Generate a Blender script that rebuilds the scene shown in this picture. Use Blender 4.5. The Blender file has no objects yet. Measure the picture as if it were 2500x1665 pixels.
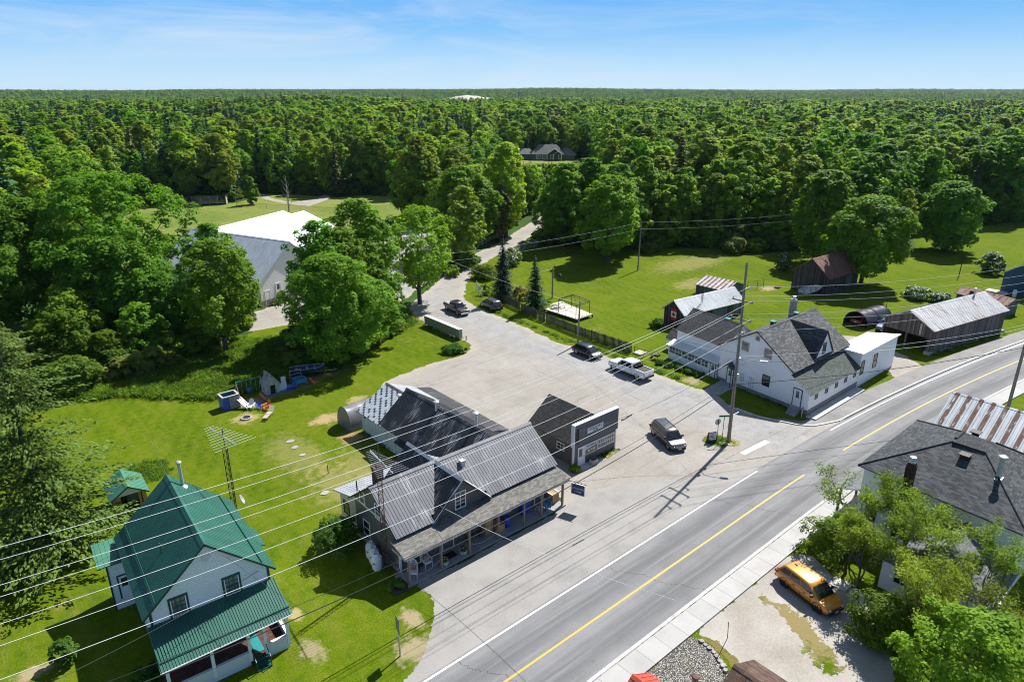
import bpy, bmesh, math, random
import numpy as np
from mathutils import Vector, Matrix
R = math.radians
rnd = random.Random(7)
SC = bpy.context.scene
COL = SC.collection
H = 33.0                                    # camera height; X runs along the main road, Y across it
FPX = 1670.0; PITCH = math.atan(607 / FPX)
FW = np.array([.6541, .7564]); FW /= np.hypot(*FW); RT = np.array([FW[1], -FW[0]])

def at(px, py, z=0.0):                       # a point of the 2500 x 1665 photograph -> world point at height z
    u = (px - 1250) / FPX; v = (py - 832.5) / FPX
    f = math.cos(PITCH) - v * math.sin(PITCH); d = math.sin(PITCH) + v * math.cos(PITCH)
    t = (H - z) / d
    return Vector((*(t * (RT * u + FW * f)), z))

# ---------------------------------------------------------------- objects
def tag(o, label, cat, group=None):
    o['label'] = label; o['category'] = cat
    if group: o['group'] = group
    return o

def thing(name, label, cat, loc=(0, 0, 0), rz=0.0, group=None):
    o = bpy.data.objects.new(name, None); COL.objects.link(o)
    o.empty_display_size = .3
    o.location = loc; o.rotation_euler = (0, 0, rz)
    return tag(o, label, cat, group)

def copy_tree(o, parent=None):
    c = o.copy(); COL.objects.link(c)
    if parent: c.parent = parent
    for ch in list(o.children): copy_tree(ch, c)
    return c

class MB:
    """collects polygons; build() links them as one mesh object with UVs in metres (v runs up the face)"""
    def __init__(s, M=None): s.v = []; s.f = []; s.m = []; s.M = M
    def P(s, p):
        p = Vector(p)
        return s.M @ p if s.M else p
    def poly(s, pts, m=0):
        i = len(s.v); s.v += [s.P(p) for p in pts]; s.f.append(tuple(range(i, i + len(pts)))); s.m.append(m)
    def mesh(s, pts, faces, m=0):
        i = len(s.v); s.v += [s.P(p) for p in pts]
        for f in faces: s.f.append(tuple(i + k for k in f)); s.m.append(m)
    def fbox(s, o, u, v, n, u0, u1, v0, v1, n0, n1, m=0):
        o, u, v, n = map(Vector, (o, u, v, n))
        c = [o + u * a + v * b + n * d for d in (n0, n1) for b in (v0, v1) for a in (u0, u1)]
        s.mesh(c, [(0, 2, 3, 1), (4, 5, 7, 6), (0, 1, 5, 4), (2, 6, 7, 3), (0, 4, 6, 2), (1, 3, 7, 5)], m)
    def box(s, x0, x1, y0, y1, z0, z1, m=0):
        s.fbox((0, 0, 0), (1, 0, 0), (0, 1, 0), (0, 0, 1), x0, x1, y0, y1, z0, z1, m)
    def slab(s, pts, th, m=0, ms=None):
        """a flat plate: the polygon is its top, the thickness hangs below it"""
        pts = [Vector(p) for p in pts]
        n = (pts[1] - pts[0]).cross(pts[2] - pts[0]).normalized()
        if n.z < 0: pts.reverse(); n = -n
        lo = [p - n * th for p in pts]; k = len(pts)
        s.mesh(pts + lo, [tuple(range(k))], m)
        ms = m if ms is None else ms
        s.mesh(pts + lo, [tuple(range(2 * k - 1, k - 1, -1))] + [(i, i + k, (i + 1) % k + k, (i + 1) % k) for i in range(k)], ms)
    def prism(s, pts, vec, m=0):
        pts = [Vector(p) for p in pts]; k = len(pts); vec = Vector(vec)
        s.mesh(pts + [p + vec for p in pts], [tuple(range(k - 1, -1, -1)), tuple(range(k, 2 * k))] + [(i, (i + 1) % k, (i + 1) % k + k, i + k) for i in range(k)], m)
    def ribs(s, pts, sp, w, h, m=0, off=0.0):
        """raised ribs running up the slope of a convex roof plate"""
        pts = [Vector(p) for p in pts]
        n = (pts[1] - pts[0]).cross(pts[2] - pts[0]).normalized()
        if n.z < 0: n = -n
        ua = Vector((0, 0, 1)).cross(n)
        ua = ua.normalized() if ua.length > .01 else Vector((1, 0, 0))
        va = n.cross(ua); o = pts[0]
        q = [((p - o).dot(ua), (p - o).dot(va)) for p in pts]
        a0 = min(x for x, y in q); a1 = max(x for x, y in q)
        u = a0 + sp * .5 + off
        while u < a1 - .02:
            ys = []
            for i in range(len(q)):
                (xa, ya), (xb, yb) = q[i], q[(i + 1) % len(q)]
                if (xa - u) * (xb - u) < 0: ys.append(ya + (yb - ya) * (u - xa) / (xb - xa))
            if len(ys) >= 2:
                y0, y1 = min(ys), max(ys)
                A = [o + ua * (u + du) + va * y + n * dn for y in (y0, y1) for du, dn in ((-w, -.002), (-w * .45, h), (w * .45, h), (w, -.002))]
                s.mesh(A, [(0, 1, 5, 4), (1, 2, 6, 5), (2, 3, 7, 6), (0, 3, 2, 1), (4, 5, 6, 7)], m)
            u += sp
    def tube(s, pts, r, n=6, m=0, r2=None, cap=True):
        pts = [Vector(p) for p in pts]; L = len(pts); base = len(s.v); vs = []
        for i, p in enumerate(pts):
            d = (pts[min(i + 1, L - 1)] - pts[max(i - 1, 0)]).normalized()
            a = d.orthogonal().normalized() if abs(d.z) > .95 else d.cross(Vector((0, 0, 1))).normalized()
            b = d.cross(a)
            rr = r if r2 is None else r + (r2 - r) * i / max(1, L - 1)
            vs += [p + (a * math.cos(2 * math.pi * k / n) + b * math.sin(2 * math.pi * k / n)) * rr for k in range(n)]
        fs = [(i * n + k, i * n + (k + 1) % n, (i + 1) * n + (k + 1) % n, (i + 1) * n + k) for i in range(L - 1) for k in range(n)]
        if cap: fs += [tuple(range(n - 1, -1, -1)), tuple(range((L - 1) * n, L * n))]
        s.mesh(vs, fs, m)
    def lathe(s, c, prof, n=16, m=0, axis='z', caps=True):
        vs = []; c = Vector(c)
        for r, z in prof:
            for k in range(n):
                a = 2 * math.pi * k / n
                p = (r * math.cos(a), r * math.sin(a), z)
                if axis == 'y': p = (p[0], p[2], p[1])
                if axis == 'x': p = (p[2], p[0], p[1])
                vs.append(c + Vector(p))
        L = len(prof)
        fs = [(i * n + k, i * n + (k + 1) % n, (i + 1) * n + (k + 1) % n, (i + 1) * n + k) for i in range(L - 1) for k in range(n)]
        if caps: fs += [tuple(range(n - 1, -1, -1)), tuple(range((L - 1) * n, L * n))]
        s.mesh(vs, fs, m)
    def build(s, name, mats, parent=None, smooth=False, inv=None):
        me = bpy.data.meshes.new(name)
        me.from_pydata([tuple(p) for p in s.v], [], s.f)
        if not isinstance(mats, (list, tuple)): mats = [mats]
        for x in mats: me.materials.append(x)
        me.polygons.foreach_set('material_index', s.m)
        uv = me.uv_layers.new(name='UVMap').data
        me.update()
        Z = Vector((0, 0, 1))
        for p in me.polygons:
            n = p.normal
            ua = Z.cross(n)
            if ua.length < .05: ua = Vector((1, 0, 0)); va = Vector((0, 1, 0))
            else: ua.normalize(); va = n.cross(ua)
            for li in p.loop_indices:
                co = me.vertices[me.loops[li].vertex_index].co
                uv[li].uv = (co.dot(ua), co.dot(va))
        if smooth:
            me.polygons.foreach_set('use_smooth', [True] * len(me.polygons))
            try: me.set_sharp_from_angle(angle=R(38))
            except Exception: pass
        o = bpy.data.objects.new(name, me); COL.objects.link(o)
        if parent is not None:
            o.parent = parent
            if inv is None and parent.type == 'EMPTY' and s.M is None: inv = True
            if inv: o.matrix_parent_inverse = Matrix.Translation(-Vector(parent.location))
        return o

# ---------------------------------------------------------------- materials
class NT:
    def __init__(s, name):
        s.mat = bpy.data.materials.new(name); s.mat.use_nodes = True
        s.t = s.mat.node_tree; s.t.nodes.clear()
        s.out = s.t.nodes.new('ShaderNodeOutputMaterial')
    def n(s, typ, ins=None, **kw):
        nd = s.t.nodes.new('ShaderNode' + typ)
        for k, v in kw.items(): setattr(nd, k, v)
        for k, v in (ins or {}).items(): s.set(nd.inputs[k], v)
        return nd
    def set(s, sock, v):
        if isinstance(v, bpy.types.NodeSocket): s.t.links.new(v, sock)
        elif isinstance(v, (tuple, list)) and len(v) == 3 and sock.type == 'RGBA': sock.default_value = (*v, 1)
        else: sock.default_value = v
    def uv(s): return s.n('UVMap').outputs[0]
    def obj(s): return s.n('TexCoord').outputs['Object']
    def geo(s): return s.n('NewGeometry').outputs['Position']
    def map(s, co, sc=(1, 1, 1), loc=(0, 0, 0), rz=0): return s.n('Mapping', {0: co, 1: loc, 2: (0, 0, rz), 3: sc}).outputs[0]
    def noise(s, co, sc, det=3, rough=.55, dist=0): return s.n('TexNoise', {'Vector': co, 'Scale': sc, 'Detail': det, 'Roughness': rough, 'Distortion': dist}).outputs['Fac']
    def vor(s, co, sc, feat='F1', out='Distance'): return s.n('TexVoronoi', {'Vector': co, 'Scale': sc}, feature=feat).outputs[out]
    def white(s, v): return s.n('TexWhiteNoise', {'W': v}, noise_dimensions='1D').outputs['Value']
    def attr(s, name): return s.n('Attribute', attribute_name=name).outputs['Fac']
    def ma(s, op, a, b=0.0, c=0.0): return s.n('Math', {0: a, 1: b, 2: c}, operation=op).outputs[0]
    def sep(s, co): return s.n('SeparateXYZ', {0: co}).outputs
    def rng(s, v, a, b, c=0.0, d=1.0): return s.n('MapRange', {0: v, 1: a, 2: b, 3: c, 4: d}).outputs[0]
    def ramp(s, f, stops, interp='LINEAR'):
        nd = s.n('ValToRGB', {0: f}); cr = nd.color_ramp; cr.interpolation = interp
        while len(cr.elements) < len(stops): cr.elements.new(.5)
        for e, (p, c) in zip(cr.elements, stops): e.position = p; e.color = (*c, 1) if len(c) == 3 else c
        return nd.outputs[0]
    def mix(s, f, a, b, blend='MIX'):
        nd = s.n('Mix', data_type='RGBA', blend_type=blend)
        s.set(nd.inputs[0], f); s.set(nd.inputs[6], a); s.set(nd.inputs[7], b)
        return nd.outputs[2]
    def bump(s, h, st=.3, dist=.02): return s.n('Bump', {'Strength': st, 'Distance': dist, 'Height': h}).outputs[0]
    def pbr(s, col, rough=.7, metal=0.0, bump=None, spec=.4, **kw):
        b = s.n('BsdfPrincipled', {'Base Color': col, 'Roughness': rough, 'Metallic': metal, 'Specular IOR Level': spec})
        for k, v in kw.items(): s.set(b.inputs[k.replace('_', ' ')], v)
        if bump is not None: s.set(b.inputs['Normal'], bump)
        return b.outputs[0]
    def done(s, sh): s.t.links.new(sh, s.out.inputs[0]); return s.mat

def m_plain(name, col, rough=.6, metal=0.0, var=.12, sc=3.0, spec=.4, **kw):
    t = NT(name); co = t.obj()
    f = t.noise(co, sc, 4)
    c = t.mix(t.rng(f, .3, .7), tuple(x * (1 - var) for x in col), tuple(min(1, x * (1 + var)) for x in col))
    return t.done(t.pbr(c, rough, metal, t.bump(t.noise(co, sc * 8, 3), .08, .01), spec, **kw))

def m_siding(name, col, pitch=.12, dirt=.12, vert=False, depth=.012, rough=.55):
    """lap siding (horizontal courses) or vertical battens"""
    t = NT(name); uv = t.uv(); sp = t.sep(uv); co = t.obj()
    c = t.ma('FRACT', t.ma('DIVIDE', sp[0] if vert else sp[1], pitch))
    if vert: hgt = t.rng(c, .86, .9); edge = hgt
    else: hgt = c
    d = t.noise(t.map(uv, (.9, .12, 1)) if vert else t.map(uv, (.25, 1.2, 1)), 2.2, 4)
    d2 = t.noise(co, .5, 3)
    k = t.ma('MULTIPLY', t.rng(d, .4, .75), t.rng(d2, .35, .65))
    line = t.rng(c, .9, .98) if not vert else t.ma('MULTIPLY', t.rng(c, .80, .84), t.rng(c, .96, .92))
    colr = t.mix(t.ma('MULTIPLY', k, dirt * 3), col, tuple(x * .62 for x in col))
    if not vert: colr = t.mix(t.ma('MULTIPLY', t.rng(c, .1, .0), .35), colr, tuple(x * .45 for x in col))
    return t.done(t.pbr(colr, rough, 0, t.bump(hgt, .9, depth)))

def m_boards(name, cols, w=.2, rough=.85):
    """weathered vertical boards, each its own tone"""
    t = NT(name); uv = t.uv(); sp = t.sep(uv)
    x = t.ma('DIVIDE', sp[0], w); idx = t.ma('FLOOR', x); fr = t.ma('FRACT', x)
    tone = t.white(idx)
    g = t.noise(t.map(uv, (14, .7, 1)), 1.5, 5, .65)
    g2 = t.noise(t.map(uv, (1.5, .35, 1)), 1.2, 4)
    f = t.ma('ADD', t.ma('MULTIPLY', tone, .45), t.ma('ADD', t.ma('MULTIPLY', g, .5), t.ma('MULTIPLY', g2, .25)))
    c = t.ramp(f, [(.25, cols[0]), (.55, cols[1]), (.85, cols[2])])
    gap = t.ma('MAXIMUM', t.rng(fr, .06, .02), t.rng(fr, .94, .98))
    c = t.mix(gap, c, (.012, .011, .01))
    return t.done(t.pbr(c, rough, 0, t.bump(t.ma('SUBTRACT', g, t.ma('MULTIPLY', gap, 2)), .5, .02), .25))

def m_shingle(name, c0, c1, c2, w=.3, h=.14):
    t = NT(name); uv = t.uv()
    br = t.n('TexBrick', {'Vector': uv, 'Color1': (0, 0, 0), 'Color2': (1, 1, 1), 'Mortar': (.5, .5, .5), 'Scale': 1.0, 'Mortar Size': .006, 'Mortar Smooth': .2, 'Brick Width': w, 'Row Height': h, 'Bias': 0.0}, offset=.5)
    tone = t.n('SeparateColor', {0: br.outputs[0]}).outputs[0]
    f = t.ma('ADD', t.ma('MULTIPLY', tone, .6), t.ma('MULTIPLY', t.noise(t.obj(), .7, 4), .55))
    c = t.ramp(f, [(.2, c0), (.55, c1), (.95, c2)])
    c = t.mix(t.ma('MULTIPLY', br.outputs[1], .75), c, tuple(x * .25 for x in c0))
    course = t.ma('FRACT', t.ma('DIVIDE', t.sep(uv)[1], h))
    hh = t.ma('SUBTRACT', t.ma('MULTIPLY', t.ma('SUBTRACT', 1.0, course), .7), br.outputs[1])
    hh = t.ma('ADD', hh, t.ma('MULTIPLY', t.noise(uv, 60, 2), .35))
    return t.done(t.pbr(c, .9, 0, t.bump(hh, .8, .012), .25))

def m_metal_roof(name, col, wear=None, wear_amt=.5, rust=None, rough=.42, metal=.25, streak=True, sheet=0.0, rust_sheet=0.0):
    t = NT(name); uv = t.uv(); co = t.obj(); sp = t.sep(uv)
    n1 = t.noise(t.map(uv, (1.2, .35, 1)), 1.2, 5, .6); n2 = t.noise(t.map(uv, (9, .8, 1)), 1.0, 4, .7)
    c = t.mix(t.rng(n1, .3, .7), tuple(x * .8 for x in col), tuple(min(1, x * 1.2) for x in col))
    if sheet:
        c = t.mix(t.ma('MULTIPLY', t.white(t.ma('FLOOR', t.ma('DIVIDE', sp[0], sheet))), .35), c, tuple(x * .55 for x in col))
    if wear:
        k = t.ma('MULTIPLY', t.rng(t.noise(t.map(uv, (1.0, .5, 1), (3, 7, 0)), .55, 3), .54 - wear_amt * .15, .66 - wear_amt * .12), t.rng(n2, .48, .6))
        c = t.mix(k, c, wear)
    rg = rough
    if rust:
        k = t.rng(t.ma('ADD', t.noise(t.map(uv, (1.6, .22, 1), (9, 2, 0)), 1.3, 5, .65), t.ma('MULTIPLY', n2, .22)), .62, .78)
        if rust_sheet:
            w = t.ma('FRACT', t.ma('DIVIDE', sp[0], rust_sheet))
            band = t.ma('MULTIPLY', t.rng(w, .52, .6), t.rng(w, .98, .93))
            k = t.ma('MAXIMUM', t.ma('MULTIPLY', band, t.rng(t.ma('ADD', t.noise(t.map(uv, (2.2, .5, 1)), 1.8, 5), t.ma('MULTIPLY', n2, .35)), .5, .62)), t.ma('MULTIPLY', k, .4))
        c = t.mix(k, c, rust)
        rg = t.ma('ADD', t.ma('MULTIPLY', k, .4), rough)
    return t.done(t.pbr(c, rg, metal, t.bump(n1, .15, .02), .5))

M = {}
def glass_mat(name, col=(.012, .016, .02), rough=.06, curtain=None):
    t = NT(name); co = t.obj()
    f = t.noise(co, 1.1, 2)
    c = t.mix(t.rng(f, .35, .65), col, curtain or tuple(x * 2.6 + .008 for x in col))
    return t.done(t.pbr(c, rough, 0, None, .8))

def build_materials():
    M['white_trim'] = m_plain('white_trim', (.74, .74, .73), .5, var=.05)
    M['white_siding'] = m_siding('white_siding', (.84, .85, .86), .125, .08)
    M['white_shingle_wall'] = m_siding('white_shingle_wall', (.84, .845, .86), .16, .14)
    M['taupe_siding'] = m_siding('taupe_siding', (.125, .12, .113), .14, .15)
    M['slate_batten'] = m_siding('slate_batten', (.105, .108, .12), .28, .15, vert=True, depth=.02)
    M['slate_lap'] = m_siding('slate_lap', (.10, .108, .118), .12, .12)
    M['cream_siding'] = m_siding('cream_siding', (.52, .49, .41), .2, .12, vert=True)
    M['pale_boards'] = m_boards('pale_boards', [(.42, .47, .5), (.55, .6, .62), (.66, .7, .71)], .2, .7)
    M['green_trim'] = m_plain('green_trim', (.008, .065, .05), .45)
    M['dark_trim'] = m_plain('dark_trim', (.014, .022, .022), .5)
    M['black'] = m_plain('black', (.012, .012, .013), .6)
    M['blue_siding'] = m_siding('blue_siding', (.028, .085, .16), .13, .1)
    M['green_roof'] = m_metal_roof('green_roof', (.02, .108, .078), rough=.5, metal=.1)
    M['green_roof_pale'] = m_metal_roof('green_roof_pale', (.055, .19, .12), rough=.45, metal=.1)
    M['grey_metal'] = m_metal_roof('grey_metal', (.125, .13, .145), wear=(.32, .32, .34), wear_amt=.0, rough=.45, metal=.2, sheet=.8)
    M['black_worn_metal'] = m_metal_roof('black_worn_metal', (.02, .021, .024), wear=(.4, .42, .45), wear_amt=.3, rough=.5, metal=.1)
    M['dark_metal'] = m_metal_roof('dark_metal', (.05, .051, .055), wear=(.2, .21, .22), wear_amt=.2, rough=.8, metal=.0)
    M['silver_metal'] = m_metal_roof('silver_metal', (.42, .44, .46), wear=(.2, .21, .22), wear_amt=.4, rough=.5, metal=.15)
    M['silver_rusty'] = m_metal_roof('silver_rusty', (.44, .45, .46), rust=(.2, .12, .075), rough=.5, metal=.15, sheet=.75)
    M['brown_rust'] = m_metal_roof('brown_rust', (.19, .085, .06), wear=(.34, .22, .18), wear_amt=.5, rust=(.09, .035, .022), rough=.7, metal=.05, sheet=.7)
    M['strip_rust'] = m_metal_roof('strip_rust', (.32, .36, .40), rust=(.15, .085, .06), rough=.5, metal=.15, rust_sheet=1.0)
    M['strip_rust_fine'] = m_metal_roof('strip_rust_fine', (.45, .44, .43), rust=(.15, .05, .03), rough=.55, metal=.1, rust_sheet=.85)
    M['hall_roof'] = m_metal_roof('hall_roof', (.42, .46, .52), rough=.5, metal=.1)
    M['white_roof'] = m_metal_roof('white_roof', (.8, .82, .85), rough=.45, metal=0.0)
    M['red_roof'] = m_metal_roof('red_roof', (.42, .06, .038), rough=.45, metal=.05)
    M['shingle_porch'] = m_shingle('shingle_porch', (.10, .098, .088), (.155, .15, .135), (.22, .21, .19), .34, .16)
    M['shingle_black'] = m_shingle('shingle_black', (.024, .026, .028), (.04, .042, .045), (.062, .064, .068), .32, .15)
    M['shingle_char'] = m_shingle('shingle_char', (.026, .027, .026), (.042, .043, .042), (.06, .062, .06), .3, .15)
    M['shingle_grey'] = m_shingle('shingle_grey', (.045, .046, .047), (.08, .083, .085), (.15, .155, .16), .36, .17)
    M['shingle_green'] = m_shingle('shingle_green', (.05, .062, .056), (.075, .09, .08), (.105, .12, .11), .32, .15)
    M['shingle_slate'] = m_shingle('shingle_slate', (.03, .034, .038), (.056, .062, .068), (.10, .108, .112), .34, .16)
    M['shingle_light'] = m_shingle('shingle_light', (.10, .105, .108), (.15, .156, .16), (.2, .205, .21), .34, .16)
    M['shingle_brown'] = m_shingle('shingle_brown', (.06, .038, .03), (.10, .065, .05), (.15, .10, .08), .32, .16)
    M['flat_white'] = m_plain('flat_white', (.66, .65, .6), .6, var=.08, sc=.8)
    M['barn_dark'] = m_boards('barn_dark', [(.022, .017, .016), (.05, .04, .038), (.105, .09, .085)], .19)
    M['barn_grey'] = m_boards('barn_grey', [(.04, .031, .03), (.10, .082, .076), (.19, .165, .155)], .19)
    M['barn_blue'] = m_boards('barn_blue', [(.05, .065, .07), (.10, .125, .13), (.16, .19, .195)], .22)
    M['osb'] = m_boards('osb', [(.3, .16, .05), (.42, .24, .08), (.5, .3, .11)], 1.2)
    M['post_wood'] = m_boards('post_wood', [(.15, .105, .075), (.24, .18, .135), (.33, .26, .2)], .07)
    M['fence_wood'] = m_boards('fence_wood', [(.05, .042, .036), (.10, .085, .072), (.17, .15, .13)], .14)
    M['pole_wood'] = m_boards('pole_wood', [(.14, .115, .09), (.25, .215, .175), (.36, .32, .27)], .05)
    M['concrete'] = m_plain('concrete', (.46, .455, .44), .8, var=.12, sc=1.4)
    M['concrete_blue'] = m_plain('concrete_blue', (.26, .27, .28), .8, var=.16, sc=1.6)
    M['foundation'] = m_plain('foundation', (.2, .19, .18), .9, var=.2, sc=2.5)
    M['stone'] = m_plain('stone', (.3, .285, .26), .9, var=.3, sc=4)
    M['brick'] = m_shingle('brick', (.07, .03, .022), (.12, .05, .036), (.17, .09, .07), .21, .075)
    M['brick_dark'] = m_shingle('brick_dark', (.045, .02, .018), (.07, .03, .027), (.1, .05, .043), .21, .075)
    M['glass'] = glass_mat('glass')
    M['glass_curtain'] = glass_mat('glass_curtain', (.03, .035, .04), .08, (.22, .225, .23))
    M['car_glass'] = glass_mat('car_glass', (.006, .008, .01), .04)
    M['steel'] = m_plain('steel', (.55, .56, .57), .3, .85)
    M['galv'] = m_plain('galv', (.5, .52, .53), .45, .5)
    M['wire'] = m_plain('wire', (.8, .8, .8), .4, .2)
    M['cable'] = m_plain('cable', (.03, .03, .032), .5)
    M['rusty_steel'] = m_plain('rusty_steel', (.11, .065, .045), .75, .2, var=.3, sc=6)
    M['dark_steel'] = m_plain('dark_steel', (.035, .03, .026), .6, .3)
    M['chrome'] = m_plain('chrome', (.7, .71, .72), .15, 1.0, var=.02)
    M['tyre'] = m_plain('tyre', (.014, .014, .015), .8)
    M['rim'] = m_plain('rim', (.42, .43, .44), .3, .7)
    M['rim_dark'] = m_plain('rim_dark', (.03, .03, .032), .35, .5)
    M['lamp_clear'] = m_plain('lamp_clear', (.6, .62, .64), .12, .1, var=.05)
    M['lamp_red'] = m_plain('lamp_red', (.32, .012, .014), .2)
    M['tarp'] = m_plain('tarp', (.17, .175, .185), .38, .0, var=.15, sc=.9)
    M['tarp_black'] = m_plain('tarp_black', (.03, .031, .035), .3, 0, var=.25, sc=1.2)
    M['plastic_white'] = m_plain('plastic_white', (.7, .7, .7), .4, var=.05)
    M['plastic_blue'] = m_plain('plastic_blue', (.02, .07, .42), .4)
    M['plastic_teal'] = m_plain('plastic_teal', (.02, .22, .22), .45)
    M['plastic_lilac'] = m_plain('plastic_lilac', (.32, .16, .5), .25)
    M['plastic_orange'] = m_plain('plastic_orange', (.62, .14, .05), .4)
    M['plastic_tan'] = m_plain('plastic_tan', (.45, .4, .32), .5)
    M['plastic_grey'] = m_plain('plastic_grey', (.32, .33, .32), .5, var=.2)
    M['chair_blue'] = m_plain('chair_blue', (.05, .25, .42), .4)
    M['tank_white'] = m_plain('tank_white', (.72, .73, .74), .35, var=.06)
    M['yellow'] = m_plain('yellow', (.6, .45, .02), .5)
    M['ink'] = m_plain('ink', (.02, .025, .04), .6)
    M['ink_blue'] = m_plain('ink_blue', (.03, .06, .25), .6)
    M['sign_white'] = m_plain('sign_white', (.62, .64, .67), .5, var=.06)
    M['sign_blue'] = m_plain('sign_blue', (.03, .045, .12), .4, var=.15)
    M['sign_grey'] = m_plain('sign_grey', (.16, .165, .16), .5)
    M['sign_green'] = m_plain('sign_green', (.005, .13, .06), .4)
    M['flag_red'] = m_plain('flag_red', (.55, .02, .03), .7)
    M['soil'] = m_plain('soil', (.07, .05, .036), .95, var=.3, sc=5)
    M['ash'] = m_plain('ash', (.025, .024, .024), .95, var=.5, sc=6)
    M['wood_new'] = m_boards('wood_new', [(.3, .17, .075), (.42, .26, .12), (.5, .33, .17)], .14)
    M['wood_pale'] = m_boards('wood_pale', [(.38, .34, .29), (.5, .46, .4), (.6, .56, .5)], .14)
    M['log'] = m_boards('log', [(.1, .09, .08), (.25, .23, .2), (.42, .39, .35)], .06)

def car_paint(name, col, flake=.3):
    t = NT(name)
    return t.done(t.pbr(col, .32, flake, None, .6, Coat_Weight=.9, Coat_Roughness=.04))

# ---------------------------------------------------------------- building helpers
def V2(d): return Vector((d[0], d[1], 0))

def window(parent, p, u, w, h, n, trim='white_trim', tw=.09, mx=2, my=2, glass='glass', proud=.035, name='window'):
    """p: lower left corner of the glass; u: direction along the wall; n: outward"""
    p = Vector(p); u = V2(u).normalized(); n = V2(n).normalized(); z = Vector((0, 0, 1))
    b = MB()
    for a0, a1, c0, c1 in ((-tw, w + tw, h, h + tw), (-tw, w + tw, -tw, 0), (-tw, 0, 0, h), (w, w + tw, 0, h)):
        b.fbox(p, u, z, n, a0, a1, c0, c1, -.02, proud)
    mw = .022
    for i in range(1, mx): b.fbox(p, u, z, n, w * i / mx - mw, w * i / mx + mw, 0, h, -.01, proud - .012)
    for i in range(1, my):
        g = mw * (1.5 if i * 2 == my else 1)
        b.fbox(p, u, z, n, 0, w, h * i / my - g, h * i / my + g, -.01, proud - .008)
    f = b.build(name, M[trim], parent)
    g = MB(); g.fbox(p, u, z, n, 0, w, 0, h, -.03, proud - .025)
    g.build('pane', M[glass], f)
    return f

def door(parent, p, u, w, h, n, mat='white_trim', trim='white_trim', tw=.09, glass=None, glassmat='glass'):
    p = Vector(p); u = V2(u).normalized(); n = V2(n).normalized(); z = Vector((0, 0, 1))
    b = MB(); b.fbox(p, u, z, n, 0, w, 0, h, -.03, .03)
    d = b.build('door', M[mat], parent)
    b = MB()
    for a0, a1, c0, c1 in ((-tw, w + tw, h, h + tw), (-tw, 0, 0, h), (w, w + tw, 0, h)): b.fbox(p, u, z, n, a0, a1, c0, c1, -.02, .05)
    b.build('door_frame', M[trim], d)
    if glass:
        a0, a1, c0, c1 = glass
        b = MB(); b.fbox(p, u, z, n, a0 * w, a1 * w, c0 * h, c1 * h, 0, .036); b.build('pane', M[glassmat], d)
    b = MB(); b.fbox(p, u, z, n, w * .86, w * .93, h * .46, h * .5, .02, .08); b.build('handle', M['steel'], d)
    return d

def gable(root, O, A, B, La, Lb, ze, zr, wall, roof, ov=.35, og=.3, z0=0.0, ridge=.5, rib=None, th=.12, edge=None, walls=(1, 1, 1, 1), names=('wall', 'roof'), cap=True):
    """O: base corner; A: ridge direction, B: across it. walls: front(-B) right(+A) back(+B) left(-A)"""
    O = Vector((*O[:2], 0)); A = V2(A); B = V2(B)
    P = lambda a, b, z: O + A * a + B * b + Vector((0, 0, z))
    rb = Lb * ridge
    w = MB()
    if walls[0]: w.poly([P(0, 0, z0), P(La, 0, z0), P(La, 0, ze), P(0, 0, ze)])
    if walls[1]: w.poly([P(La, 0, z0), P(La, Lb, z0), P(La, Lb, ze), P(La, rb, zr), P(La, 0, ze)])
    if walls[2]: w.poly([P(La, Lb, z0), P(0, Lb, z0), P(0, Lb, ze), P(La, Lb, ze)])
    if walls[3]: w.poly([P(0, Lb, z0), P(0, 0, z0), P(0, 0, ze), P(0, rb, zr), P(0, Lb, ze)])
    wo = w.build(names[0], M[wall], root) if any(walls) else None
    s1 = (zr - ze) / rb; s2 = (zr - ze) / (Lb - rb)
    up = .06
    planes = [[P(-og, -ov, ze - s1 * ov + up), P(La + og, -ov, ze - s1 * ov + up), P(La + og, rb, zr + up), P(-og, rb, zr + up)],
              [P(La + og, Lb + ov, ze - s2 * ov + up), P(-og, Lb + ov, ze - s2 * ov + up), P(-og, rb, zr + up), P(La + og, rb, zr + up)]]
    r = MB()
    for pl in planes:
        r.slab(pl, th, 0, 1)
        if rib: r.ribs(pl, *rib)
    if cap:
        for sg, sl in ((-1, s1), (1, s2)):
            r.slab([P(-og - .01, rb, zr + up + .03), P(La + og + .01, rb, zr + up + .03), P(La + og + .01, rb + sg * .2, zr + up + .03 - sl * .2), P(-og - .01, rb + sg * .2, zr + up + .03 - sl * .2)], .02, 0, 0)
    ro = r.build(names[1], [M[roof], M[edge or roof]], root)
    return wo, ro, P

def text(parent, s, p, u, n, size, mat, name='lettering', align='CENTER', ext=.006, up=None, wscale=1.0):
    cu = bpy.data.curves.new('t', 'FONT'); cu.body = s; cu.size = size; cu.extrude = ext
    cu.align_x = align; cu.align_y = 'CENTER'
    o = bpy.data.objects.new('t', cu); COL.objects.link(o)
    dg = bpy.context.evaluated_depsgraph_get(); dg.update()
    me = bpy.data.meshes.new_from_object(o.evaluated_get(dg))
    bpy.data.objects.remove(o); bpy.data.curves.remove(cu)
    u = Vector(u).normalized(); n = Vector(n).normalized(); v = n.cross(u)
    T = Matrix(((u.x * wscale, v.x, n.x, p[0]), (u.y * wscale, v.y, n.y, p[1]), (u.z * wscale, v.z, n.z, p[2]), (0, 0, 0, 1)))
    me.transform(T); me.name = name; me.materials.clear(); me.materials.append(M[mat])
    t = bpy.data.objects.new(name, me); COL.objects.link(t)
    if parent is not None:
        t.parent = parent
        if parent.type == 'EMPTY': t.matrix_parent_inverse = Matrix.Translation(-Vector(parent.location))
    return t
build_materials()
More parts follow.
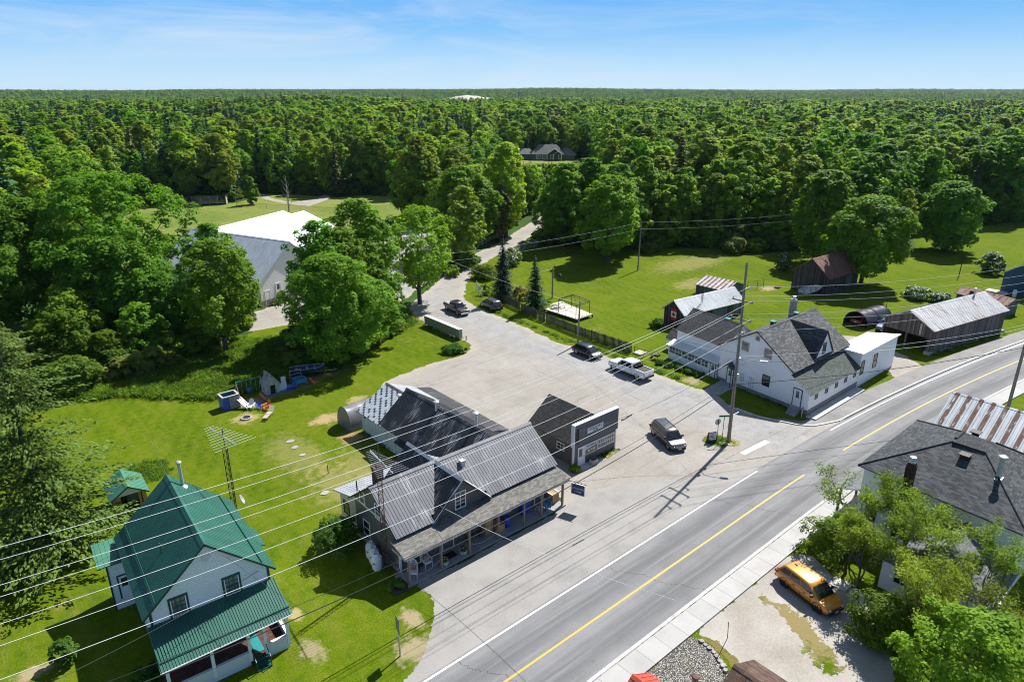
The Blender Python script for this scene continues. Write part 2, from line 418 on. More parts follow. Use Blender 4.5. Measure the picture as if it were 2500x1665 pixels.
# ================================================================ ground, roads, lawns
def struct(o, kind='structure'): o['kind'] = kind; return o
def yc(x): return 24.0 - .0014 * max(0.0, x - 48) ** 2          # centre line of the main road

def hill(x, y):
    d = np.hypot(x, y); az = np.arctan2(x * RT[0] + y * RT[1], x * FW[0] + y * FW[1])
    h = 0 * d
    S = lambda a, b: (lambda t: t * t * (3 - 2 * t))(np.clip((d - a) / (b - a), 0, 1))
    h = h - 12 * S(1350, 2000)                                    # a valley, then the long far ridge
    h = h + S(2100, 3300) * (33 + 4 * np.sin(az * 5 + 1.0) + 2.5 * np.sin(az * 13 + .4) + 1.5 * np.sin(az * 29) - 9 * np.clip(az * 2, 0, 1))
    h = h + S(4300, 6500) * (9 + 9 * np.clip(az * 2, 0, 1) + 4 * np.sin(az * 7 + 2) + 2 * np.sin(az * 17))
    t3 = np.clip(1 - np.abs(d - 900) / 420, 0, 1) * np.clip(1 - np.abs(az + .28) / .17, 0, 1)   # a low wooded rise to the left
    h = h + t3 * 9
    t4 = np.clip(1 - np.abs(d - 2300) / 700, 0, 1) * np.clip(1 - np.abs(az - .28) / .2, 0, 1)
    h = h + t4 * 7
    return h

def poly_dist(P, px, py):
    """signed distance (inside positive) of points to polygon"""
    P = np.asarray(P, float); Q = np.roll(P, -1, 0)
    d = np.full(px.shape, 1e9); ins = np.zeros(px.shape, bool)
    for (x0, y0), (x1, y1) in zip(P, Q):
        ex, ey = x1 - x0, y1 - y0; L = ex * ex + ey * ey + 1e-12
        t = np.clip(((px - x0) * ex + (py - y0) * ey) / L, 0, 1)
        d = np.minimum(d, np.hypot(px - x0 - t * ex, py - y0 - t * ey))
        c = ((y0 > py) != (y1 > py)) & (px < (x1 - x0) * (py - y0) / (y1 - y0 + 1e-12) + x0)
        ins ^= c
    return np.where(ins, d, -d)

def zone(name, poly, z, mat, grow=.9, cell=.5, kind='structure', holes=()):
    """a thin sheet with an 'edge' attribute: signed distance to its outline"""
    P = np.asarray(poly, float)
    x0, y0 = P.min(0) - grow - cell; x1, y1 = P.max(0) + grow + cell
    nx = int((x1 - x0) / cell) + 2; ny = int((y1 - y0) / cell) + 2
    gx, gy = np.meshgrid(x0 + np.arange(nx) * cell, y0 + np.arange(ny) * cell, indexing='ij')
    d = poly_dist(P, gx, gy)
    for h in holes: d = np.minimum(d, -poly_dist(h, gx, gy))
    keep = d > -grow
    fk = keep[:-1, :-1] | keep[1:, :-1] | keep[:-1, 1:] | keep[1:, 1:]
    idx = np.arange(nx * ny).reshape(nx, ny)
    F = np.stack([idx[:-1, :-1][fk], idx[1:, :-1][fk], idx[1:, 1:][fk], idx[:-1, 1:][fk]], 1)
    used = np.unique(F); remap = np.zeros(nx * ny, int); remap[used] = np.arange(len(used))
    V = np.stack([gx.ravel()[used], gy.ravel()[used], np.full(len(used), z)], 1)
    me = bpy.data.meshes.new(name)
    me.from_pydata(V.tolist(), [], remap[F].tolist())
    a = me.attributes.new('edge', 'FLOAT', 'POINT'); a.data.foreach_set('value', d.ravel()[used].astype(np.float32))
    me.materials.append(mat); me.update()
    o = bpy.data.objects.new(name, me); COL.objects.link(o)
    o['kind'] = kind
    return o

def edged(t, sh, amp=1.0, sc=(.5, 3.0), bias=0.0):
    """cut the sheet's outline raggedly with noise"""
    co = t.geo()
    f = t.ma('ADD', t.ma('MULTIPLY', t.noise(co, sc[0], 3), 1.0), t.ma('MULTIPLY', t.noise(co, sc[1], 4, .7), .6))
    d = t.ma('ADD', t.attr('edge'), t.ma('MULTIPLY', t.ma('SUBTRACT', f, .8), amp))
    k = t.ma('GREATER_THAN', d, bias)
    return t.n('MixShader', {0: k, 1: t.n('BsdfTransparent').outputs[0], 2: sh}).outputs[0]

def grass_col(t, lush=1.0):
    co = t.geo()
    big = t.noise(co, .045, 3); mid = t.noise(co, .22, 4, .6, .4); fine = t.noise(co, 1.6, 4, .7); tiny = t.noise(co, 9, 3, .7)
    f = t.ma('ADD', t.ma('MULTIPLY', big, .28), t.ma('ADD', t.ma('MULTIPLY', mid, .3), t.ma('MULTIPLY', fine, .42)))
    c = t.ramp(f, [(.36, (.036, .074, .003)), (.45, (.082, .136, .004)), (.54, (.122, .172, .006)), (.66, (.185, .185, .03))])
    # mower passes
    wv = t.n('TexWave', {'Vector': t.map(co, rz=.5), 'Scale': .22, 'Distortion': 2.0, 'Detail': 2.0, 'Detail Scale': .6}, bands_direction='X').outputs['Fac']
    c = t.mix(t.ma('MULTIPLY', wv, .3), c, (.15, .18, .014))
    st = t.noise(t.map(co, (.75, .07, 1), rz=.06), 1.0, 5, .7, .5)
    c = t.mix(t.ma('MULTIPLY', t.rng(st, .5, .7), .42), c, (.2, .185, .04))
    c = t.mix(t.ma('MULTIPLY', t.rng(st, .46, .3), .35), c, (.04, .085, .008))
    # dry straw patches
    dry = t.ma('MULTIPLY', t.rng(t.noise(co, .16, 4, .6), .6, .74), t.rng(t.noise(co, 1.2, 4, .7), .42, .62))
    c = t.mix(t.ma('MULTIPLY', dry, .7), c, (.30, .235, .085))
    c = t.mix(t.ma('MULTIPLY', t.rng(tiny, .4, .62), .6), c, (.035, .065, .003))
    b = t.bump(t.ma('ADD', tiny, t.ma('MULTIPLY', fine, .8)), .6, .06)
    return c, b

def m_lawn(name, edge=True, patches=(), amp=1.2):
    t = NT(name); c, b = grass_col(t)
    co = t.geo()
    for (x, y, rx, ry, col, amt) in patches:       # bare spots with a place of their own
        p = t.map(co, (1 / rx, 1 / ry, 0), (-x / rx, -y / ry, 0))
        ln = t.n('VectorMath', {0: p}, operation='LENGTH').outputs['Value']
        k = t.rng(t.ma('ADD', ln, t.ma('MULTIPLY', t.ma('SUBTRACT', t.noise(co, 1.1, 6, .78), .5), 3.4)), 1.05, .5)
        c = t.mix(t.ma('MULTIPLY', k, amt), c, col)
    sh = t.pbr(c, .95, 0, b, .03)
    return t.done(edged(t, sh, amp) if edge else sh)

def m_gravel_lot(name):
    t = NT(name); co = t.geo(); sp = t.sep(co)
    big = t.noise(co, .09, 4, .6, .6); mid = t.noise(co, .5, 5, .65, .5); fine = t.noise(co, 5, 4, .75); gr = t.noise(co, 22, 2, .8)
    base = t.ramp(t.ma('ADD', t.ma('MULTIPLY', big, .55), t.ma('MULTIPLY', mid, .45)), [(.3, (.235, .212, .183)), (.47, (.285, .264, .234)), (.6, (.325, .306, .278)), (.72, (.36, .346, .325))])
    # travelled, paved lane: greyer
    lane = t.ma('MULTIPLY', t.rng(t.ma('ADD', t.ma('ABSOLUTE', t.ma('SUBTRACT', sp[0], t.ma('ADD', 60.5, t.ma('MULTIPLY', big, 3)))), t.ma('MULTIPLY', mid, 5)), 8.5, 5.0), .85)
    base = t.mix(lane, base, t.ramp(mid, [(.3, (.24, .24, .24)), (.6, (.315, .315, .312)), (.75, (.37, .368, .36))]))
    # long tyre drags
    dr = t.noise(t.map(co, (.16, 1.6, 1), rz=-.35), 1.0, 5, .7, .6)
    base = t.mix(t.ma('MULTIPLY', t.rng(dr, .56, .68), .5), base, (.15, .14, .13))
    dr2 = t.noise(t.map(co, (1.4, .12, 1), (4, 1, 0), rz=.12), 1.0, 5, .7, .8)
    base = t.mix(t.ma('MULTIPLY', t.rng(dr2, .58, .7), .42), base, (.14, .14, .14))
    v = t.rng(t.noise(t.map(co, (1, 1, 1), (7, 3, 0)), .33, 5, .75), .62, .7)
    base = t.mix(t.ma('MULTIPLY', v, .5), base, (.13, .125, .12))
    # cracks
    cr = t.n('TexVoronoi', {'Vector': t.n('VectorMath', {0: co, 1: t.n('VectorMath', {0: t.n('TexNoise', {'Vector': co, 'Scale': .6, 'Detail': 4}).outputs['Color'], 1: (1.6, 1.6, 0)}, operation='MULTIPLY').outputs[0]}, operation='ADD').outputs[0], 'Scale': .35}, feature='DISTANCE_TO_EDGE').outputs['Distance']
    base = t.mix(t.ma('MULTIPLY', t.rng(cr, .009, .003), t.ma('MULTIPLY', lane, .38)), base, (.07, .07, .07))
    base = t.mix(t.ma('MULTIPLY', t.rng(fine, .42, .66), .42), base, (.17, .152, .13))
    base = t.mix(t.ma('MULTIPLY', t.rng(gr, .55, .75), .3), base, (.44, .42, .39))
    # edges run out into pale dust
    base = t.mix(t.ma('MULTIPLY', t.rng(t.attr('edge'), 1.6, .2), .45), base, (.38, .33, .26))
    return t.done(edged(t, t.pbr(base, .9, 0, t.bump(t.ma('ADD', fine, gr), .3, .02), .2), 1.5))

def m_asphalt(name, cols, edge=True, wheel=True, amp=.5):
    t = NT(name); co = t.geo(); uv = t.uv()
    mid = t.noise(co, .35, 5, .6); fine = t.noise(co, 7, 4, .8); gr = t.noise(co, 40, 2, .8)
    f = t.ma('ADD', t.ma('MULTIPLY', mid, .6), t.ma('MULTIPLY', fine, .4))
    c = t.ramp(f, [(.35, cols[0]), (.52, cols[1]), (.68, cols[2])])
    if wheel:
        s = t.sep(uv)
        # wheel tracks polished darker, worn lighter in between
        w = t.ma('ABSOLUTE', t.ma('SUBTRACT', t.ma('ABSOLUTE', t.ma('ADD', s[1], .1)), 1.65))
        lane = t.rng(w, 1.05, .25)
        streak = t.noise(t.map(uv, (.05, 1.6, 1)), 1.0, 5, .65)
        c = t.mix(t.ma('MULTIPLY', lane, .75), c, tuple(x * .74 for x in cols[0]))
        c = t.mix(t.ma('MULTIPLY', t.rng(streak, .5, .64), .5), c, tuple(min(1, x * 1.12) for x in cols[2]))
        blot = t.vor(t.map(co, (1, 1, 0)), .55)
        c = t.mix(t.ma('MULTIPLY', t.rng(t.ma('ADD', blot, t.ma('MULTIPLY', fine, .12)), .17, .11), .28), c, tuple(x * .6 for x in cols[0]))
        # meandering cracks across the road
        u = t.ma('ADD', s[0], t.ma('MULTIPLY', t.ma('SUBTRACT', t.noise(t.map(uv, (.02, .5, 1)), 1.0, 5, .7), .5), 2.6))
        u = t.ma('ADD', u, t.ma('MULTIPLY', s[1], .55))
        fr = t.ma('ABSOLUTE', t.ma('SUBTRACT', t.ma('FRACT', t.ma('DIVIDE', u, 13.7)), .5))
        c = t.mix(t.ma('MULTIPLY', t.rng(fr, .0024, .0012), .8), c, (.035, .035, .035))
    c = t.mix(t.ma('MULTIPLY', t.rng(gr, .5, .75), .25), c, tuple(min(1, x * 1.35) for x in cols[2]))
    sh = t.pbr(c, .85, 0, t.bump(t.ma('ADD', fine, gr), .25, .012), .25)
    return t.done(edged(t, sh, amp) if edge else sh)

def strip(name, x0, x1, l0, l1, z, mat, step=1.0, l0f=None, l1f=None):
    """a band along the road between lateral offsets l0, l1 (UV: metres along, metres across)"""
    n = max(2, int((x1 - x0) / step) + 1); vs = []; uvs = []
    for i in range(n):
        x = x0 + (x1 - x0) * i / (n - 1)
        e = .5; s = (yc(x + e) - yc(x - e)); L = math.hypot(1, s); nx, ny = -s / L, 1 / L
        for l in (l0 if l0f is None else l0f(x), l1 if l1f is None else l1f(x)):
            vs.append((x + nx * l, yc(x) + ny * l, z)); uvs.append((x, l))
    f = [(2 * i, 2 * i + 2, 2 * i + 3, 2 * i + 1) for i in range(n - 1)]
    me = bpy.data.meshes.new(name); me.from_pydata(vs, [], f); me.materials.append(mat)
    uv = me.uv_layers.new(name='UVMap').data
    for lp in me.loops: uv[lp.index].uv = uvs[lp.vertex_index]
    me.update(); o = bpy.data.objects.new(name, me); COL.objects.link(o); o['kind'] = 'structure'
    return o

def build_ground():
    # terrain: one sheet to the horizon, polar grid
    rs = np.concatenate([[0], np.geomspace(12, 11000, 110)]); na = 300
    an = np.linspace(0, 2 * np.pi, na, endpoint=False)
    rr, aa = np.meshgrid(rs[1:], an, indexing='ij')
    X = (rr * np.cos(aa)).ravel(); Y = (rr * np.sin(aa)).ravel()
    Z = hill(X, Y) - .02
    V = [(0, 0, -.02)] + np.stack([X, Y, Z], 1).tolist()
    F = [(0, 1 + k, 1 + (k + 1) % na) for k in range(na)]
    for i in range(len(rs) - 2):
        a = 1 + i * na; b = a + na
        F += [(a + k, b + k, b + (k + 1) % na, a + (k + 1) % na) for k in range(na)]
    t = NT('forest_floor'); co = t.geo()
    c = t.ramp(t.ma('ADD', t.ma('MULTIPLY', t.noise(co, .05, 5, .65), .6), t.ma('MULTIPLY', t.noise(co, .9, 4), .4)), [(.35, (.02, .05, .008)), (.55, (.04, .085, .012)), (.7, (.07, .11, .02))])
    mt = t.done(t.pbr(c, .95, 0, None, .1))
    me = bpy.data.meshes.new('ground'); me.from_pydata(V, [], F); me.materials.append(mt); me.update()
    me.polygons.foreach_set('use_smooth', [True] * len(me.polygons))
    g = bpy.data.objects.new('ground', me); COL.objects.link(g); struct(g)

    straw = (.33, .27, .13); dirt = (.34, .27, .17); soil = (.2, .15, .09)
    patches = [(28.2, 63.2, 2.2, 1.3, (.36, .26, .14), .9), (28.2, 57.6, 1.4, 1.5, (.33, .22, .11), .9), (21.8, 68.9, 1.7, 1.5, straw, .8), (22.5, 58, 2.6, 6, straw, .3), (23.5, 50, 3.2, 5, straw, .38), (26.5, 52, 2.2, 4, straw, .3),
               (33.2, 65.6, 1.6, .9, straw, .8), (17.6, 29.6, 1.4, 1.5, (.3, .25, .15), .9), (18.9, 32, .7, 1.3, dirt, .8), (12.6, 33.8, .8, 1.2, dirt, .7), (13.2, 37.5, .5, .8, straw, .9),
               (-1.0, 43.2, 1.2, .7, dirt, .8), (26, 73, 6, 1.0, soil, .9), (23.8, 72.6, 1.8, .9, soil, .9), (33, 74.3, 5, .8, soil, .8)]
    lawnL = [(-70, 30), (-20, 27.0), (12.5, 26.9), (17, 27.2), (19, 29), (21, 31), (22, 33.1), (22, 36.4), (31, 42), (38.0, 58), (36.8, 66.7), (39.4, 67.9), (46, 68.6), (50.5, 68.6), (53.2, 69.6), (54.2, 71.2), (53.9, 74), (53.8, 82), (54.8, 86), (56.5, 91), (52, 97), (38, 97), (30, 93), (18, 92), (-5, 96), (-70, 110)]
    zone('front_lawn', lawnL, 0.0, m_lawn('lawn_left', False, patches), grow=1.3)
    lawnR = [(66.8, 95.5), (65.7, 88), (65.0, 80), (65.2, 75), (64.2, 68), (63.8, 63.4), (64.5, 61.6), (65.2, 55), (65.3, 48.5), (65.0, 44), (65.2, 41.2), (66.5, 40.6), (69, 41.5), (70, 41.4), (70, 38.9), (65.2, 38.9), (64.1, 36.5), (64.1, 33), (65.0, 30.7), (66.0, 29.3), (67.6, 29.2), (80, 28.4), (88, 27.8), (97, 26.8), (116, 23.6), (124, 22), (250, -12), (250, 40), (190, 62), (166, 53), (140, 72), (134, 74), (132, 84), (125, 91), (118, 94), (113, 106), (104, 112), (99.5, 112), (89.8, 110.0), (80.8, 104.8), (72.8, 98)]
    patchR = [(112, 59.5, 2.2, 1.4, dirt, .9), (66.6, 43.5, 1.1, 1.6, dirt, .7), (118, 80, 12, 5, straw, .4), (105, 70, 6, 3, straw, .5), (96, 41, 2, 1.5, dirt, .6)]
    zone('back_lawn', lawnR, 0.0, m_lawn('lawn_right', False, patchR), grow=1.3, cell=.7)
    field = [(24, 165), (30, 190), (53, 236), (61, 227), (76, 222), (92, 236), (100, 227), (107, 212), (115, 212), (121, 204), (124, 183), (118, 174), (90, 160), (70, 145), (55, 120), (40, 112), (30, 125)]
    t = NT('field_grass'); co = t.geo()
    f = t.ma('ADD', t.ma('MULTIPLY', t.noise(co, .03, 4, .6, .5), .6), t.ma('MULTIPLY', t.noise(co, .5, 4, .7), .4))
    c = t.ramp(f, [(.36, (.09, .14, .02)), (.5, (.15, .185, .035)), (.64, (.22, .2, .07))])
    zone('field', field, -.006, t.done(edged(t, t.pbr(c, .9, 0, None, .1), 3, (.15, .8))), grow=2.5, cell=1.5)
    zone('forest_clearing', [(121, 234), (126, 262), (136, 275), (150, 270), (146, 255), (128, 232), (118, 220), (112, 222)], -.004, t.mat, grow=2, cell=1.5)
    zone('house_lawn', [(236, 285), (275, 250), (262, 235), (235, 232), (206, 212), (190, 225), (222, 262)], -.004, t.mat, grow=2, cell=2)

    lot = m_gravel_lot('gravel_lot')
    poly = [(19.3, 28.5), (20.2, 30.6), (21.6, 33.2), (21.4, 34.3), (35.9, 34.3), (36.6, 36), (38.0, 45), (38.4, 58.5), (36.9, 66.9), (39.4, 68.2), (46, 68.9), (50.5, 68.9), (53.0, 69.7), (54.2, 71.2), (54.2, 75), (54.3, 82.5), (55.6, 88), (57, 91.5), (60, 94.5), (67.5, 100.0), (72.8, 104.6), (78.9, 109.2), (87.1, 114.6), (96.2, 119), (100.6, 121), (112, 128.5), (126, 137), (150, 152), (152, 148), (122, 128.2), (104.3, 117.6), (89.3, 109.9), (80.4, 104.6), (72.4, 96.5), (67.0, 90), (65.8, 86), (65.2, 80), (65.2, 75), (64.2, 68), (63.8, 63.4), (64.5, 61.6), (65.2, 55), (65.3, 48.5), (65.0, 44), (65.2, 41.2), (65.2, 38.9), (64.1, 36.5), (64.1, 33), (65.0, 30.7), (66.8, 28.0), (68.4, 27.3), (71, 26.8), (71, 26.2), (19, 27)]
    zone('gravel_lot', poly, .006, lot, grow=.9, cell=.6)
    zone('hall_lot', [(24, 99), (31.4, 97.2), (38.5, 96.2), (46, 99), (58, 95.5), (66, 101), (72, 107), (86, 120), (98, 138), (96, 155), (78, 140), (52, 115), (43, 107.5), (38.8, 106.4), (34.5, 105)], .002, lot, grow=.9, cell=.8)
    zone('barn_track', [(86.5, 27.6), (92.5, 26.6), (95.5, 30), (98, 38), (95, 42), (90, 44.5), (88, 43), (92, 38), (90, 32)], .006, lot, grow=.9)
    zone('dirt_track', [(88.3, 212), (87, 224), (89.8, 242), (91.6, 242), (89.6, 224), (91, 212), (100, 214), (108, 224), (128, 256), (130.5, 254), (110, 221), (102, 210), (91, 201)], .0, lot, grow=1.6, cell=.8)
    apron = m_asphalt('apron_asphalt', [(.2, .193, .182), (.275, .265, .25), (.3, .287, .266)], True, False, 1.0)
    zone('road_shoulder', [(13.5, 27.2), (15.6, 27.9), (17.5, 28.9), (19.6, 30.4), (21.2, 32.8), (20.9, 34.6), (36.0, 34.6), (40, 34.9), (46, 31.5), (52, 28.6), (57, 27.4), (57, 26.9), (13.5, 26.9)], .010, apron)
    # ---- main road with its markings, kerbs and pavements
    rd = m_asphalt('road_asphalt', [(.145, .146, .149), (.185, .186, .189), (.225, .225, .227)], False)
    strip('main_road', -90, 260, -3.2, 3.35, .016, rd)
    t = NT('road_paint_white'); f = t.noise(t.geo(), 9, 4, .8)
    pw = t.done(t.pbr(t.mix(t.rng(f, .55, .75), (.78, .78, .76), (.42, .42, .41)), .6))
    t = NT('road_paint_yellow'); f = t.noise(t.geo(), 9, 4, .8)
    py = t.done(t.pbr(t.mix(t.rng(f, .55, .78), (.66, .34, .04), (.4, .28, .1)), .6))
    strip('road_marking', -90, 53.5, 3.08, 3.22, .021, pw)
    strip('road_marking', 66.5, 260, 2.9, 3.04, .021, pw)
    strip('road_marking', -90, 56.2, -.06, .09, .021, py)
    strip('road_marking', 63.4, 260, -.06, .09, .021, py)
    a, b = at(1812, 1108), at(1873, 1077); d = (b - a).normalized(); nn = Vector((-d.y, d.x, 0))
    s = MB()
    s.poly([(p.x, p.y, .021) for p in (a - nn * .3, b - nn * .3, b + nn * .3, a + nn * .3)])
    so = s.build('road_marking', pw); so['kind'] = 'structure'
    # right-hand kerb and pavement (poured slabs with joints)
    t = NT('pavement_concrete'); uv = t.uv(); s_ = t.sep(uv); co = t.geo()
    c = t.ramp(t.ma('ADD', t.ma('MULTIPLY', t.noise(co, .6, 4), .6), t.ma('MULTIPLY', t.noise(co, 8, 3, .7), .4)), [(.3, (.33, .325, .31)), (.5, (.4, .395, .382)), (.7, (.45, .445, .43))])
    sl = t.white(t.ma('FLOOR', t.ma('DIVIDE', s_[0], 1.75)))
    c = t.mix(t.ma('MULTIPLY', sl, .3), c, (.27, .265, .255))
    jt = t.rng(t.ma('ABSOLUTE', t.ma('SUBTRACT', t.ma('FRACT', t.ma('DIVIDE', s_[0], 1.75)), .5)), .488, .494)
    c = t.mix(t.ma('MULTIPLY', jt, .8), c, (.13, .12, .1))
    st = t.rng(t.noise(t.map(uv, (.4, 3, 1)), 1.0, 5, .7), .58, .75)
    c = t.mix(t.ma('MULTIPLY', st, .25), c, (.3, .28, .24))
    pv = t.done(t.pbr(c, .85, 0, t.bump(t.noise(co, 30, 2), .1, .01), .2))
    t = NT('kerb_concrete'); co = t.geo()
    c = t.ramp(t.noise(co, 1.6, 5, .75), [(.35, (.34, .33, .31)), (.5, (.52, .515, .5)), (.7, (.62, .615, .6))])
    kb = t.done(t.pbr(c, .85, 0, t.bump(t.noise(co, 14, 3), .2, .02), .2))
    t = NT('gutter_joint'); f = t.noise(t.geo(), 2.2, 4, .7)
    gj = t.done(t.pbr(t.mix(t.rng(f, .45, .6), (.28, .26, .22), (.09, .085, .05)), .95))
    def solid_strip(name, x0, x1, l0, l1, z0, z1, mat, step=1.0):
        n = max(2, int((x1 - x0) / step) + 1); b = []; uvs = []
        for i in range(n):
            x = x0 + (x1 - x0) * i / (n - 1); s = yc(x + .5) - yc(x - .5); L = math.hypot(1, s); nx, ny = -s / L, 1 / L
            for l, z in ((l0, z0), (l0, z1), (l1, z1), (l1, z0)): b.append((x + nx * l, yc(x) + ny * l, z)); uvs.append((x, l))
        F = [(4 * i + k, 4 * i + 4 + k, 4 * i + 5 + k, 4 * i + 1 + k) for i in range(n - 1) for k in range(3)]
        F += [(0, 1, 2, 3), (4 * n - 1, 4 * n - 2, 4 * n - 3, 4 * n - 4)]
        me = bpy.data.meshes.new(name); me.from_pydata(b, [], F); me.materials.append(mat)
        uv = me.uv_layers.new(name='UVMap').data
        for lp in me.loops: uv[lp.index].uv = uvs[lp.vertex_index]
        bm = bmesh.new(); bm.from_mesh(me); bmesh.ops.recalc_face_normals(bm, faces=bm.faces); bm.to_mesh(me); bm.free()
        o = bpy.data.objects.new(name, me); COL.objects.link(o); o['kind'] = 'structure'; return o
    solid_strip('kerb', -90, 260, -3.42, -3.2, -.02, .11, kb)
    solid_strip('gutter_joint', -90, 260, -3.5, -3.42, -.02, .095, gj)
    solid_strip('pavement', -90, 260, -5.05, -3.5, -.02, .115, pv)
    # left-hand kerb round the corner and the asphalt footpath beside the white house
    path = [(63.6, 36.6), (63.7, 34.4), (63.9, 32.8), (64.5, 31.2), (65.2, 29.4), (66.1, 28.2), (67.5, 27.6)] + [(x, yc(x) + 3.55) for x in np.arange(69.5, 262, 3)]
    vs = []; 
    for i, p in enumerate(path):
        a = Vector((*path[max(0, i - 1)], 0)); b = Vector((*path[min(len(path) - 1, i + 1)], 0)); d = (b - a).normalized(); nn = Vector((-d.y, d.x, 0)); q = Vector((*p, 0))
        for l, z in ((-.1, -.02), (-.1, .10), (.1, .10), (.1, -.02)): vs.append(q + nn * l + Vector((0, 0, z)))
    k = MB(); n = len(path)
    k.mesh(vs, [(4 * i + j, 4 * i + 4 + j, 4 * i + 5 + j, 4 * i + 1 + j) for i in range(n - 1) for j in range(3)] + [(0, 1, 2, 3)])
    struct(k.build('kerb', kb))
    fp = m_asphalt('footpath_asphalt', [(.15, .148, .142), (.21, .206, .198), (.27, .264, .25)], True, False, .3)
    pts = [(64.2, 31.6), (65.0, 30.0), (66.0, 28.6), (67.5, 27.8)] + [(x, yc(x) + 3.6) for x in np.arange(69.5, 262, 3)]
    pts2 = [(x, yc(x) + 5.9) for x in np.arange(260, 78, -3)] + [(79, 28.5), (70, 29.1), (67.2, 29.2), (66.2, 29.6), (65.2, 31.4)]
    zone('footpath', pts + pts2, .022, fp, grow=.4, cell=.5)
    # gravel yard, driveway and weedy strips right of the pavement
    t = NT('pebble_bed'); co = t.geo()
    v = t.n('TexVoronoi', {'Vector': co, 'Scale': 17.0}, feature='F1')
    c = t.ramp(t.n('SeparateColor', {0: v.outputs['Color']}).outputs[0], [(.1, (.10, .095, .085)), (.4, (.24, .225, .2)), (.75, (.4, .385, .35)), (1, (.6, .58, .55))])
    c = t.mix(t.rng(v.outputs['Distance'], .42, .62), c, (.05, .046, .04))
    c = t.mix(t.ma('MULTIPLY', t.rng(t.noise(co, .9, 4, .7), .56, .7), .6), c, (.12, .14, .04))
    zone('pebble_bed', [(20, 18.95), (31.6, 18.95), (32.0, 18.2), (31.9, 17.2), (31.4, 16.3), (30.6, 15.6), (29, 13), (18, 10)], .002, t.done(edged(t, t.pbr(c, .8, 0, t.bump(t.ma('SUBTRACT', 1.0, v.outputs['Distance']), .8, .06), .2), .3)), grow=.4)
    t = NT('driveway'); co = t.geo()
    c = t.ramp(t.ma('ADD', t.ma('MULTIPLY', t.noise(co, .3, 4), .55), t.ma('MULTIPLY', t.noise(co, 6, 4, .75), .45)), [(.34, (.24, .215, .18)), (.5, (.33, .305, .27)), (.64, (.4, .38, .345))])
    zone('driveway', [(31.9, 18.95), (44.6, 18.95), (45.5, 18.0), (44.4, 15.5), (43.6, 12.0), (38, 9), (24, 6), (28.5, 12.5), (31.2, 15.2), (32.3, 16.6), (32.4, 18)], .004, t.done(edged(t, t.pbr(c, .9, 0, t.bump(t.noise(co, 22, 2), .3, .02), .2), 1.0)))
    zone('side_yard', [(10, 18.95), (90, 18.95), (120, 10), (160, -20), (120, -40), (10, -30)], -.004, m_lawn('yard_weeds', False))
    zone('weed_strip', [(39.2, 18.3), (38.6, 17.2), (38.4, 15.0), (37.9, 12.6), (36.6, 11.2), (35.2, 11.6), (36.6, 13.8), (37.8, 16), (38.4, 18.4)], .008, m_lawn('weedy', True, [(38, 15, 3, 5, (.26, .2, .1), .8)], 3.2), grow=.9, cell=.25)
    zone('weed_strip', [(32.0, 18.7), (32.6, 17.6), (32.2, 16.0), (31.6, 14.8), (31.0, 15.2), (31.7, 16.6), (32.0, 17.6)], .008, m_lawn('weedy2', True, [(32, 17, 2, 3, (.2, .15, .06), .8)]), grow=.5, cell=.2)
    # weedy traffic island at the pole, and the grass fringe before the little shop
    zone('traffic_island', [(54.6, 33.9), (55.6, 34.4), (56.6, 33.6), (57.4, 32.4), (57.3, 31.3), (56.5, 31.0), (55.3, 31.6), (54.4, 32.7)], .016, m_lawn('island_weeds', True, [(56.5, 32, 1.5, 1.2, straw, .8)]), grow=.6, cell=.2)
    zone('weed_strip', [(43.0, 38.5), (46.7, 38.5), (47.2, 38.7), (46.9, 38.0), (45.5, 37.9), (43.4, 37.6)], .016, m_lawn('shop_weeds', True, [(45, 38, 3, 1, straw, .7)]), grow=.5, cell=.2)
    # concrete aprons
    s = MB(); s.prism([(63.9, 39.3, -.02), (69.3, 39.0, -.02), (69.9, 41.4, -.02), (65.4, 41.1, -.02)], (0, 0, .05)); struct(s.build('concrete_path', M['concrete_blue']))
    s = MB(); s.box(67.6, 79.6, 28.55, 29.66, -.02, .16); struct(s.build('concrete_path', M['concrete']))
    s = MB(); s.box(41.3, 44.6, 37.7, 38.5, -.02, .03); struct(s.build('concrete_path', M['concrete']))
    for q, w in (((43.2, 17.6), 1.4), ((43.6, 16.2), 1.2), ((43.9, 14.9), 1.2), ((43.6, 13.4), 1.5)):
        s = MB(); s.box(q[0] - .6, q[0] + .55, q[1] - w / 2, q[1] + w / 2 - .05, -.02, .06); struct(s.build('paving_slab', M['concrete']))
build_ground()
# ================================================================ buildings
X_, Y_ = (1, 0), (0, 1)
NX, NY = (-1, 0), (0, -1)

def pipe(root, name, x, y, z0, z1, r=.09, mat='galv', cap=True, cone=None):
    b = MB(); b.lathe((x, y, 0), [(r, z0), (r, z1)], 12)
    if cap: b.lathe((x, y, 0), [(r * 1.7, z1 + .05), (r * 1.75, z1 + .12), (r * 1.1, z1 + .2), (.01, z1 + .22)], 12); b.lathe((x, y, 0), [(r * .6, z1 - .02), (r * .6, z1 + .08)], 8)
    if cone: b.lathe((x, y, 0), [(r * 3, z0 + cone), (r * 1.2, z0 + cone + .18)], 12)
    return b.build(name, M[mat], root, smooth=True)

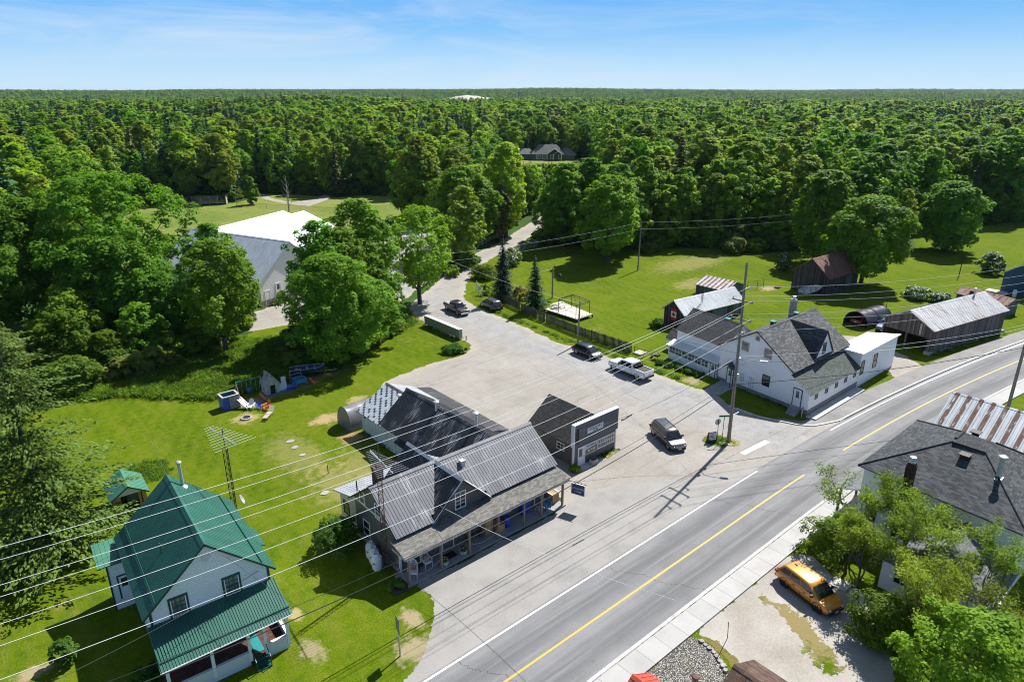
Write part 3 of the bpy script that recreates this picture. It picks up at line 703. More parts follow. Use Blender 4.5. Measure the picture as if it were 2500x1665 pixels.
def store():
    r = thing('country_store', 'long taupe country store with grey ribbed metal roof and full-width front porch', 'store', (28.3, 40, 0))
    rw = .255
    # main block walls (front face stays dark under the porch)
    x0, x1, y0, y1, ze, zr, yr = 20.75, 35.95, 36.4, 42.7, 3.55, 5.9, 39.55
    b = MB()
    b.poly([(x0, y0, .1), (x1, y0, .1), (x1, y0, ze), (x0, y0, ze)])
    b.poly([(x1, y0, 0), (x1, y1, 0), (x1, y1, ze), (x1, yr, zr), (x1, y0, ze)])
    b.poly([(x0, y1, .45), (x0, y0, .45), (x0, y0, ze), (x0, yr, zr), (x0, y1, ze)])
    b.poly([(x1, y1, 0), (x0, y1, 0), (x0, y1, ze), (x1, y1, ze)])
    b.poly([(23.7, y0 - .02, 3.0), (28.7, y0 - .02, 3.0), (28.65, y0 - .02, 3.4), (26.2, y0 - .02, 5.8), (23.75, y0 - .02, 3.4)])
    b.build('wall', M['taupe_siding'], r)
    b = MB(); b.box(x0 - .05, x1, y0 + .01, y1 + .05, -.1, .45); b.build('foundation', M['foundation'], r)
    b = MB()
    b.box(x0 - .04, x0 - .005, y0, y1, 3.38, 3.5)                                   # frieze, corner boards
    b.box(x0 - .05, x0 + .1, y0 - .05, y0 + .08, .1, 3.3)
    b.build('corner_board', M['white_trim'], r)
    for x in (23.45, 28.95): b = MB(); b.tube([(x, 36.0, 3.24), (26.2, 35.83, 6.0)], .05, 4); b.build('rake_board', M['white_trim'], r)
    # roof plates
    s = (6.0 - 3.4) / 3.5
    P = lambda x, y: (x, y, 6.0 - s * abs(y - yr))
    rf = MB()
    pls = [[P(20.35, 36.0), P(23.6, 36.0), P(23.6, yr), P(20.35, yr)], [P(28.8, 36.0), P(36.25, 36.0), P(36.25, yr), P(28.8, yr)],
           [P(23.6, 36.45), P(28.8, 36.45), P(28.8, yr), P(23.6, yr)], [P(36.25, 43.05), P(20.35, 43.05), P(20.35, yr), P(36.25, yr)]]
    for p in pls: rf.slab(p, .1, 0, 1); rf.ribs(p, rw, .028, .022)
    for sg in (-1, 1): rf.slab([(20.3, yr, 6.06), (36.3, yr, 6.06), (36.3, yr + sg * .22, 6.06 - s * .22), (20.3, yr + sg * .22, 6.06 - s * .22)], .02)
    rf.build('roof', [M['grey_metal'], M['dark_trim']], r)
    # cross gable through the ridge
    xr, hw, zc = 26.2, 2.75, 6.02; sc = (zc - 3.22) / hw
    cg = MB()
    L = [(xr - hw, 35.85, 3.22), (xr, 35.85, zc), (xr, 43.4, zc), (xr - hw, 43.4, 3.22)]
    cg.slab(L, .08, 0, 0); cg.ribs(L, rw, .03, .03)
    Rr = [(xr, 35.85, zc), (xr + hw, 35.85, 3.22), (xr + hw, 43.4, 3.22), (xr, 43.4, zc)]
    cg.slab(Rr, .08, 1, 1); cg.ribs(Rr, rw, .028, .022, 1)
    for sg in (-1, 1): cg.slab([(xr, 35.8, zc + .05), (xr, 43.45, zc + .05), (xr + sg * .2, 43.45, zc + .05 - .2 * sc), (xr + sg * .2, 35.8, zc + .05 - .2 * sc)], .02, 2)
    cg.build('cross_gable_roof', [M['black_worn_metal'], M['grey_metal'], M['silver_metal']], r)
    # porch
    b = MB(); b.box(20.25, 36.05, 34.72, 36.38, -.05, .12); b.build('porch_floor', M['concrete_blue'], r)
    pr = MB()
    pl = [(20.05, 34.45, 2.72), (36.2, 34.45, 2.72), (36.2, 36.39, 3.2), (20.05, 36.39, 3.2)]
    pr.slab(pl, .09, 0, 1)
    pr.slab([(36.2, 34.45, 2.73), (36.75, 34.75, 2.45), (36.5, 36.39, 2.9), (36.2, 36.39, 3.21)], .06, 0, 1)
    pr.box(20.1, 36.15, 34.44, 34.52, 2.5, 2.64, 1); pr.box(20.1, 20.2, 34.55, 36.3, 2.45, 2.6, 1)
    pr.build('porch_roof', [M['shingle_porch'], M['wood_pale']], r)
    for i, x in enumerate((20.56, 23.31, 25.93, 28.75, 31.43, 33.33, 35.78)):
        b = MB(); b.box(x - .075, x + .075, 34.8, 34.95, .12, 2.6); b.build('post', M['post_wood'], r)
    for xa, xb in ((20.56, 23.31), (25.93, 28.75)):
        b = MB(); b.tube([(xa + (xb - xa) * t, 34.85, 1.0 - 1.9 * t * (1 - t)) for t in [i / 10 for i in range(11)]], .014, 5); b.build('rope_rail', M['wood_pale'], r)
    for x, z, w, h in ((21.8, 1.0, 1.2, 1.0), (27.4, .9, 1.0, 1.15), (30.0, .8, 1.3, 1.4), (32.3, .8, 1.1, 1.4)): window(r, (x, y0 - .01, z), X_, w, h, NY, mx=1)
    for x in (24.5, 34.0): door(r, (x, y0 - .01, .12), X_, .95, 2.0, NY, 'taupe_siding', glass=(.15, .85, .4, .93))
    window(r, (25.83, y0 - .03, 3.3), X_, .86, 1.3, NY, mx=2, my=4)
    window(r, (20.74, 41.5, .85), NY, .85, 1.2, NX, mx=1)
    window(r, (20.74, 41.75, 3.55), NY, .62, .95, NX, mx=1, my=2)
    window(r, (20.74, 39.45, 3.3), NY, .75, 1.15, NX, mx=2, my=4)
    # rear addition: tall worn metal roof, striped lower end, lean-to on the lot side, cream lean-to on the yard side
    b = MB()
    b.poly([(29.8, 58.1, 0), (29.8, 42.6, 0), (29.8, 42.6, 2.75), (29.8, 53.6, 2.75), (29.8, 53.6, 2.45), (29.8, 58.1, 2.45)])
    b.poly([(38.3, 58.1, 0), (29.8, 58.1, 0), (29.8, 58.1, 2.45), (33.1, 58.1, 4.35), (36.3, 58.1, 2.95), (38.3, 58.1, 2.35)])
    b.poly([(38.3, 45.2, 0), (38.3, 58.1, 0), (38.3, 58.1, 2.35), (38.3, 45.2, 2.35)])
    b.poly([(35.9, 45.2, 0), (38.3, 45.2, 0), (38.3, 45.2, 2.35), (35.9, 45.2, 2.9)])
    b.poly([(29.8, 53.6, 2.4), (36.2, 53.6, 2.9), (32.7, 53.6, 5.4)])
    b.build('rear_wall', M['pale_boards'], r)
    b = MB()
    b.fbox((29.78, 49.7, 1.35), (0, 1, 0), (0, 0, 1), (-1, 0, 0), 0, .8, 0, .75, 0, .05); b.build('window', M['rusty_steel'], r)
    b = MB(); b.slab([(29.75, 50.8, 2.2), (29.75, 49.2, 2.2), (29.1, 49.2, 1.95), (29.1, 50.8, 1.95)], .05); b.build('awning', M['dark_metal'], r)
    b = MB(); b.fbox((29.78, 57.2, 1.8), (0, 1, 0), (0, 0, 1), (-1, 0, 0), 0, .35, 0, .4, 0, .03); b.build('vent_panel', M['black'], r)
    b = MB()
    l = [(29.25, 53.75, 2.7), (29.25, 41.5, 2.7), (32.7, 40.3, 5.5), (32.7, 53.75, 5.5)]
    b.slab(l, .1, 0, 0); b.ribs(l, .22, .02, .02)
    q = [(32.7, 40.3, 5.5), (36.4, 40.3, 2.95), (36.4, 53.75, 2.95), (32.7, 53.75, 5.5)]
    b.slab(q, .1, 1, 1); b.ribs(q, .22, .02, .02, 1)
    for sg, sl in ((-1, .81), (1, .69)): b.slab([(32.7, 41.6, 5.55), (32.7, 53.8, 5.55), (32.7 + sg * .2, 53.8, 5.55 - sl * .2), (32.7 + sg * .2, 41.6, 5.55 - sl * .2)], .02, 0)
    b.build('rear_roof', [M['black_worn_metal'], M['dark_metal']], r)
    b = MB(); t = NT('checked_roof')                                                # half-painted metal: dark dabs along the ribs
    uv = t.uv(); s_ = t.sep(uv)
    cell = t.white(t.ma('ADD', t.ma('MULTIPLY', t.ma('FLOOR', t.ma('DIVIDE', s_[0], .29)), 17.3), t.ma('FLOOR', t.ma('DIVIDE', t.ma('ADD', s_[1], t.ma('MULTIPLY', t.ma('FLOOR', t.ma('DIVIDE', s_[0], .29)), .23)), .8))))
    vv = t.ma('FRACT', t.ma('DIVIDE', t.ma('ADD', s_[1], t.ma('MULTIPLY', t.ma('FLOOR', t.ma('DIVIDE', s_[0], .29)), .23)), .8))
    dab = t.ma('MULTIPLY', t.rng(vv, .34, .3), t.rng(cell, .12, .2))
    c = t.mix(dab, t.mix(t.noise(uv, 3, 3), (.42, .47, .52), (.56, .6, .64)), (.035, .036, .04))
    M['checked_roof'] = t.done(t.pbr(c, .5, .1))
    l = [(29.4, 58.4, 2.4), (29.4, 53.6, 2.4), (33.1, 53.6, 4.4), (33.1, 58.4, 4.4)]
    b.slab(l, .09, 0, 1); b.ribs(l, .29, .03, .03)
    q = [(33.1, 53.6, 4.4), (36.5, 53.6, 3.0), (36.5, 58.4, 3.0), (33.1, 58.4, 4.4)]
    b.slab(q, .09, 2, 1); b.ribs(q, .29, .03, .03, 2)
    b.box(29.4, 33.1, 58.38, 58.44, 2.2, 2.3, 1)
    for sg, sl in ((-1, .54), (1, .41)): b.slab([(33.1, 53.6, 4.45), (33.1, 58.45, 4.45), (33.1 + sg * .16, 58.45, 4.45 - sl * .16), (33.1 + sg * .16, 53.6, 4.45 - sl * .16)], .02, 1)
    b.build('rear_roof', [M['checked_roof'], M['dark_metal'], M['silver_metal']], r)
    b = MB(); q = [(36.1, 45.0, 2.98), (38.6, 45.0, 2.32), (38.6, 58.5, 2.32), (36.1, 58.5, 2.98)]
    b.slab(q, .08, 0, 0); b.ribs(q, .22, .02, .025); b.build('shed_roof', M['dark_metal'], r)
    b = MB(); b.poly([(20.85, 45.5, 0), (20.85, 42.75, 0), (20.85, 42.75, 3.5), (20.85, 45.5, 2.75)]); b.poly([(29.6, 45.5, 0), (20.85, 45.5, 0), (20.85, 45.5, 2.75), (29.6, 45.5, 2.75)])
    b.build('rear_wall', M['cream_siding'], r)
    b = MB(); q = [(20.4, 45.85, 2.75), (20.4, 42.65, 3.62), (29.3, 42.65, 3.62), (29.3, 45.85, 2.75)]
    b.slab(q, .08, 0, 0); b.ribs(q, .25, .025, .025); b.build('shed_roof', M['silver_metal'], r)
    window(r, (20.84, 44.9, 1.0), NY, .8, 1.0, NX, trim='dark_trim', mx=1)
    # chimney and vents
    b = MB(); b.box(21.1, 21.75, 39.7, 40.3, 5.0, 6.95); b.box(21.05, 21.8, 39.65, 40.35, 6.95, 7.08); b.box(21.3, 21.55, 39.85, 40.15, 7.08, 7.2)
    b.build('chimney', M['brick'], r)
    b = MB(); b.box(28.0, 28.35, 38.45, 38.8, 5.1, 5.62); b.box(27.95, 28.4, 38.4, 38.85, 5.62, 5.68); b.build('roof_vent', M['galv'], r)
    pipe(r, 'roof_vent', 32.4, 48.2, 5.0, 5.95, .16); pipe(r, 'flue_pipe', 32.9, 42.9, 4.9, 6.6, .17); pipe(r, 'roof_vent', 32.2, 54.4, 3.7, 4.55, .15)
    b = MB(); b.lathe((20.9, 42.5, 0), [(.05, 4.0), (.05, 4.9)], 8); b.build('vent_pipe', M['black'], r)
    # planting bed at the left porch end
    return r

def shop():
    r = thing('little_shop', 'small slate-grey shop with tall false front standing in the gravel lot', 'shop', (43.8, 41.6, 0))
    gable(r, (41.15, 38.65), Y_, NX, 6.3, 0.01, 2.4, 2.4, 'taupe_siding', 'dark_trim', walls=(0, 0, 0, 0), ov=0, og=0, cap=False) if False else None
    b = MB(); x0, x1, y0, y1, ze, zr, xr = 41.2, 46.55, 38.65, 44.7, 2.45, 4.5, 43.85
    b.poly([(x0, y1, 0), (x0, y0, 0), (x0, y0, ze), (x0, y1, ze)]); b.poly([(x1, y0, 0), (x1, y1, 0), (x1, y1, ze), (x1, y0, ze)])
    b.poly([(x1, y1, 0), (x0, y1, 0), (x0, y1, ze), (xr, y1, zr), (x1, y1, ze)])
    b.build('wall', M['taupe_siding'], r)
    b = MB(); b.box(40.85, 46.7, 38.55, 38.66, 0, 2.35); b.build('front_wall', M['slate_batten'], r)
    b = MB(); b.box(40.72, 46.78, 38.38, 38.7, 2.3, 4.5); b.build('false_front', M['slate_lap'], r)
    b = MB(); b.box(40.68, 46.82, 38.33, 38.75, 4.5, 4.57); b.box(40.66, 40.76, 38.34, 38.74, 2.25, 4.5); b.box(40.8, 40.93, 38.5, 38.7, 0, 2.3); b.box(46.6, 46.74, 38.5, 38.7, 0, 2.3)
    b.build('corner_trim', M['white_trim'], r)
    b = MB(); sl = (zr - ze) / 2.65
    for sg in (-1, 1):
        p = [(xr, 38.72, zr + .08), (xr + sg * 3.0, 38.72, zr + .08 - sl * 3.0), (xr + sg * 3.0, 45.0, zr + .08 - sl * 3.0), (xr, 45.0, zr + .08)]
        b.slab(p, .1)
    b.build('roof', M['shingle_char'], r)
    n = (0, -1)
    door(r, (41.5, 38.545, .02), X_, .82, 1.88, n, glass=(.08, .62, .5, .93))
    window(r, (44.2, 38.545, 1.0), X_, 2.2, .86, n, mx=8, my=2, glass='glass_curtain', tw=.11)
    window(r, (41.19, 41.0, 1.15), NY, .85, .62, NX, mx=2, my=2)
    b = MB(); b.box(41.15, 41.25, 38.3, 38.37, 2.6, 4.0); b.tube([(40.9, 38.3, 3.9), (40.9, 38.3, 2.6)], .03); b.build('meter_pipe', M['dark_steel'], r)
    s = MB(); s.box(42.42, 44.58, 38.33, 38.375, 3.2, 3.78)
    s = s.build('shop_sign', M['sign_white']); tag(s, 'white board lettered country store high on the false front', 'sign')
    text(s, 'COUNTRY', (43.5, 38.325, 3.57), X_ + (0,), (0, -1, 0), .34, 'ink', wscale=1.05)
    text(s, '· STORE ·', (43.5, 38.325, 3.32), X_ + (0,), (0, -1, 0), .22, 'ink')
    s = MB(); s.box(42.45, 44.0, 38.5, 38.535, .86, 1.98, 0); s.box(42.45, 44.0, 38.49, 38.5, .9, .96, 2)
    s.poly([(42.46, 38.49, .98), (43.99, 38.49, .98), (43.99, 38.49, 1.58), (42.46, 38.49, 1.45)], 1)
    for i in range(3): s.box(42.75 + i * .38, 42.98 + i * .38, 38.48, 38.488, 1.12 + (i % 2) * .1, 1.36, 0)
    s = s.build('banner', [M['sign_white'], M['sign_grey'], M['yellow']]); tag(s, 'white and grey banner with yellow stripe beside the shop door', 'banner')
    text(s, 'KLOMCO', (43.22, 38.485, 1.74), X_ + (0,), (0, -1, 0), .27, 'ink', wscale=1.15)
    return r

def white_house():
    O = Vector((67.78, 29.71, 0)); A = Vector((.148, .989, 0)); X = Vector((1, 0, 0))
    P = lambda a, w, z=0.0: O + A * a + X * w + Vector((0, 0, z))
    r = thing('white_farmhouse', 'rambling white farmhouse with grey shingle roof and triangular dormer at the street corner', 'house', tuple(P(7, 6)))
    ze, zr = 4.6, 7.6
    b = MB()
    b.poly([P(12.4, 0), P(0, 0, .72), P(0, 0, 2.68), P(2.4, 0, 4.1), P(2.4, 0, ze), P(7.4, 0, zr), P(12.4, 0, ze)])
    b.poly([P(2.4, 0, 3.9), P(2.4, 13, 3.9), P(2.4, 13, ze), P(2.4, 0, ze)])
    b.poly([P(2.4, 13), P(12.4, 13), P(12.4, 13, ze), P(7.4, 13, zr), P(2.4, 13, ze)])
    b.poly([P(12.4, 13), P(12.4, 0), P(12.4, 0, ze), P(12.4, 13, ze)])
    b.poly([P(0, 0, .72), P(0, 12, .72), P(0, 12, 2.68), P(0, 0, 2.68)])
    b.build('wall', M['white_shingle_wall'], r)
    b = MB(); b.poly([P(12.4, -.03, -.1), P(0, -.03, -.1), P(0, -.03, .72), P(12.4, -.03, .35)]); b.poly([P(-.04, -.03, -.1), P(-.04, 12, -.1), P(-.04, 12, .74), P(-.04, -.03, .74)])
    b.poly([P(-.04, -.03, .74), P(-.04, 12, .74), P(.05, 12, .74), P(.05, -.03, .74)])
    b.build('foundation', M['foundation'], r)
    rf = MB(); s = (zr - ze) / 5.0; u = .08
    rf.slab([P(2.05, -.3, ze - s * .35 + u), P(2.05, 13.3, ze - s * .35 + u), P(7.4, 13.3, zr + u), P(7.4, -.3, zr + u)], .14, 0, 1)
    rf.slab([P(12.75, 13.3, ze - s * .35 + u), P(12.75, -.3, ze - s * .35 + u), P(7.4, -.3, zr + u), P(7.4, 13.3, zr + u)], .14, 0, 1)
    for sg in (-1, 1): rf.slab([P(7.4, -.32, zr + u + .05), P(7.4, 13.32, zr + u + .05), P(7.4 + sg * .22, 13.32, zr + u + .05 - s * .22), P(7.4 + sg * .22, -.32, zr + u + .05 - s * .22)], .02)
    rf.build('roof', [M['shingle_grey'], M['dark_trim']], r)
    # dormer with a steep triangular front
    d = MB(); wc, hw, zt = 6.85, 2.35, 7.64
    d.slab([P(2.2, wc - hw, ze - .05), P(2.2, wc, zt), P(7.35, wc, zt + .03), P(3.0, wc - hw, ze + .3)], .1, 0, 1)
    d.slab([P(2.2, wc, zt), P(2.2, wc + hw, ze - .05), P(3.0, wc + hw, ze + .3), P(7.35, wc, zt + .03)], .1, 2, 1)
    d.build('dormer_roof', [M['shingle_slate'], M['dark_trim'], M['shingle_grey']], r)
    d = MB(); d.poly([P(2.36, wc - hw + .1, ze - .1), P(2.36, wc + hw - .1, ze - .1), P(2.36, wc, zt - .14)]); d.build('dormer_wall', M['white_siding'], r)
    window(r, P(2.35, 6.5, 4.95), X_, .62, 1.15, NY, 'dark_trim', mx=1)
    l = MB(); l.slab([P(-.3, -.25, 2.58), P(-.3, 12.05, 2.58), P(2.38, 12.05, 4.12), P(2.38, -.25, 4.12)], .1, 0, 1); l.build('lean_to_roof', [M['shingle_green'], M['white_trim']], r)
    for w in (1.4, 3.75, 6.1, 8.4, 10.7): window(r, P(-.01, w, 1.65), X_, .55, .62, NY, 'dark_trim', tw=.05, mx=1)
    # flat-roofed end block
    b = MB(); q = [P(-.05, 12), P(-.05, 22.3), P(3.0, 20.6), P(3.0, 12)]
    for i in range(4):
        a, c = q[i], q[(i + 1) % 4]; z = 4.2
        b.poly([a, c, c + Vector((0, 0, z)), a + Vector((0, 0, z))])
    b.build('end_wall', M['white_shingle_wall'], r)
    b = MB(); b.slab([P(-.3, 11.8, 4.36), P(-.3, 22.6, 4.36), P(3.2, 20.5, 4.1), P(3.2, 11.8, 4.2)], .12, 0, 1); b.build('flat_roof', [M['flat_white'], M['white_trim']], r)
    for w, wd in ((12.35, .75), (15.75, .95)): window(r, P(-.06, w, 1.55), X_, wd, 1.6, NY, 'dark_trim', tw=.08, mx=1)
    # street gable openings
    A2 = (.148, .989); n = (-.989, .148)
    def gw(a, z, w, h, **k): window(r, P(a + w, -.01, z), (-A2[0], -A2[1]), w, h, n, **k)
    gw(8.45, 4.85, .9, .95, mx=1, trim='wood_pale', glass='glass_curtain'); gw(5.3, 4.9, .9, 1.0, mx=1, trim='wood_pale', glass='glass_curtain'); gw(5.15, 1.65, .85, 1.15, mx=1, trim='dark_trim')
    gw(7.15, 6.55, .4, .42, mx=1, my=1, trim='wood_pale', glass='glass_curtain')
    door(r, P(1.86, -.01, .75), (-A2[0], -A2[1]), .95, 1.95, n, trim='green_trim', glass=(.3, .7, .5, .9), glassmat='glass_curtain')
    b = MB()
    for i in range(4): b.fbox(P(.8, 0, 0), A, -X, (0, 0, 1), 0, 1.15, .0, .4 + .27 * (3 - i), .19 * i - .05, .19 * (i + 1) - .02)
    b.build('front_steps', M['concrete_blue'], r)
    # rear wing and glazed porch along the side street
    gable(r, P(12.4, 1.2)[:2], A, X, 8.1, 6.6, 3.9, 5.95, 'white_siding', 'shingle_black', ov=.3, og=.15, names=('wing_wall', 'wing_roof'), edge='white_trim')
    b = MB(); b.poly([P(12.6, -.15), P(20.8, -.15), P(20.8, -.15, .9), P(12.6, -.15, .9)][::-1]); b.poly([P(12.6, 1.2), P(12.6, -.15), P(12.6, -.15, 1.85), P(12.6, 1.2, 2.4)][::1]); b.poly([P(20.8, -.15), P(20.8, 1.2), P(20.8, 1.2, 2.4), P(20.8, -.15, 1.85)])
    b.poly([P(12.6, -.13, .9), P(20.8, -.13, .9), P(20.8, -.13, 1.85), P(12.6, -.13, 1.85)][::-1])
    b.build('porch_wall', M['white_siding'], r)
    b = MB(); b.slab([P(12.3, -.5, 1.95), P(21.0, -.5, 1.95), P(21.0, 1.2, 2.32), P(12.3, 1.2, 2.32)], .1, 0, 1); b.build('porch_roof', [M['flat_white'], M['dark_trim']], r)
    for i in range(6): window(r, P(20.6 - i * 1.12, -.15, .95), (-A2[0], -A2[1]), .98, .75, n, mx=2, my=2, tw=.05, glass='glass_curtain')
    door(r, P(13.55, -.15, .05), (-A2[0], -A2[1]), .75, 1.72, n, trim='green_trim', glass=(.2, .8, .5, .9), glassmat='glass_curtain')
    gable(r, P(20.5, 2.2)[:2], A, X, 2.6, 2.6, 1.7, 2.6, 'white_siding', 'shingle_black', ov=.2, og=.15, names=('lean_to_wall', 'lean_to_roof'))
    # hooded side door in the gable wall
    door(r, P(11.0, -.01, .1), (-A2[0], -A2[1]), .85, 1.85, n, trim='dark_trim', glass=(.25, .75, .5, .88))
    b = MB(); q = [P(9.8, -1.0, 2.25), P(9.8, 0, 2.25), P(10.55, 0, 2.9), P(10.55, -1.0, 2.9)]; b.slab(q, .07); q = [P(10.55, -1, 2.9), P(10.55, 0, 2.9), P(11.3, 0, 2.25), P(11.3, -1, 2.25)]; b.slab(q, .07)
    b.tube([P(9.9, -.9, 2.2), P(9.9, -.9, 0)], .04); b.tube([P(9.9, -.9, 1.7), P(9.9, 0, 1.2)], .03)
    b.build('door_hood', M['shingle_green'], r)
    # chimneys and vents
    c = P(9.1, 10.6); b = MB(); b.box(c.x - .32, c.x + .32, c.y - .32, c.y + .32, 6.0, 8.9); b.build('chimney', M['stone'], r)
    b = MB(); b.lathe((c.x, c.y, 0), [(.16, 8.9), (.16, 9.2), (.24, 9.22), (.24, 9.3)], 10); b.build('chimney_cap', M['white_trim'], r)
    for a, w, z in ((8.1, 4.3, 7.0), (8.0, 9.6, 7.0), (15.0, 4.9, 5.3)):
        c = P(a, w); b = MB(); b.box(c.x - .22, c.x + .22, c.y - .22, c.y + .22, z - .2, z + .6, 0); b.box(c.x - .3, c.x + .3, c.y - .3, c.y + .3, z + .6, z + .72, 1); b.build('roof_vent', [M['black'], M['plastic_teal']], r)
    for a0, z0, w, h in ((7.2, .6, .6, 1.3), (8.6, 1.0, .5, .9)):
        b = MB()
        for i in range(3): b.tube([P(a0 + w * i / 2, -.06, z0), P(a0 + w * i / 2, -.06, z0 + h)], .012, 4); b.tube([P(a0, -.06, z0 + h * i / 2), P(a0 + w, -.06, z0 + h * i / 2)], .012, 4)
        b.build('trellis', M['dark_steel'], r)
    return r

def green_house():
    D = Vector((.063, .998, 0)); E = Vector((.998, -.063, 0))
    r = thing('green_roofed_house', 'white sided house with steep green metal roof and front veranda', 'house', (8.6, 42, 0))
    O = Vector((4.95, 37.85, 0)); P = lambda e, d, z=0.0: O + E * e + D * d + Vector((0, 0, z))
    W, L, ze, zr = 6.85, 9.2, 4.85, 8.0
    gable(r, P(W, 0)[:2], D, -E, L, W, ze, zr, 'white_siding', 'green_roof', ov=.45, og=.3, rib=(.24, .02, .018), edge='green_trim', z0=.3)
    b = MB()
    for e in (0, W): b = MB(); b.fbox(P(e, 0), E, D, (0, 0, 1), -.06 if e == 0 else -.08, .08 if e == 0 else .06, -.05, .1, .2, ze); b.build('corner_board', M['green_trim'], r)
    sl = (zr - ze) / (W / 2)
    for sg in (-1, 1): b = MB(); b.tube([P(W / 2 + sg * (W / 2 - .35), -.25, ze + .35 * sl + .14), P(W / 2 + sg * (W / 2 - .35), L + .25, ze + .35 * sl + .14)], .04, 4); b.build('snow_guard', M['green_trim'], r)
    for e in (1.15, 4.2): window(r, P(e, -.01, 3.75), E, .82, 1.2, -D, 'green_trim', tw=.14, mx=3, my=4, glass='glass_curtain')
    for e in (1.15, 4.2):
        b = MB(); z = 3.75; b.fbox(P(e, -.05, z), E, (0, 0, 1), -D, -.03, .85, -.03, .03, -.02, .02); b.fbox(P(e, -.05, z), E, (0, 0, 1), -D, -.03, .03, 0, 1.2, -.02, .02); b.fbox(P(e, -.05, z), E, (0, 0, 1), -D, .79, .85, 0, 1.2, -.02, .02); b.build('window_sash', M['white_trim'], r)
    b = MB(); c = P(W / 2, -.03, 6.95); b.lathe((0, 0, 0), [(.24, -.01), (.24, .03)], 20)
    ro = MB(Matrix.Translation(c) @ Matrix(((E.x, 0, -D.x, 0), (E.y, 0, -D.y, 0), (0, 1, 0, 0), (0, 0, 0, 1)))); ro.lathe((0, 0, 0), [(.25, -.01), (.25, .035), (.2, .035), (.2, .02)], 20); ro.build('round_vent', M['sign_white'], r, inv=True)
    b = MB(); b.fbox(P(0, 0), E, D, (0, 0, 1), -.04, W + .04, -.04, L + .04, -.1, .35); b.build('foundation', M['foundation'], r)
    # veranda
    pr = MB(); pl = [P(-.3, -2.75, 2.55), P(W + .45, -2.6, 2.55), P(W + .25, -.02, 3.72), P(-.25, -.02, 3.72)]
    pr.slab(pl, .07, 0, 1); pr.ribs(pl, .16, .03, .03)
    for t in (.82,): pr.tube([Vector(pl[3]).lerp(pl[0], t) + Vector((0, 0, .06)), Vector(pl[2]).lerp(pl[1], t) + Vector((0, 0, .06))], .04, 4, 1)
    pr.build('veranda_roof', [M['green_roof'], M['green_trim']], r)
    b = MB(); b.fbox(P(0, 0), E, D, (0, 0, 1), -.05, W + .15, -2.4, -.05, .2, .42); b.build('veranda_floor', M['brick'], r)
    b = MB(); b.tube([Vector(pl[0]) + Vector((0, 0, -.05)), Vector(pl[1]) + Vector((0, 0, -.05))], .05, 6); b.build('gutter', M['white_trim'], r)
    for e in (.05, 2.45, 4.55, 5.5, W + .05): b = MB(); b.fbox(P(e, -2.38), E, D, (0, 0, 1), -.09, .09, -.08, .08, .3, 2.5); b.build('post', M['white_trim'], r)
    b = MB()
    for e0, e1 in ((.1, 4.5), (5.55, W + .05)): b.fbox(P(0, -2.38), E, D, (0, 0, 1), e0, e1, -.05, .05, .0, .95); b.fbox(P(0, -2.38), E, D, (0, 0, 1), e0, e1, -.1, .1, .95, 1.02)
    b.fbox(P(W + .05, -2.38), E, D, (0, 0, 1), -.05, .05, .05, 2.3, .0, .95); b.fbox(P(W + .05, -2.38), E, D, (0, 0, 1), -.1, .1, .05, 2.3, .95, 1.02)
    b.build('veranda_railing', m_siding('railing_boards', (.62, .63, .64), .16, .06, vert=True), r)
    b = MB()
    for i in range(3): b.fbox(P(4.65, -2.42), E, -D, (0, 0, 1), 0, .85, .28 * i, .28 * (i + 1), .32 - .13 * i - .09, .34 - .13 * i)
    for e in (4.62, 5.48): b.tube([P(e, -2.4, 1.1), P(e, -3.25, .75)], .03, 5); b.tube([P(e, -3.25, .75), P(e, -3.25, 0)], .03, 5)
    b.build('veranda_steps', M['green_trim'], r)
    b = MB(); b.fbox(P(4.9, -2.3), E, D, (0, 0, 1), 0, .55, .2, 2.2, .422, .43); b.build('door_mat', M['plastic_teal'], r)
    # small wing on the left with its door
    b = MB(); q = [P(-1.3, 7.9), P(.0, 7.9), P(.0, 9.6), P(-1.3, 9.6)]
    for i in range(4): b.poly([q[i], q[(i + 1) % 4], q[(i + 1) % 4] + Vector((0, 0, 3.75)), q[i] + Vector((0, 0, 3.75))])
    b.build('wing_wall', M['white_siding'], r)
    pl = [P(-1.8, 7.6, 3.75), P(.1, 7.6, 3.75), P(.1, 9.9, 4.3), P(-1.8, 9.9, 4.3)]
    b = MB(); b.slab(pl, .08, 0, 1); b.ribs(pl, .3, .02, .02); b.build('wing_roof', [M['green_roof_pale'], M['green_trim']], r)
    b = MB(); b.fbox(P(-1.33, 7.88), E, D, (0, 0, 1), 0, .1, -.03, .08, 0, 3.7); b.build('corner_board', M['green_trim'], r)
    door(r, P(-.78, 7.89, .75), E, .62, 1.75, -D, trim='green_trim', glass=(.2, .8, .52, .9))
    # bump-out on the right, flue and bathroom vents
    b = MB(); q = [P(W, 4.6), P(W + .9, 4.6), P(W + .9, 6.4), P(W, 6.4)]
    for i in range(4): b.poly([q[i], q[(i + 1) % 4], q[(i + 1) % 4] + Vector((0, 0, 3.3)), q[i] + Vector((0, 0, 3.3))])
    b.build('bay_wall', M['white_siding'], r)
    pl = [P(W + 1.15, 4.3, 3.25), P(W + 1.15, 6.7, 3.25), P(W, 6.7, 3.9), P(W, 4.3, 3.9)]; b = MB(); b.slab(pl, .08); b.ribs(pl, .24, .02, .02); b.build('bay_roof', M['green_roof'], r)
    c = P(W / 2 + .75, 8.5); pipe(r, 'flue_pipe', c.x, c.y, 7.1, 9.1, .11, cone=.15)
    b = MB()
    for dd in (0, .25): c = P(1.55, 3.0 + dd); b.lathe((c.x, c.y, 0), [(.05, 6.0), (.05, 6.9)], 8)
    b.build('vent_pipe', M['green_roof'], r)
    return r

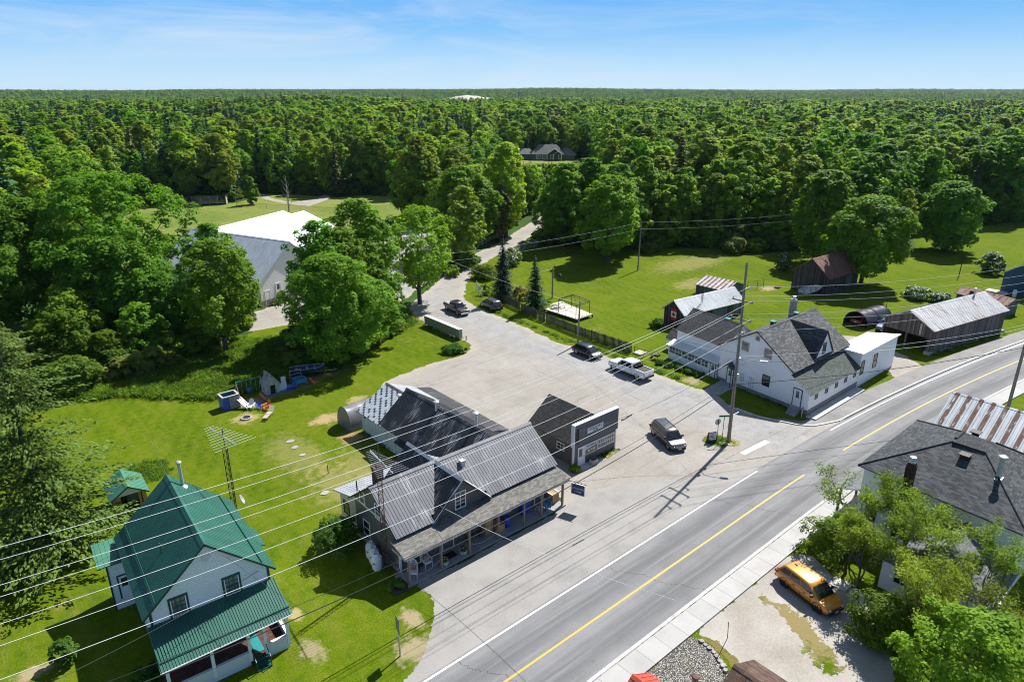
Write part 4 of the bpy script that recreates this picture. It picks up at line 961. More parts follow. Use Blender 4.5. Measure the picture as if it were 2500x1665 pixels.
def green_shed():
    r = thing('garden_shed', 'small chipboard shed with pale green metal roof beside the tall conifer', 'shed', (7.6, 58.6, 0))
    D = Vector((.05, 1, 0)).normalized(); E = Vector((D.y, -D.x, 0)); O = Vector((6.75, 57.8, 0))
    P = lambda e, d, z=0.0: O + E * e + D * d + Vector((0, 0, z))
    gable(r, P(2.5, 0)[:2], D, -E, 3.0, 2.5, 1.75, 2.55, 'osb', 'green_roof_pale', ov=.25, og=.3, rib=(.3, .025, .02), walls=(1, 1, 1, 0), edge='green_trim')
    b = MB(); b.poly([P(0, 0), P(.6, 0), P(.6, 0, 1.7), P(0, 0, 1.7)]); b.build('front_wall', M['osb'], r); b = MB(); b.poly([P(1.9, 0), P(2.5, 0), P(2.5, 0, 1.7), P(1.9, 0, 1.7)]); b.build('front_wall', M['osb'], r)
    b = MB(); b.poly([P(0, .01, 1.7), P(2.5, .01, 1.7), P(2.5, .01, 1.78), P(1.25, .01, 2.52), P(0, .01, 1.78)]); b.build('gable_panel', M['sign_white'], r)
    b = MB(); b.fbox(P(0, 0), E, D, (0, 0, 1), .05, 2.45, .05, 2.9, .0, .05); b.build('floor_deck', M['fence_wood'], r)
    b = MB(); b.fbox(P(1.2, 1.8), E, D, (0, 0, 1), 0, .9, 0, .6, .05, .7); b.build('stored_box', M['plastic_grey'], r)

def right_house():
    r = thing('dark_hip_roof_house', 'white house with dark hipped shingle roof beside the pavement', 'house', (57, 12, 0))
    E0, E1, E2, E3 = Vector((51.5, 17.95, 5.45)), Vector((63.4, 17.95, 5.45)), Vector((62.6, 6.2, 5.45)), Vector((50.6, 6.4, 5.45))
    f = [Vector((56.4, 13.2, 7.75)), Vector((58.7, 13.2, 7.75)), Vector((58.55, 11.0, 7.75)), Vector((56.2, 11.0, 7.75))]
    b = MB()
    for a, c, d, e in ((E0, E1, f[1], f[0]), (E1, E2, f[2], f[1]), (E2, E3, f[3], f[2]), (E3, E0, f[0], f[3])): b.slab([a, c, d, e], .12, 0, 1)
    b.slab([f[0], f[1], f[2], f[3]], .05, 2, 2)
    for a, c in zip((E0, E1, E2, E3), f): b.tube([a + Vector((0, 0, .02)), c + Vector((0, 0, .02))], .06, 6, 2)
    b.box(56.1, 56.35, 11.0, 13.2, 7.55, 7.85, 2); b.box(57.0, 58.8, 13.15, 13.35, 7.6, 7.85, 2)
    b.build('roof', [M['shingle_slate'], M['black'], M['shingle_black']], r)
    b = MB(); q = [E0 + Vector((.4, -.4, 0)), E1 + Vector((-.4, -.4, 0)), E2 + Vector((-.4, .4, 0)), E3 + Vector((.4, .4, 0))]
    for i in range(4):
        a, c = q[i], q[(i + 1) % 4]; b.poly([Vector((c.x, c.y, 0)), Vector((a.x, a.y, 0)), Vector((a.x, a.y, 5.4)), Vector((c.x, c.y, 5.4))])
    b.build('wall', M['white_siding'], r)
    nw = (-.997, .08); uw = (-.08, -.997)
    window(r, (51.77, 16.1, 3.9), uw, .85, 1.3, nw, mx=1, glass='glass_curtain', tw=.14)
    window(r, (51.5, 12.3, 3.9), uw, .85, 1.3, nw, mx=1, glass='glass_curtain', tw=.14)
    window(r, (51.85, 16.9, .9), uw, .9, 1.4, nw, mx=1)
    # pavement porch
    b = MB(); pl = [(53.0, 19.55, 2.35), (66, 19.55, 2.35), (66, 17.5, 3.1), (52.2, 17.5, 3.1)]; pl[0] = (52.3, 19.5, 2.35); b.slab(pl, .1, 0, 1)
    b.build('porch_roof', [M['shingle_light'], M['white_trim']], r)
    for x in (52.7, 56.2, 60.0, 63.5): b = MB(); b.box(x - .08, x + .08, 19.2, 19.36, 0, 2.3); b.build('post', M['dark_trim'], r)
    b = MB(); b.box(52.7, 63.5, 19.24, 19.3, .9, .97); b.box(52.7, 52.76, 17.6, 19.28, .9, .97); b.build('railing', M['dark_trim'], r)
    b = MB(); b.box(52.3, 64, 17.6, 18.93, -.02, .2); b.build('porch_floor', M['concrete'], r)
    # brick chimney up the west wall, flues and vents
    b = MB(); b.box(50.98, 51.52, 13.9, 14.5, 0, 7.2); b.box(51.02, 51.48, 13.95, 14.45, 7.2, 7.4)
    ch = b.build('chimney', M['brick_dark'], r)
    b = MB(); b.lathe((51.25, 14.2, 0), [(.2, 7.4), (.1, 7.6), (.1, 7.8)], 10); b.lathe((51.25, 14.2, 0), [(.24, 7.8), (.22, 7.87), (.01, 7.91)], 12); b.build('chimney_cap', M['galv'], ch)
    z = 6.35; c = Vector((54.3, 9.3)); 
    pipe(r, 'flue_pipe', 54.6, 9.6, 6.6, 8.5, .17, 'galv'); b = MB(); b.box(54.3, 54.9, 9.3, 9.9, 6.3, 6.95); b.box(54.1, 55.1, 9.5, 9.7, 6.9, 6.96); b.build('flue_box', M['galv'], r)
    for x, y, z in ((55.2, 12.0, 7.1), (59.9, 12.7, 7.1)): b = MB(); b.box(x - .22, x + .22, y - .22, y + .22, z - .2, z + .42, 0); b.box(x - .36, x + .36, y - .36, y + .36, z + .42, z + .5, 1); b.build('roof_vent', [M['brick_dark'], M['dark_steel']], r)
    # lower gable wing at the yard
    b = MB(); ze, zr = 2.5, 4.45
    for pl in ([(45.4, 13.45, 2.4), (51.7, 13.45, 2.4), (52.6, 9.95, zr), (47.2, 9.95, zr)], [(45.3, 6.4, 2.4), (45.4, 13.45, 2.4), (47.2, 9.95, zr)], [(51.0, 6.4, 2.4), (45.3, 6.4, 2.4), (47.2, 9.95, zr), (52.6, 9.95, zr)]): b.slab(pl, .09, 0, 1)
    b.build('lower_roof', [M['shingle_light'], M['white_trim']], r)
    b = MB()
    for a, c in (((45.7, 13.1), (51.2, 13.1)), ((51, 6.7), (45.6, 6.7)), ((45.6, 6.7), (45.7, 13.1))): b.poly([(c[0], c[1], 0), (a[0], a[1], 0), (a[0], a[1], 2.4), (c[0], c[1], 2.4)])
    b.build('lower_wall', M['white_siding'], r)
    b = MB(); b.tube([(45.35, 13.5, 2.36), (51.6, 13.5, 2.36)], .06, 6); b.tube([(45.2, 6.35, 2.36), (51, 6.35, 2.36)], .06, 6); b.build('gutter', M['white_trim'], r)
    b = MB(); b.box(47.9, 48.5, 8.0, 8.5, 3.3, 3.85); b.build('roof_vent', M['black'], r)
    window(r, (45.68, 12.2, 1.0), NY, .9, 1.1, NX, mx=2)
    t = thing('tin_roofed_building', 'building with rust-streaked ribbed tin roof behind the dark hip roof', 'building', (71, 14, 0))
    gable(t, (75.5, 9.2), (0, 1), (-1, 0), 8.2, 8.6, 3.6, 6.0, 'white_siding', 'strip_rust', ov=.4, og=.3, rib=(.33, .03, .035))

def barns():
    t = thing('old_barn', 'dark board barn with rusty brown metal roof under the big maple', 'barn', (119, 53, 0))
    gable(t, (114.3, 50.0), (1, -.05), (.05, 1), 10.3, 6.6, 3.55, 6.15, 'barn_dark', 'brown_rust', ov=.4, og=.25, rib=(.35, .04, .04))
    b = MB(); b.fbox((120.2, 49.63, 0), (1, -.05, 0), (0, 0, 1), (0, -1, 0), 0, 1.9, .9, 2.9, .02, .08); b.build('barn_door', M['barn_blue'], t)
    window(t, (116.6, 49.85, 1.2), (1, -.05), .9, .9, (-.05, -1), trim='barn_grey', mx=2)
    t = thing('long_barn', 'long grey board drive shed with open end and silver metal roof by the road', 'barn', (107, 30, 0))
    A = Vector((.982, -.188, 0)); B = Vector((.188, .982, 0)); O = Vector((98.0, 28.1, 0)); P = lambda a, b_, z=0.0: O + A * a + B * b_ + Vector((0, 0, z))
    gable(t, O[:2], A, B, 18.2, 6.9, 3.5, 5.3, 'barn_grey', 'silver_rusty', ov=.3, og=.35, rib=(.3, .02, .02), walls=(1, 1, 1, 0))
    b = MB(); b.poly([P(0, 6.9, 2.15), P(0, 0, 2.15), P(0, 0, 3.5), P(0, 3.45, 5.3), P(0, 6.9, 3.5)]); b.poly([P(0, .6), P(0, 0), P(0, 0, 2.2), P(0, .6, 2.2)]); b.poly([P(.02, 6.9, 2.15), P(.02, 6.9, 3.5), P(.02, 3.45, 5.3), P(.02, 0, 3.5), P(.02, 0, 2.15)]); b.build('end_wall', M['barn_grey'], t)
    b = MB(); b.fbox(P(0, 6.75), A, B, (0, 0, 1), -.1, .15, 0, .2, 0, 2.2); b.fbox(P(0, 3.4), A, B, (0, 0, 1), 0, .15, 0, .2, 0, 2.2); b.build('post', M['barn_grey'], t)
    b = MB(); b.fbox(P(6, .1), A, B, (0, 0, 1), 0, .1, 0, 6.7, 0, 3.4); b.build('inner_wall', M['barn_dark'], t)
    b = MB()
    for i in range(16): b.fbox(P(i * 1.15, -.06), A, B, (0, 0, 1), -.25, .5 + (i % 3) * .15, -.06, .5, -.05, .16 + (i % 4) * .05)
    b.fbox(P(-.05, -.1), A, B, (0, 0, 1), -.3, .6, -.1, .7, 0, .45); b.fbox(P(18.2, -.2), A, B, (0, 0, 1), -.6, .3, -.1, .5, 0, .4); b.build('foundation', M['stone'], t)
    b = MB(); b.fbox(P(-.03, 1.6), B, (0, 0, 1), -A, 0, .22, 2.3, 3.9, 0, .04); b.build('loose_board', M['wood_pale'], t)
    c = P(15.6, 3.9); b = MB(); b.lathe((c.x, c.y, 0), [(.28, 4.9), (.28, 5.7)], 8); b.build('roof_vent', M['brick_dark'], t); c = P(15.0, 3.2); pipe(t, 'flue_pipe', c.x, c.y, 5.0, 6.2, .12)
    t = thing('tool_shed', 'grey metal roofed shed with a flag on its dark end wall', 'shed', (88, 57, 0))
    A = Vector((.993, -.12, 0)); B = Vector((.12, .993, 0)); O = Vector((81.6, 55.9, 0)); P = lambda a, b_, z=0.0: O + A * a + B * b_ + Vector((0, 0, z))
    gable(t, O[:2], A, B, 13.2, 3.8, 2.55, 4.05, 'barn_dark', 'silver_metal', ov=.45, og=.25, rib=(.25, .02, .02))
    b = MB(); b.fbox(P(6.5, -.02), A, (0, 0, 1), -B, 0, 3.2, .2, 2.2, 0, .04); b.fbox(P(11.2, -.02), A, (0, 0, 1), -B, 0, 1.4, .2, 2.2, 0, .04); b.build('side_door', M['barn_blue'], t)
    f = MB(); f.fbox(P(-.06, 2.0, 1.75), -B, (0, 0, 1), -A, 0, 1.2, 0, .001, 0, .02, 0) if False else None
    fl = thing('flag', 'red and white maple leaf flag hanging on the dark shed wall', 'flag', tuple(P(-.05, 1.8, 1.2)))
    n = -A; u = -B; o = P(-.06, 2.35, 1.0)
    f = MB(); f.fbox(o, u, (0, 0, 1), n, .0, 1.05, 0, .45, 0, .03); f.fbox(o, u, (0, 0, 1), n, 0, 1.05, 1.35, 1.8, 0, .03); f.build('red_band', M['flag_red'], fl)
    f = MB(); f.fbox(o, u, (0, 0, 1), n, 0, 1.05, .45, 1.35, 0, .028); f.build('white_field', M['white_trim'], fl)
    leaf = [(0, .42), (.09, .26), (.19, .3), (.17, .12), (.36, .14), (.3, .02), (.36, -.06), (.17, -.2), (.19, -.28), (.02, -.24), (.02, -.42), (-.02, -.42), (-.02, -.24), (-.19, -.28), (-.17, -.2), (-.36, -.06), (-.3, .02), (-.36, .14), (-.17, .12), (-.19, .3), (-.09, .26)]
    f = MB(); ctr = o + u * .525 + Vector((0, 0, .9)) + n * .03
    f.prism([ctr + u * (y * .95) + Vector((0, 0, x * .95)) for x, y in leaf], n * .012); f.build('maple_leaf', M['flag_red'], fl)
    t = thing('low_shed', 'low shed with striped rusty tin roof behind the grey metal shed', 'shed', (102.8, 63.3, 0))
    gable(t, (105.6, 60.5), (0, 1), (-1, 0), 5.8, 5.8, 1.65, 2.65, 'barn_blue', 'strip_rust_fine', ov=.3, og=.25, rib=(.3, .03, .03))
    t = thing('brown_roofed_shed', 'small grey shed with orange-brown metal roof behind the long drive shed', 'shed', (126.6, 30, 0))
    D = Vector((.24, .97, 0)); E = Vector((.97, -.24, 0)); O = Vector((124.9, 26.7, 0)) + E * 3.0
    gable(t, O[:2], D, -E, 7.8, 3.0, 1.95, 2.7, 'barn_blue', 'brown_rust', ov=.3, og=.25, rib=(.3, .02, .02))
    t = thing('blue_house', 'dark blue sided house with pale metal roof at the far end of the street', 'house', (146, 27, 0))
    gable(t, (139.6, 22.6), (1, -.1), (.1, 1), 14, 9, 3.6, 6.9, 'blue_siding', 'silver_metal', ov=.4, og=.3, rib=(.3, .02, .02))
    for d in (4.6, 1.6): window(t, (139.6 + .1 * d - .02, 22.6 + d, 1.2), (-.1, -1), 1.1, 1.5, (-1, .1), mx=1, tw=.18)
    b = MB(); b.box(138.0, 139.9, 30.2, 33.2, -.02, .5); b.build('deck', M['wood_pale'], t)
    p = MB(); p.lathe((138.6, 29.0, 0), [(.3, .1), (.33, .3), (.33, 1.1), (.22, 1.35), (.08, 1.42)], 12); p = p.build('gas_tank', M['tank_white'], smooth=True); tag(p, 'white upright gas tank beside the blue house', 'gas tank')

def hall():
    t = thing('community_hall', 'pale hall with light grey metal roof showing between the big maples', 'hall', (42, 116, 0))
    A = Vector((-.35, .937, 0)); B = Vector((.937, .35, 0)); O = Vector((39.1, 107.6, 0)); P = lambda a, b_, z=0.0: O + A * a + B * b_ + Vector((0, 0, z))
    gable(t, P(0, 13.6)[:2], A, -B, 24, 13.6, 4.3, 9.6, 'white_siding', 'hall_roof', ov=.35, og=.5, rib=(.6, .015, .015), z0=.9)
    b = MB(); b.fbox(P(0, 0), A, B, (0, 0, 1), -.05, 24, -.05, 13.65, -.1, .95); b.build('foundation', M['foundation'], t)
    door(t, P(-.01, .9, .1), B, .95, 2.3, -A)
    b = MB(); b.fbox(P(0, 2.7), B, -A, (0, 0, 1), 0, 2.0, .05, 1.4, 1.0, 1.15)
    for i in range(6): b.fbox(P(0, 2.7 - i * .28), B, -A, (0, 0, 1), -.28, 0, .1, 1.3, 1.0 - i * .18 - .06, 1.0 - i * .18)
    for e in (2.7, 4.7): b.tube([P(-1.35, e, 0), P(-1.35, e, 2.1)], .05, 5)
    b.tube([P(-1.35, 2.7, 2.1), P(-1.35, 4.7, 2.1)], .04, 5); b.tube([P(-1.35, 2.7, 2.0), P(-1.35, 1.1, 1.0)], .04, 5); b.build('stair', M['fence_wood'], t)
    door(t, P(-.01, 3.3, 1.15), B, .95, 2.0, -A, glass=(.2, .8, .5, .9))
    t = thing('arena_building', 'huge bright white roofed building behind the grey roofed hall', 'building', (53, 140, 0))
    A = Vector((.857, .515, 0)); B = Vector((.515, -.857, 0)); O = Vector((42, 137, 0)) - A * 1.0
    P = lambda a, b_, z=0.0: O + A * a + B * b_ + Vector((0, 0, z))
    gable(t, P(0, 14)[:2], A, -B, 22, 26, 4.2, 8.5, 'white_siding', 'white_roof', ov=.4, og=.4, rib=(.9, .015, .015))
    gable(t, P(22, 12)[:2], A, -B, 6, 20, 3.8, 7.6, 'white_siding', 'white_roof', ov=.4, og=.4, rib=(.9, .015, .015), names=('annex_wall', 'annex_roof'))
    t = thing('loafing_shed', 'low open-fronted pole shed at the far edge of the field', 'shed', (70, 224, 0))
    a = Vector((62.5, 226.5, 0)); c = Vector((73.5, 221.5, 0)); u = (c - a).normalized(); n = Vector((u.y, -u.x, 0)); L = (c - a).length
    Q = lambda s, d, z: a + u * s - n * d + Vector((0, 0, z))
    b = MB(); b.slab([Q(-.3, -.4, 3.0), Q(L + .3, -.4, 3.0), Q(L + .3, 4.2, 2.3), Q(-.3, 4.2, 2.3)], .12); b.build('roof', M['barn_grey'], t)
    b = MB(); b.poly([Q(0, 3.9, 0), Q(L, 3.9, 0), Q(L, 3.9, 2.3), Q(0, 3.9, 2.3)]); b.poly([Q(L, 0, 0), Q(L, 3.9, 0), Q(L, 3.9, 2.3), Q(L, 0, 2.9)]); b.poly([Q(0, 0, 0), Q(0, 3.9, 0), Q(0, 3.9, 2.3), Q(0, 0, 2.9)]); b.build('wall', M['wood_pale'], t)
    b = MB()
    for s in range(6): b.tube([Q(s * L / 5, 0, 0), Q(s * L / 5, 0, 2.9)], .1, 5)
    for s in range(5): b.fbox(Q(s * L / 5, 0, 0), u, (0, 0, 1), n, .2, L / 5 - .2, .5, .65, 0, .05); b.fbox(Q(s * L / 5, 0, 0), u, (0, 0, 1), n, .2, L / 5 - .2, 1.0, 1.15, 0, .05)
    b.build('rail_front', M['wood_pale'], t)
    # bungalow in the woods
    t = thing('bungalow', 'long grey hip roofed bungalow half hidden by trees in the forest', 'house', (250, 262, 0))
    v = Vector((250, 262, 0)).normalized(); u = Vector((v.y, -v.x, 0)); C = Vector((250, 262, 0))
    Q = lambda s, d, z=0.0: C + u * s + v * d + Vector((0, 0, z))
    def hip(s0, s1, d0, d1, ze, zr, i0, i1):
        b = MB(); e = [Q(s0, d0, ze), Q(s1, d0, ze), Q(s1, d1, ze), Q(s0, d1, ze)]; m = (d0 + d1) / 2; r0, r1 = Q(s0 + i0, m, zr), Q(s1 - i1, m, zr)
        for p in ([e[0], e[1], r1, r0], [e[2], e[3], r0, r1], [e[3], e[0], r0], [e[1], e[2], r1]): b.slab(p, .15, 0, 1)
        b.build('roof', [M['hall_roof'] if False else M['shingle_light'], M['white_trim']], t)
        b = MB(); q = [Q(s0 + .5, d0 + .5), Q(s1 - .5, d0 + .5), Q(s1 - .5, d1 - .5), Q(s0 + .5, d1 - .5)]
        for i in range(4): a_, c_ = q[i], q[(i + 1) % 4]; b.poly([a_, c_, c_ + Vector((0, 0, ze - .05)), a_ + Vector((0, 0, ze - .05))])
        b.build('wall', M['slate_lap'], t)
    hip(-8, 9, 0, 11, 3.2, 7.6, 4, 4); hip(-16, -6, 2, 10, 3.0, 5.6, 1, 3); hip(7, 15, 1, 10, 3.0, 6.2, 2, 4)
    b = MB()
    for s0, s1, zt in ((0, 8, 6.0), (3.4, 8, 4.8)):
        m = (s0 + s1) / 2; d = -1.2 if s0 == 0 else -1.6
        for p in ([Q(s0, d, 3.2), Q(m, d, zt), Q(m, 5.5, zt), Q(s0, 5, 3.2)], [Q(m, d, zt), Q(s1, d, 3.2), Q(s1, 5, 3.2), Q(m, 5.5, zt)]): b.slab(p, .18, 0, 1)
    b.build('porch_gable_roof', [M['shingle_light'], M['white_trim']], t)
    b = MB(); b.poly([Q(.3, -1.0, 3.2), Q(7.7, -1.0, 3.2), Q(4, -1.0, 5.8)]); b.poly([Q(3.7, -1.4, 3.2), Q(7.7, -1.4, 3.2), Q(5.7, -1.4, 4.6)]); b.build('gable_front', M['barn_dark'], t)
    for s in (-5, -2, 2, 6): window(t, Q(s, .48, .9), u, 1.6, 1.7, -v, mx=2, tw=.2)
    for s in (.3, 3.6, 7.6): b = MB(); b.fbox(Q(s, -1.1), u, v, (0, 0, 1), -.15, .15, -.15, .15, 0, 3.2); b.build('porch_post', M['white_trim'], t)

def corner_roofs():
    # two roofs only just inside the bottom edge of the photo, and the weathered log post between them
    t = thing('red_roofed_stall', 'roadside stall with red ribbed metal roof beside the pavement', 'shed', (23.4, 16.2, 0))
    gable(t, (25.2, 13.4), (0, 1), (-1, 0), 4.0, 2.5, 2.3, 3.0, 'barn_dark', 'red_roof', ov=.25, og=.2, rib=(.3, .03, .03))
    t = thing('brown_shingled_shed', 'garden shed with brown shingle roof beside the gravel driveway', 'shed', (28.6, 11.6, 0))
    gable(t, (30.6, 10.0), (0, 1), (-1, 0), 4.0, 4.0, 2.2, 3.2, 'wood_pale', 'shingle_brown', ov=.25, og=.25, edge='white_trim')
    b = MB(); b.lathe((27.75, 16.0, 0), [(.2, 0), (.17, 1.5)], 10); b = b.build('log_post', [M['log']], smooth=True); tag(b, 'weathered split log post standing in the pebble bed', 'post')
    b = MB(); b.lathe((27.75, 16.0, 1.5), [(.22, 0), (.26, .05), (.2, .11), (.05, .14)], 9); b.build('post_cap', M['rusty_steel'], bpy.data.objects['log_post'])
store(); shop(); white_house(); green_house(); green_shed(); right_house(); barns(); hall(); corner_roofs()
# ================================================================ vehicles
def loft(b, secs, m=0, cap=True):
    """secs: list of cross-sections (same point count) -> skin"""
    k = len(secs[0]); vs = [p for s in secs for p in s]
    fs = [(i * k + j, i * k + (j + 1) % k, (i + 1) * k + (j + 1) % k, (i + 1) * k + j) for i in range(len(secs) - 1) for j in range(k)]
    if cap: fs += [tuple(range(k - 1, -1, -1)), tuple(range((len(secs) - 1) * k, len(secs) * k))]
    b.mesh(vs, fs, m)

def vehicle(name, label, cat, paint, loc, heading, L=4.6, W=1.85, Hh=1.7, wb=2.75, belt=1.0, kind='suv', rim='rim', group=None, roof=None, trimcol='black', bed_cover=None, rack=True, open_tail=False):
    r = thing(name, label, cat)
    hw = W / 2; clr = .24 if kind != 'pickup' else .38
    wr = .36 if kind != 'pickup' else .41
    xf, xr = wb / 2, -wb / 2
    fo = (L - wb) * .46; ro = (L - wb) * .54
    F, Rr = xf + fo, xr - ro
    # lower body: stations along x with half width, bottom, top
    def sec(x, w, zb, zt, crown=.03):
        return [(x, y, z) for y, z in ((-w * .86, zb), (-w * .97, zb + .1), (-w, zb + (zt - zb) * .55), (-w * .985, zt - .1), (-w * .9, zt), (-w * .45, zt + crown), (w * .45, zt + crown), (w * .9, zt), (w * .985, zt - .1), (w, zb + (zt - zb) * .55), (w * .97, zb + .1), (w * .86, zb))]
    hood = belt - (.04 if kind == 'pickup' else .06)
    st = [(Rr, hw * .84, clr + .16, belt - .12), (Rr + .06, hw * .93, clr + .06, belt - .03), (Rr + .35, hw * .985, clr, belt), (xr, hw, clr, belt), (0, hw, clr, belt), (xf - .35, hw, clr, belt), (xf + .1, hw, clr, hood), (F - .35, hw * .97, clr, hood - .09), (F - .1, hw * .88, clr + .04, hood - .2), (F, hw * .76, clr + .12, hood - .33)]
    if kind == 'pickup': st[7] = (F - .3, hw * .98, clr, hood - .05); st[8] = (F - .06, hw * .93, clr + .04, hood - .12); st[9] = (F, hw * .86, clr + .1, hood - .2); st[0] = (Rr, hw * .97, clr + .1, belt); st[1] = (Rr + .03, hw * .985, clr + .06, belt)
    b = MB(); loft(b, [sec(*s) for s in st])
    bo = b.build('body', [paint], r, smooth=True)
    # cabin
    if kind == 'pickup': c0, c1, c2, c3 = -.62 * wb / 2 + .0, -.50 * wb / 2, .30 * wb / 2, .72 * wb / 2
    elif kind == 'van': c0, c1, c2, c3 = Rr + .08, Rr + .4, xf - 1.05, xf - .12
    elif kind == 'hatch': c0, c1, c2, c3 = Rr + .12, Rr + .75, xf - .95, xf - .02
    else: c0, c1, c2, c3 = Rr + .08, Rr + .62, xf - .98, xf - .08
    zt = Hh; bw, tw = hw * .93, hw * .74
    def csec(x, w, z): return [(x, -w, z), (x, w, z)]
    zb = belt - .02
    lower = [(c0, bw * .96), ((c0 + c1) / 2 - .0, bw), (0, bw * 1.0), (c3 - .3, bw * .98), (c3, bw * .88)]
    # cabin as ring loft: belt ring, shoulder ring, roof ring
    def ring(x0, x1, w, z, inset): 
        return [(x0, -w + inset, z), (x0 + .1, -w, z), (x1 - .18, -w, z), (x1, -w + inset + .05, z), (x1 + .03, 0, z + (.03 if z > belt + .1 else 0)), (x1, w - inset - .05, z), (x1 - .18, w, z), (x0 + .1, w, z), (x0, w - inset, z), (x0 - .02, 0, z + (.02 if z > belt + .1 else 0))]
    rings = [ring(c0, c3, bw, zb, .06), ring(c0 + (c1 - c0) * .8, c2 + (c3 - c2) * .2, tw + (bw - tw) * .2, zt - .13, .06), ring(c1, c2, tw, zt - .03, .1), ring(c1 + .1, c2 - .12, tw * .86, zt, .12)]
    b = MB(); loft(b, rings); b.build('cabin', [roof or paint], r, smooth=True)
    # glass: windscreen, rear, sides
    def quad(ps, off, nm):
        ps = [Vector(p) for p in ps]; n = (ps[1] - ps[0]).cross(ps[2] - ps[0]).normalized(); c = sum(ps, Vector()) / len(ps)
        if n.dot(c - Vector(((c0 + c3) / 2, 0, belt))) < 0: n = -n
        g = MB(); g.prism([p + n * off for p in ps], -n * .02); g.build(nm, M['car_glass'], r)
    k1 = .2; xw1 = c2 + (c3 - c2) * k1; w1 = tw + (bw - tw) * k1
    def lerp(a, b_, t): return a + (b_ - a) * t
    def side(x_l, x_u, t, sg): pass
    quad([(c3 + .02, -bw * .84, zb + .05), (c3 + .02, bw * .84, zb + .05), (xw1 + .05, w1 * .87, zt - .12), (xw1 + .05, -w1 * .87, zt - .12)], .022, 'windscreen')
    xr1 = c0 + (c1 - c0) * .8
    quad([(c0 - .01, -bw * .84, zb + .12), (c0 - .01, bw * .84, zb + .12), (xr1 - .01, w1 * .85, zt - .15), (xr1 - .01, -w1 * .85, zt - .15)], .02, 'rear_window')
    zl, zu = zb + .07, zt - .16
    def yw(z): return bw + (w1 - bw) * (z - zb) / (zt - .13 - zb)
    fl, fu = c3 - .34, xw1 - .1                       # front ends of side glass, low and high
    rl, ru = c0 + .22, xr1 + .14
    n = 2 if kind in ('pickup',) else 3
    cuts = [0, .5, 1] if n == 2 else ([0, .3, .62, 1] if kind != 'hatch' else [0, .22, .58, 1])
    for sg in (-1, 1):
        for i in range(n):
            a, c = cuts[i] + (.012 if i else 0), cuts[i + 1] - (.012 if i < n - 1 else 0)
            quad([(lerp(rl, fl, a), sg * yw(zl), zl), (lerp(rl, fl, c), sg * yw(zl), zl), (lerp(ru, fu, c), sg * yw(zu), zu), (lerp(ru, fu, a), sg * yw(zu), zu)], .012, 'side_window')
    # wheels
    for x in (xf, xr):
        for sg in (-1, 1):
            b = MB(); b.lathe((x, sg * (hw - .13), 0), [(wr * .55, -.10), (wr * .94, -.11), (wr, -.08), (wr, .08), (wr * .94, .11), (wr * .55, .10)], 22, 0, 'y', False)
            b.v = [Vector((v.x, v.y, v.z + wr)) for v in b.v]
            w = b.build('wheel', M['tyre'], r, smooth=True)
            b = MB(); y = sg * (hw - .13) + sg * .1
            b.lathe((x, y, wr), [(wr * .18, -.012 * 1), (wr * .6, -.012), (wr * .62, .012), (wr * .18, .022)], 18, 0, 'y')
            rm = M[rim]
            for k in range(5):
                a = k * 2 * math.pi / 5; d = Vector((math.cos(a), 0, math.sin(a))); p = Vector((-d.z, 0, d.x))
                b.fbox((x, y, wr), d, p, (0, sg, 0), wr * .1, wr * .6, -.05, .05, .0, .03)
            b.build('rim', [M['rim_dark'] if rim == 'rim' else rm, rm] and [rm], w)
            # wheel arch lip
            b = MB(); b.lathe((x, sg * (hw - .02), wr), [(wr * 1.0, -.1), (wr * 1.13, -.1), (wr * 1.13, .026), (wr * 1.0, .026)] if sg > 0 else [(wr, .1), (wr * 1.13, .1), (wr * 1.13, -.026), (wr, -.026)], 20, 0, 'y', False); b.build('wheel_arch', M['black'], r)
    # bumpers, lamps, grille, plates, mirrors
    b = MB(); b.fbox((F, 0, 0), (0, 1, 0), (0, 0, 1), (1, 0, 0), -hw * .74, hw * .74, clr + .02, clr + .24, -.3, .045); b.build('bumper', M['chrome'] if trimcol == 'chrome' else M['black'], r)
    b = MB(); b.fbox((Rr, 0, 0), (0, 1, 0), (0, 0, 1), (-1, 0, 0), -hw * .86, hw * .86, clr + .05, clr + .25, -.25, .05); b.build('bumper', M['chrome'] if trimcol == 'chrome' else M['black'], r)
    fz = hood - .33
    b = MB(); b.fbox((F - .03, 0, 0), (0, 1, 0), (0, 0, 1), (1, 0, 0), -hw * .5, hw * .5, fz - .14, fz + .06, -.2, .05)
    for i in range(3): b.fbox((F - .03, 0, 0), (0, 1, 0), (0, 0, 1), (1, 0, 0), -hw * .5, hw * .5, fz - .12 + i * .065, fz - .1 + i * .065, -.1, .062, 1)
    b.build('grille', [M['black'], M['chrome']], r)
    b = MB(); b.fbox((F, 0, 0), (0, 1, 0), (0, 0, 1), (1, 0, 0), -.16, .16, clr + .08, clr + .19, 0, .06); b.build('licence_plate', M['sign_white'], r)
    b = MB(); b.fbox((Rr, 0, 0), (0, 1, 0), (0, 0, 1), (-1, 0, 0), -.16, .16, clr + .3, clr + .42, -.05, .045); b.build('licence_plate', M['sign_white'], r)
    for sg in (-1, 1):
        b = MB(); b.fbox((F - .12, sg * hw * .7, fz), (.75, -sg * .66, 0), (0, 0, 1), (.66, sg * .75, 0), -.2, .14, -.07, .1, -.1, .05); b.build('headlight', M['lamp_clear'], r)
        b = MB()
        if kind == 'pickup': b.fbox((Rr, sg * hw * .91, belt - .22), (0, 1, 0), (0, 0, 1), (-1, 0, 0), -.08, .085, -.2, .12, -.08, .012)
        else: b.fbox((Rr + .02, sg * hw * .78, belt - .1), (0, 1, 0), (0, 0, 1), (-1, 0, 0), -.2, .16, -.1, .08, -.2, .03)
        b.build('tail_light', M['lamp_red'], r)
